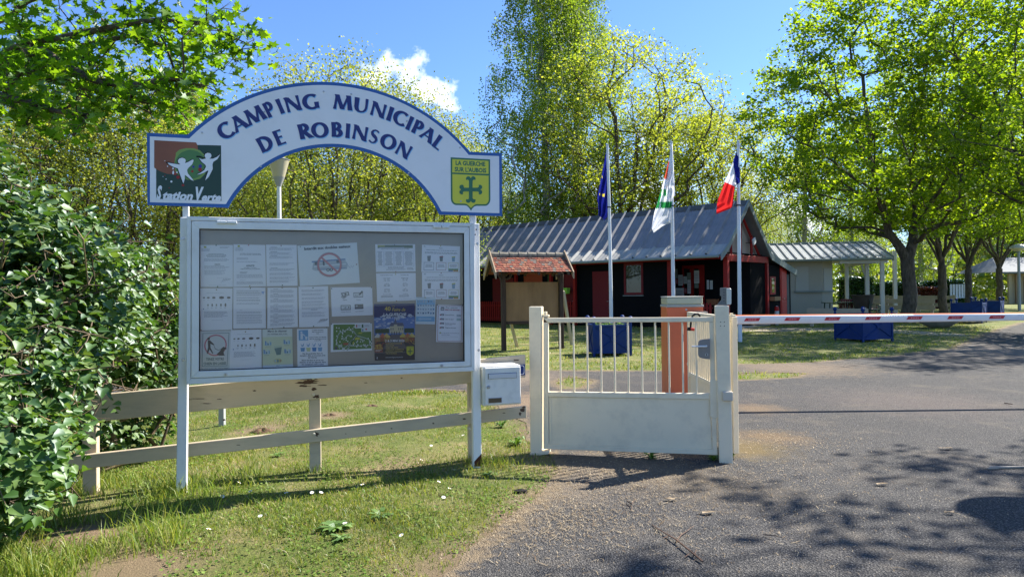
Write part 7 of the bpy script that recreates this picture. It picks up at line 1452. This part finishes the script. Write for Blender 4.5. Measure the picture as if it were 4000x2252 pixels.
tree_thing('maple_tree', 'maple whose trunk stands directly left of the blue planter pair', at(2436, 42), 42, tmA, cmA, g_m, 4.1, .95)
tree_thing('maple_tree', 'maple with curved trunk between the planter pair and the thick lamp post', at(2514, 47), 47, tmA, cmA, g_m, 5.3, 1.0)
tree_thing('maple_tree', 'broad maple at the right edge of the view whose crown overhangs the road', 16.9, 20.8, tmA, cmA, g_m, 1.2, .9)
tree_thing('yellow_maple', 'airy yellow-green maple with dark forked trunk behind the middle flags', at(1572, 41), 41, tmB, cmB, g_w, 1.0, 1.22)
tree_thing('yellow_maple', 'lower yellow-green tree behind the office ridge, left of the big maple', at(1800, 44), 44, tmB, cmB, g_w, 3.2, 1.0)
tree_thing('yellow_maple', 'yellow-green tree between the tall birch and the forked yellow maple', at(1690, 45), 45, tmB, cmB, g_w, 5.0, 1.05)
tree_thing('multi_stem_tree', 'many-stemmed pale yellow tree filling the inside of the sign arch', at(850, 25), 25, tmC, cmC, g_w, .5, 1.0)
tree_thing('multi_stem_tree', 'thin pale tree to the right of the arch, left of the tall birch', at(1130, 46), 46, tmD2, cmD2, g_w, 2.5, 1.15)
tree_thing('multi_stem_tree', 'many-stemmed pale tree just right of the arch apex, behind the lamp tree', at(1000, 29), 29, tmC, cmC, g_w, 2.9, 1.0)
q = tree_thing('birch_tree', 'tallest birch with dense hanging foliage behind the left end of the office', at(1372, 42), 42, tmE, cmE, g_b, .3, 1.2)
tree_thing('birch_tree', 'second tall birch close to the tallest one, nearer the left flagpole', at(1455, 44), 44, tmE, cmE, g_b, 3.3, 1.12)
tree_thing('birch_tree', 'birch with white trunk above the kiosk roof, beside the office gable', at(2029, 46), 46, tmF, cmF, g_b, 2, .95)
tree_thing('birch_tree', 'hanging birch above the middle of the kiosk roof', at(2140, 50), 50, tmF, cmF, g_b, 4.4, .9)
tree_thing('birch_tree', 'slender leaning birch with speckled trunk between the forked and the upright maple', at(2318, 56), 56, tmF, cmF, g_b, .9, 1.0)
tree_thing('birch_tree', 'wispy birch top rising beside the left shoulder of the arch', at(480, 34), 34, tmF, cmF, g_b, 1.5, .93)
tree_thing('birch_tree', 'wispy birch top just above the arch, left of its apex', at(735, 36), 36, tmF, cmF, g_b, 3.9, .95)
for i, (px, Y, a, s, lb) in enumerate([(-60, 24, 0, .95, 'wood tree at the far left edge behind the lilac bush'), (70, 27, 1, .98, 'wood tree above the left part of the lilac bush'), (190, 24, 1, .88, 'pale wood tree above the middle of the lilac bush'), (300, 27, 0, .98, 'wood tree behind the right part of the lilac bush'), (405, 25, 1, .90, 'wood tree just left of the tourism emblem'), (560, 30, 0, .86, 'wood tree behind the lower left shoulder of the sign'), (640, 27, 1, .62, 'low wood tree behind the lamp post'), (1240, 46, 0, .95, 'wood tree behind the right end of the sign'), (1185, 50, 1, 1.1, 'wood tree in the gap between the sign and the tallest birch'), (760, 33, 0, .8, 'wood tree behind the left part of the arch opening'), (940, 36, 1, .85, 'wood tree behind the right part of the arch opening'), (1085, 26, 0, .68, 'low wood tree beside the right inner edge of the arch')]):
    tree_thing('wood_tree', lb, at(px, Y), Y, *((tmD, cmD) if a == 0 else (tmD2, cmD2)), g_w, i*1.7, s)
# far wood: ring of trees behind everything
k = 0
for (x, Y) in [(-52, 58), (-44, 66), (-36, 56), (-29, 68), (-22, 57), (-15, 66), (-8, 58), (-1, 68), (6, 60), (13, 70), (20, 62), (27, 72), (33, 66), (40, 78), (46, 72), (53, 84), (60, 80), (66, 90), (73, 86), (80, 92), (36, 92), (52, 100), (-60, 70)]:
    a = k % 3; tree_thing('far_tree', 'distant tree in the wood closing the view behind the campsite', x+random.uniform(-1.5, 1.5), Y, *((tmD, cmD), (tmD2, cmD2), (tmC, cmC))[a], 'distant trees closing the view', k*1.3, random.uniform(.85, 1.15)); k += 1
LG = leaf_mat('leaf_dark_green', (.03, .08, .014), (.06, .13, .02), (.11, .19, .03), .45, .5, .05)
cmG = cmD.copy(); cmG.materials.clear(); cmG.materials.append(LG); cmH = cmC.copy(); cmH.materials.clear(); cmH.materials.append(LG)
for i, (px, Y, s) in enumerate([(2560, 70, 1.1), (2615, 64, 1.2), (2500, 84, 1.1), (2450, 80, .75), (2670, 75, 1.3)]): tree_thing('dark_tree', 'dark green tree behind the distant cream building', at(px, Y), Y, tmD, cmG if i % 2 else cmH, 'dark green trees at the far right', i*2., s)
# undergrowth closing the wood
n = 34000; x = rng.uniform(-80, 95, n); y = rng.uniform(60, 84, n); top = 4.2+1.8*np.sin(x*.21)+1.3*np.sin(x*.53+2)+.8*np.sin(x*1.3); z = rng.random(n)**.8*top
tag(add_obj('undergrowth', leaves('undergrowth', np.stack([x, y, z], 1), .50, LW, up=.4)), kind='stuff')
n = 22000; x = rng.uniform(-36, 9, n); y = 30+rng.uniform(0, 14, n)+np.abs(x)*.1; top = 2.6+1.0*np.sin(x*.7)+.7*np.sin(x*1.9+2); z = rng.random(n)**.8*top; k_ = (x < -9) | ((x-7.55)*.68+(y-24)*.73 > 8.5); x, y, z = x[k_], y[k_], z[k_]
tag(add_obj('undergrowth', leaves('undergrowth', np.stack([x, y, z], 1), .20, LW, up=.4)), kind='stuff')
# clipped hedges
def hedge(label, x0, x1, Y, dpt, h, m, dark, lsz=.12, n=3600):
    t = thing('clipped_hedge', label, 'hedge', ((x0+x1)/2, Y, 0), 0, 'clipped hedges beyond the kiosk'); w = (x1-x0)/2
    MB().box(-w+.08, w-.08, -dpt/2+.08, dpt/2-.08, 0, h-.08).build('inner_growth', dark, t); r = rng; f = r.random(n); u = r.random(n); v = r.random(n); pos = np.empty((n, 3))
    top = f < .3; fr = (f >= .3) & (f < .8); sd_ = f >= .8; pos[:, 0] = -w+2*w*u; pos[:, 1] = np.where(top, -dpt/2+dpt*v, np.where(fr, -dpt/2, -dpt/2+dpt*v)); pos[:, 2] = np.where(top, h, h*np.where(fr, v, r.random(n))); pos[sd_, 0] = np.where(r.random(sd_.sum()) < .5, -w, w); pos += r.normal(size=pos.shape)*.045
    add_obj('foliage', leaves('foliage', pos, lsz, m, up=.5), t)
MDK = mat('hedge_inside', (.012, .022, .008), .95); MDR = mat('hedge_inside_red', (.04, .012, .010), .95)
LR = leaf_mat('leaf_red_hedge', (.16, .03, .02), (.26, .05, .03), (.14, .09, .03), .3, .4, .10)
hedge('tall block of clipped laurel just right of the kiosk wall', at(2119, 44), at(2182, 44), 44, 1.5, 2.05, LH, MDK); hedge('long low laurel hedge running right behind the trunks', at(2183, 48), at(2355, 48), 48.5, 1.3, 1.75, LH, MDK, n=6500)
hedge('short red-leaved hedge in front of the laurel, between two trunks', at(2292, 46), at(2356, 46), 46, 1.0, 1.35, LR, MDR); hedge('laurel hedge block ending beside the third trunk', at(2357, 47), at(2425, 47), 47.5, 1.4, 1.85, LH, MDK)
# --- near maple reaching in from the left
s = Skel(21); r = s.r; Yt = 8.9; tx = -7.35; top = s.path([(tx, Yt, -.35), (tx+.05, Yt, 2.6), (tx-.1, Yt+.1, 5.0), (tx, Yt, 8.5)], step=.4, wob_=.03)
def nd(z): A = np.array(s.p[:top+1]); return int(np.argmin(np.abs(A[:, 2]-z)))
def W(px, py, Y): v = P(*D(px, py), Y); return (v.x, v.y, v.z)
limbs = [(3.6, [(-30, 160, 8.8), (60, 110, 8.6), (200, 85, 8.3), (350, 55, 8.1), (520, 60, 7.9), (620, 110, 7.8)]), (3.4, [(40, 130, 8.9), (150, 130, 8.7), (330, 90, 8.6), (470, 120, 8.4), (590, 140, 8.3)]), (3.2, [(-20, 150, 8.6), (110, 130, 8.3), (210, 190, 8.0), (330, 215, 7.8), (430, 200, 7.6), (510, 215, 7.5)]), (3.0, [(-60, 210, 8.8), (60, 180, 8.7), (200, 215, 8.5), (340, 250, 8.3), (450, 270, 8.2)]), (2.9, [(-60, 240, 8.3), (40, 250, 8.0), (140, 280, 7.8), (220, 290, 7.7)]), (4.2, [(-20, 60, 8.8), (120, -20, 8.6), (300, -80, 8.3), (480, -120, 8.2), (560, -60, 8.1)]), (5.0, [(-60, -120, 9.2), (100, -300, 9.2), (300, -420, 9.2)]), (4.6, [(-200, -100, 8.0), (-300, -200, 7.0), (-360, -300, 6.2)]), (4.8, [(-500, -50, 9.6), (-700, -150, 10.2)])]
for z0, pts in limbs: i = nd(z0); s.path([s.p[i]]+[W(*q) for q in pts], parent=i, step=.3, wob_=.025)
s.skip = top+1; tg = []
for z0, pts in limbs:
    inview = pts[-1][0] > 150 and pts[-1][1] > -100
    for a, b in zip(pts[:-1], pts[1:]):
        for k in range(9 if inview else 7):
            u = r.random(); px = a[0]+(b[0]-a[0])*u+r.normal()*24; py = a[1]+(b[1]-a[1])*u+r.normal()*(26 if inview else 40)+6; Y_ = a[2]+(b[2]-a[2])*u+r.normal()*.35
            if inview and (px > 640 or px+py*.9 > 745): continue
            tg.append(W(px, py, Y_))
for (x, y) in [(615, 30), (640, 100), (650, 118), (600, 125), (560, 20), (520, 10), (575, 60), (530, 200), (545, 230), (500, 205), (470, 300), (455, 285), (380, 285), (300, 300), (330, 260), (255, 240), (180, 300), (170, 270), (90, 300), (30, 270), (10, 230), (20, 180), (120, 165), (60, 320), (430, 160), (470, 150), (250, 165), (240, 30), (150, 20), (330, 10), (60, 40), (420, 20)]: tg.append(W(x, y, r.uniform(7.6, 8.4)))
s.grow(np.array(tg), lenw=.05, down=.1, step=.22, wob_=.02, bend=.4)
mt_ = thing('near_maple', 'maple reaching in from the upper left with lobed translucent leaves', 'tree', (tx, Yt, -.25)); mt_o = np.array([tx, Yt, -.25])
A = [np.array(q)-mt_o for q in s.p]; s.p = A; me = s.mesh('trunk', BK_M, .20, .0045, .66, 3, .22); add_obj('trunk', me, mt_)
T_ = np.array([s.p[i] for i in s.tips]); add_obj('crown', leaves('crown', cl_leaves(r, T_, 12, .13, .8), .115, LN, 'maple', up=.9, fold=.35, droop=.35, jit=.35), mt_)
# --- sparse tree right of the road, out of view, whose twigs shade the asphalt
tmS, cmS = arch_maple(31, 9.6, 3.4, 7.4, 3.4, .10, 110, 46, .24, .115, LM, BK_M, 5, (0, 0), .5)
tree_thing('roadside_tree', 'thinly leaved tree beyond the right edge of the view, shading the asphalt', 10.4, 6.2, tmS, cmS, None, 1.0, 1.0)
0 and tree_thing('roadside_tree', 'second thinly leaved tree beyond the right edge, farther from the sign', 13.2, 9.4, tmS, cmS, None, 3.0, 1.1)
tree_thing('maple_tree', 'maple standing across the road behind the viewpoint', -7.5, -12.5, tmA, cmA, g_m, .7, 1.0)
# --- lilac bush
LIL = [(-140, 560, 4.8, .60), (-30, 560, 4.9, .36), (40, 640, 4.7, .52), (130, 690, 4.8, .46), (-90, 700, 4.4, .75), (40, 800, 4.4, .68), (150, 820, 5.0, .52), (240, 700, 5.4, .50), (330, 740, 6.1, .55), (390, 820, 6.4, .52), (330, 890, 6.2, .62), (240, 900, 5.9, .55), (405, 930, 6.6, .36), (180, 600, 5.3, .22), (270, 660, 5.7, .24), (-60, 950, 4.0, .60), (30, 960, 3.9, .42), (-40, 1110, 3.6, .40), (40, 1130, 3.8, .30), (-30, 1240, 3.4, .26), (90, 980, 4.4, .24), (300, 1060, 6.0, .30), (370, 1080, 6.2, .26), (-120, 1150, 3.4, .5), (100, 900, 4.5, .34), (250, 1100, 5.6, .2), (110, 1190, 4.0, .14), (190, 960, 4.8, .12), (170, 1060, 4.7, .10), (290, 960, 5.2, .17), (-190, 560, 5.0, .8), (-200, 860, 4.6, .9)]
r = np.random.default_rng(77); pos = []; outw = []; tips_ = []
for (px, py, Y, rad) in LIL:
    c = np.array(W(px, py, Y)); n = int(4300*rad*rad)+60; u = unit(r.normal(size=(n, 3))); lump = 1+.17*np.sin(u[:, 0]*9+px)+.17*np.sin(u[:, 2]*8+py)+.12*np.sin(u[:, 1]*11); q = (1-.42*r.random(n)**1.6)*rad*lump; p_ = c+u*q[:, None]*np.array([1.05, .85, 1.0]); pos.append(p_); outw.append(u); m_ = max(6, int(62*rad)); uu = unit(r.normal(size=(m_, 3))); tips_.append(c+uu*rad*r.uniform(.6, 1.28, (m_, 1)))
pos = np.concatenate(pos); outw = np.concatenate(outw); tips_ = np.concatenate(tips_); keep = pos[:, 2] > .02-.1
# gaps through which stems and darkness show
gap = np.sin(pos[:, 0]*5.1+1)*np.sin(pos[:, 2]*4.3+2)*np.sin(pos[:, 1]*3.9); keep &= r.random(len(pos)) < np.clip(1.0-3.4*np.maximum(0, gap-.04), .02, 1); fr_ = B.o; pos, outw = pos[keep], outw[keep]
lb = thing('lilac_bush', 'dense lilac bush with heart-shaped leaves growing over the fence end', 'bush', (-3.7, 5.0, -.12)); lo_ = np.array([-3.7, 5.0, -.12])
outw = outw*.45+np.array([.1, -.1, .45]); add_obj('foliage', leaves('foliage', pos-lo_, .053, LLIL, 'heart', up=.5, fold=.45, droop=.5, outward=outw, jit=.55), lb)
s = Skel(5); b0 = s.path([(-3.75, 5.0, -.2), (-3.75, 5.0, -.05)], step=.1, wob_=0)
for (x, y) in ((-4.2, 4.6), (-3.6, 4.9), (-3.9, 5.4), (-3.3, 5.7), (-4.6, 5.2), (-3.1, 6.0), (-3.7, 4.3)): s.path([s.p[b0], (x, y, .05), (x+r.normal()*.15, y+r.normal()*.15, 1.0), (x+r.normal()*.25, y+r.normal()*.2, 1.9)], parent=b0, step=.25, wob_=.03)
s.skip = 3; s.grow(tips_[tips_[:, 2] > .1], lenw=.05, down=.6, step=.25, wob_=.02); s.p = [np.array(q)-lo_ for q in s.p]; add_obj('stems', s.mesh('stems', BK_L, .06, .005, .42, 3, .16), lb)
cz = []
for (px, py, Y, rad) in LIL:
    if rad > .4: cz.append((W(px, py, Y+.12), rad*.5))
n = 9000; cc = np.array([c for c, _ in cz]); rr = np.array([q for _, q in cz]); i = r.integers(0, len(cc), n); p_ = cc[i]+unit(r.normal(size=(n, 3)))*(rr[i]*r.random(n)**.4)[:, None]; add_obj('inner_foliage', leaves('inner_foliage', p_-lo_, .08, LLIL, 'rhomb', up=.2), lb)
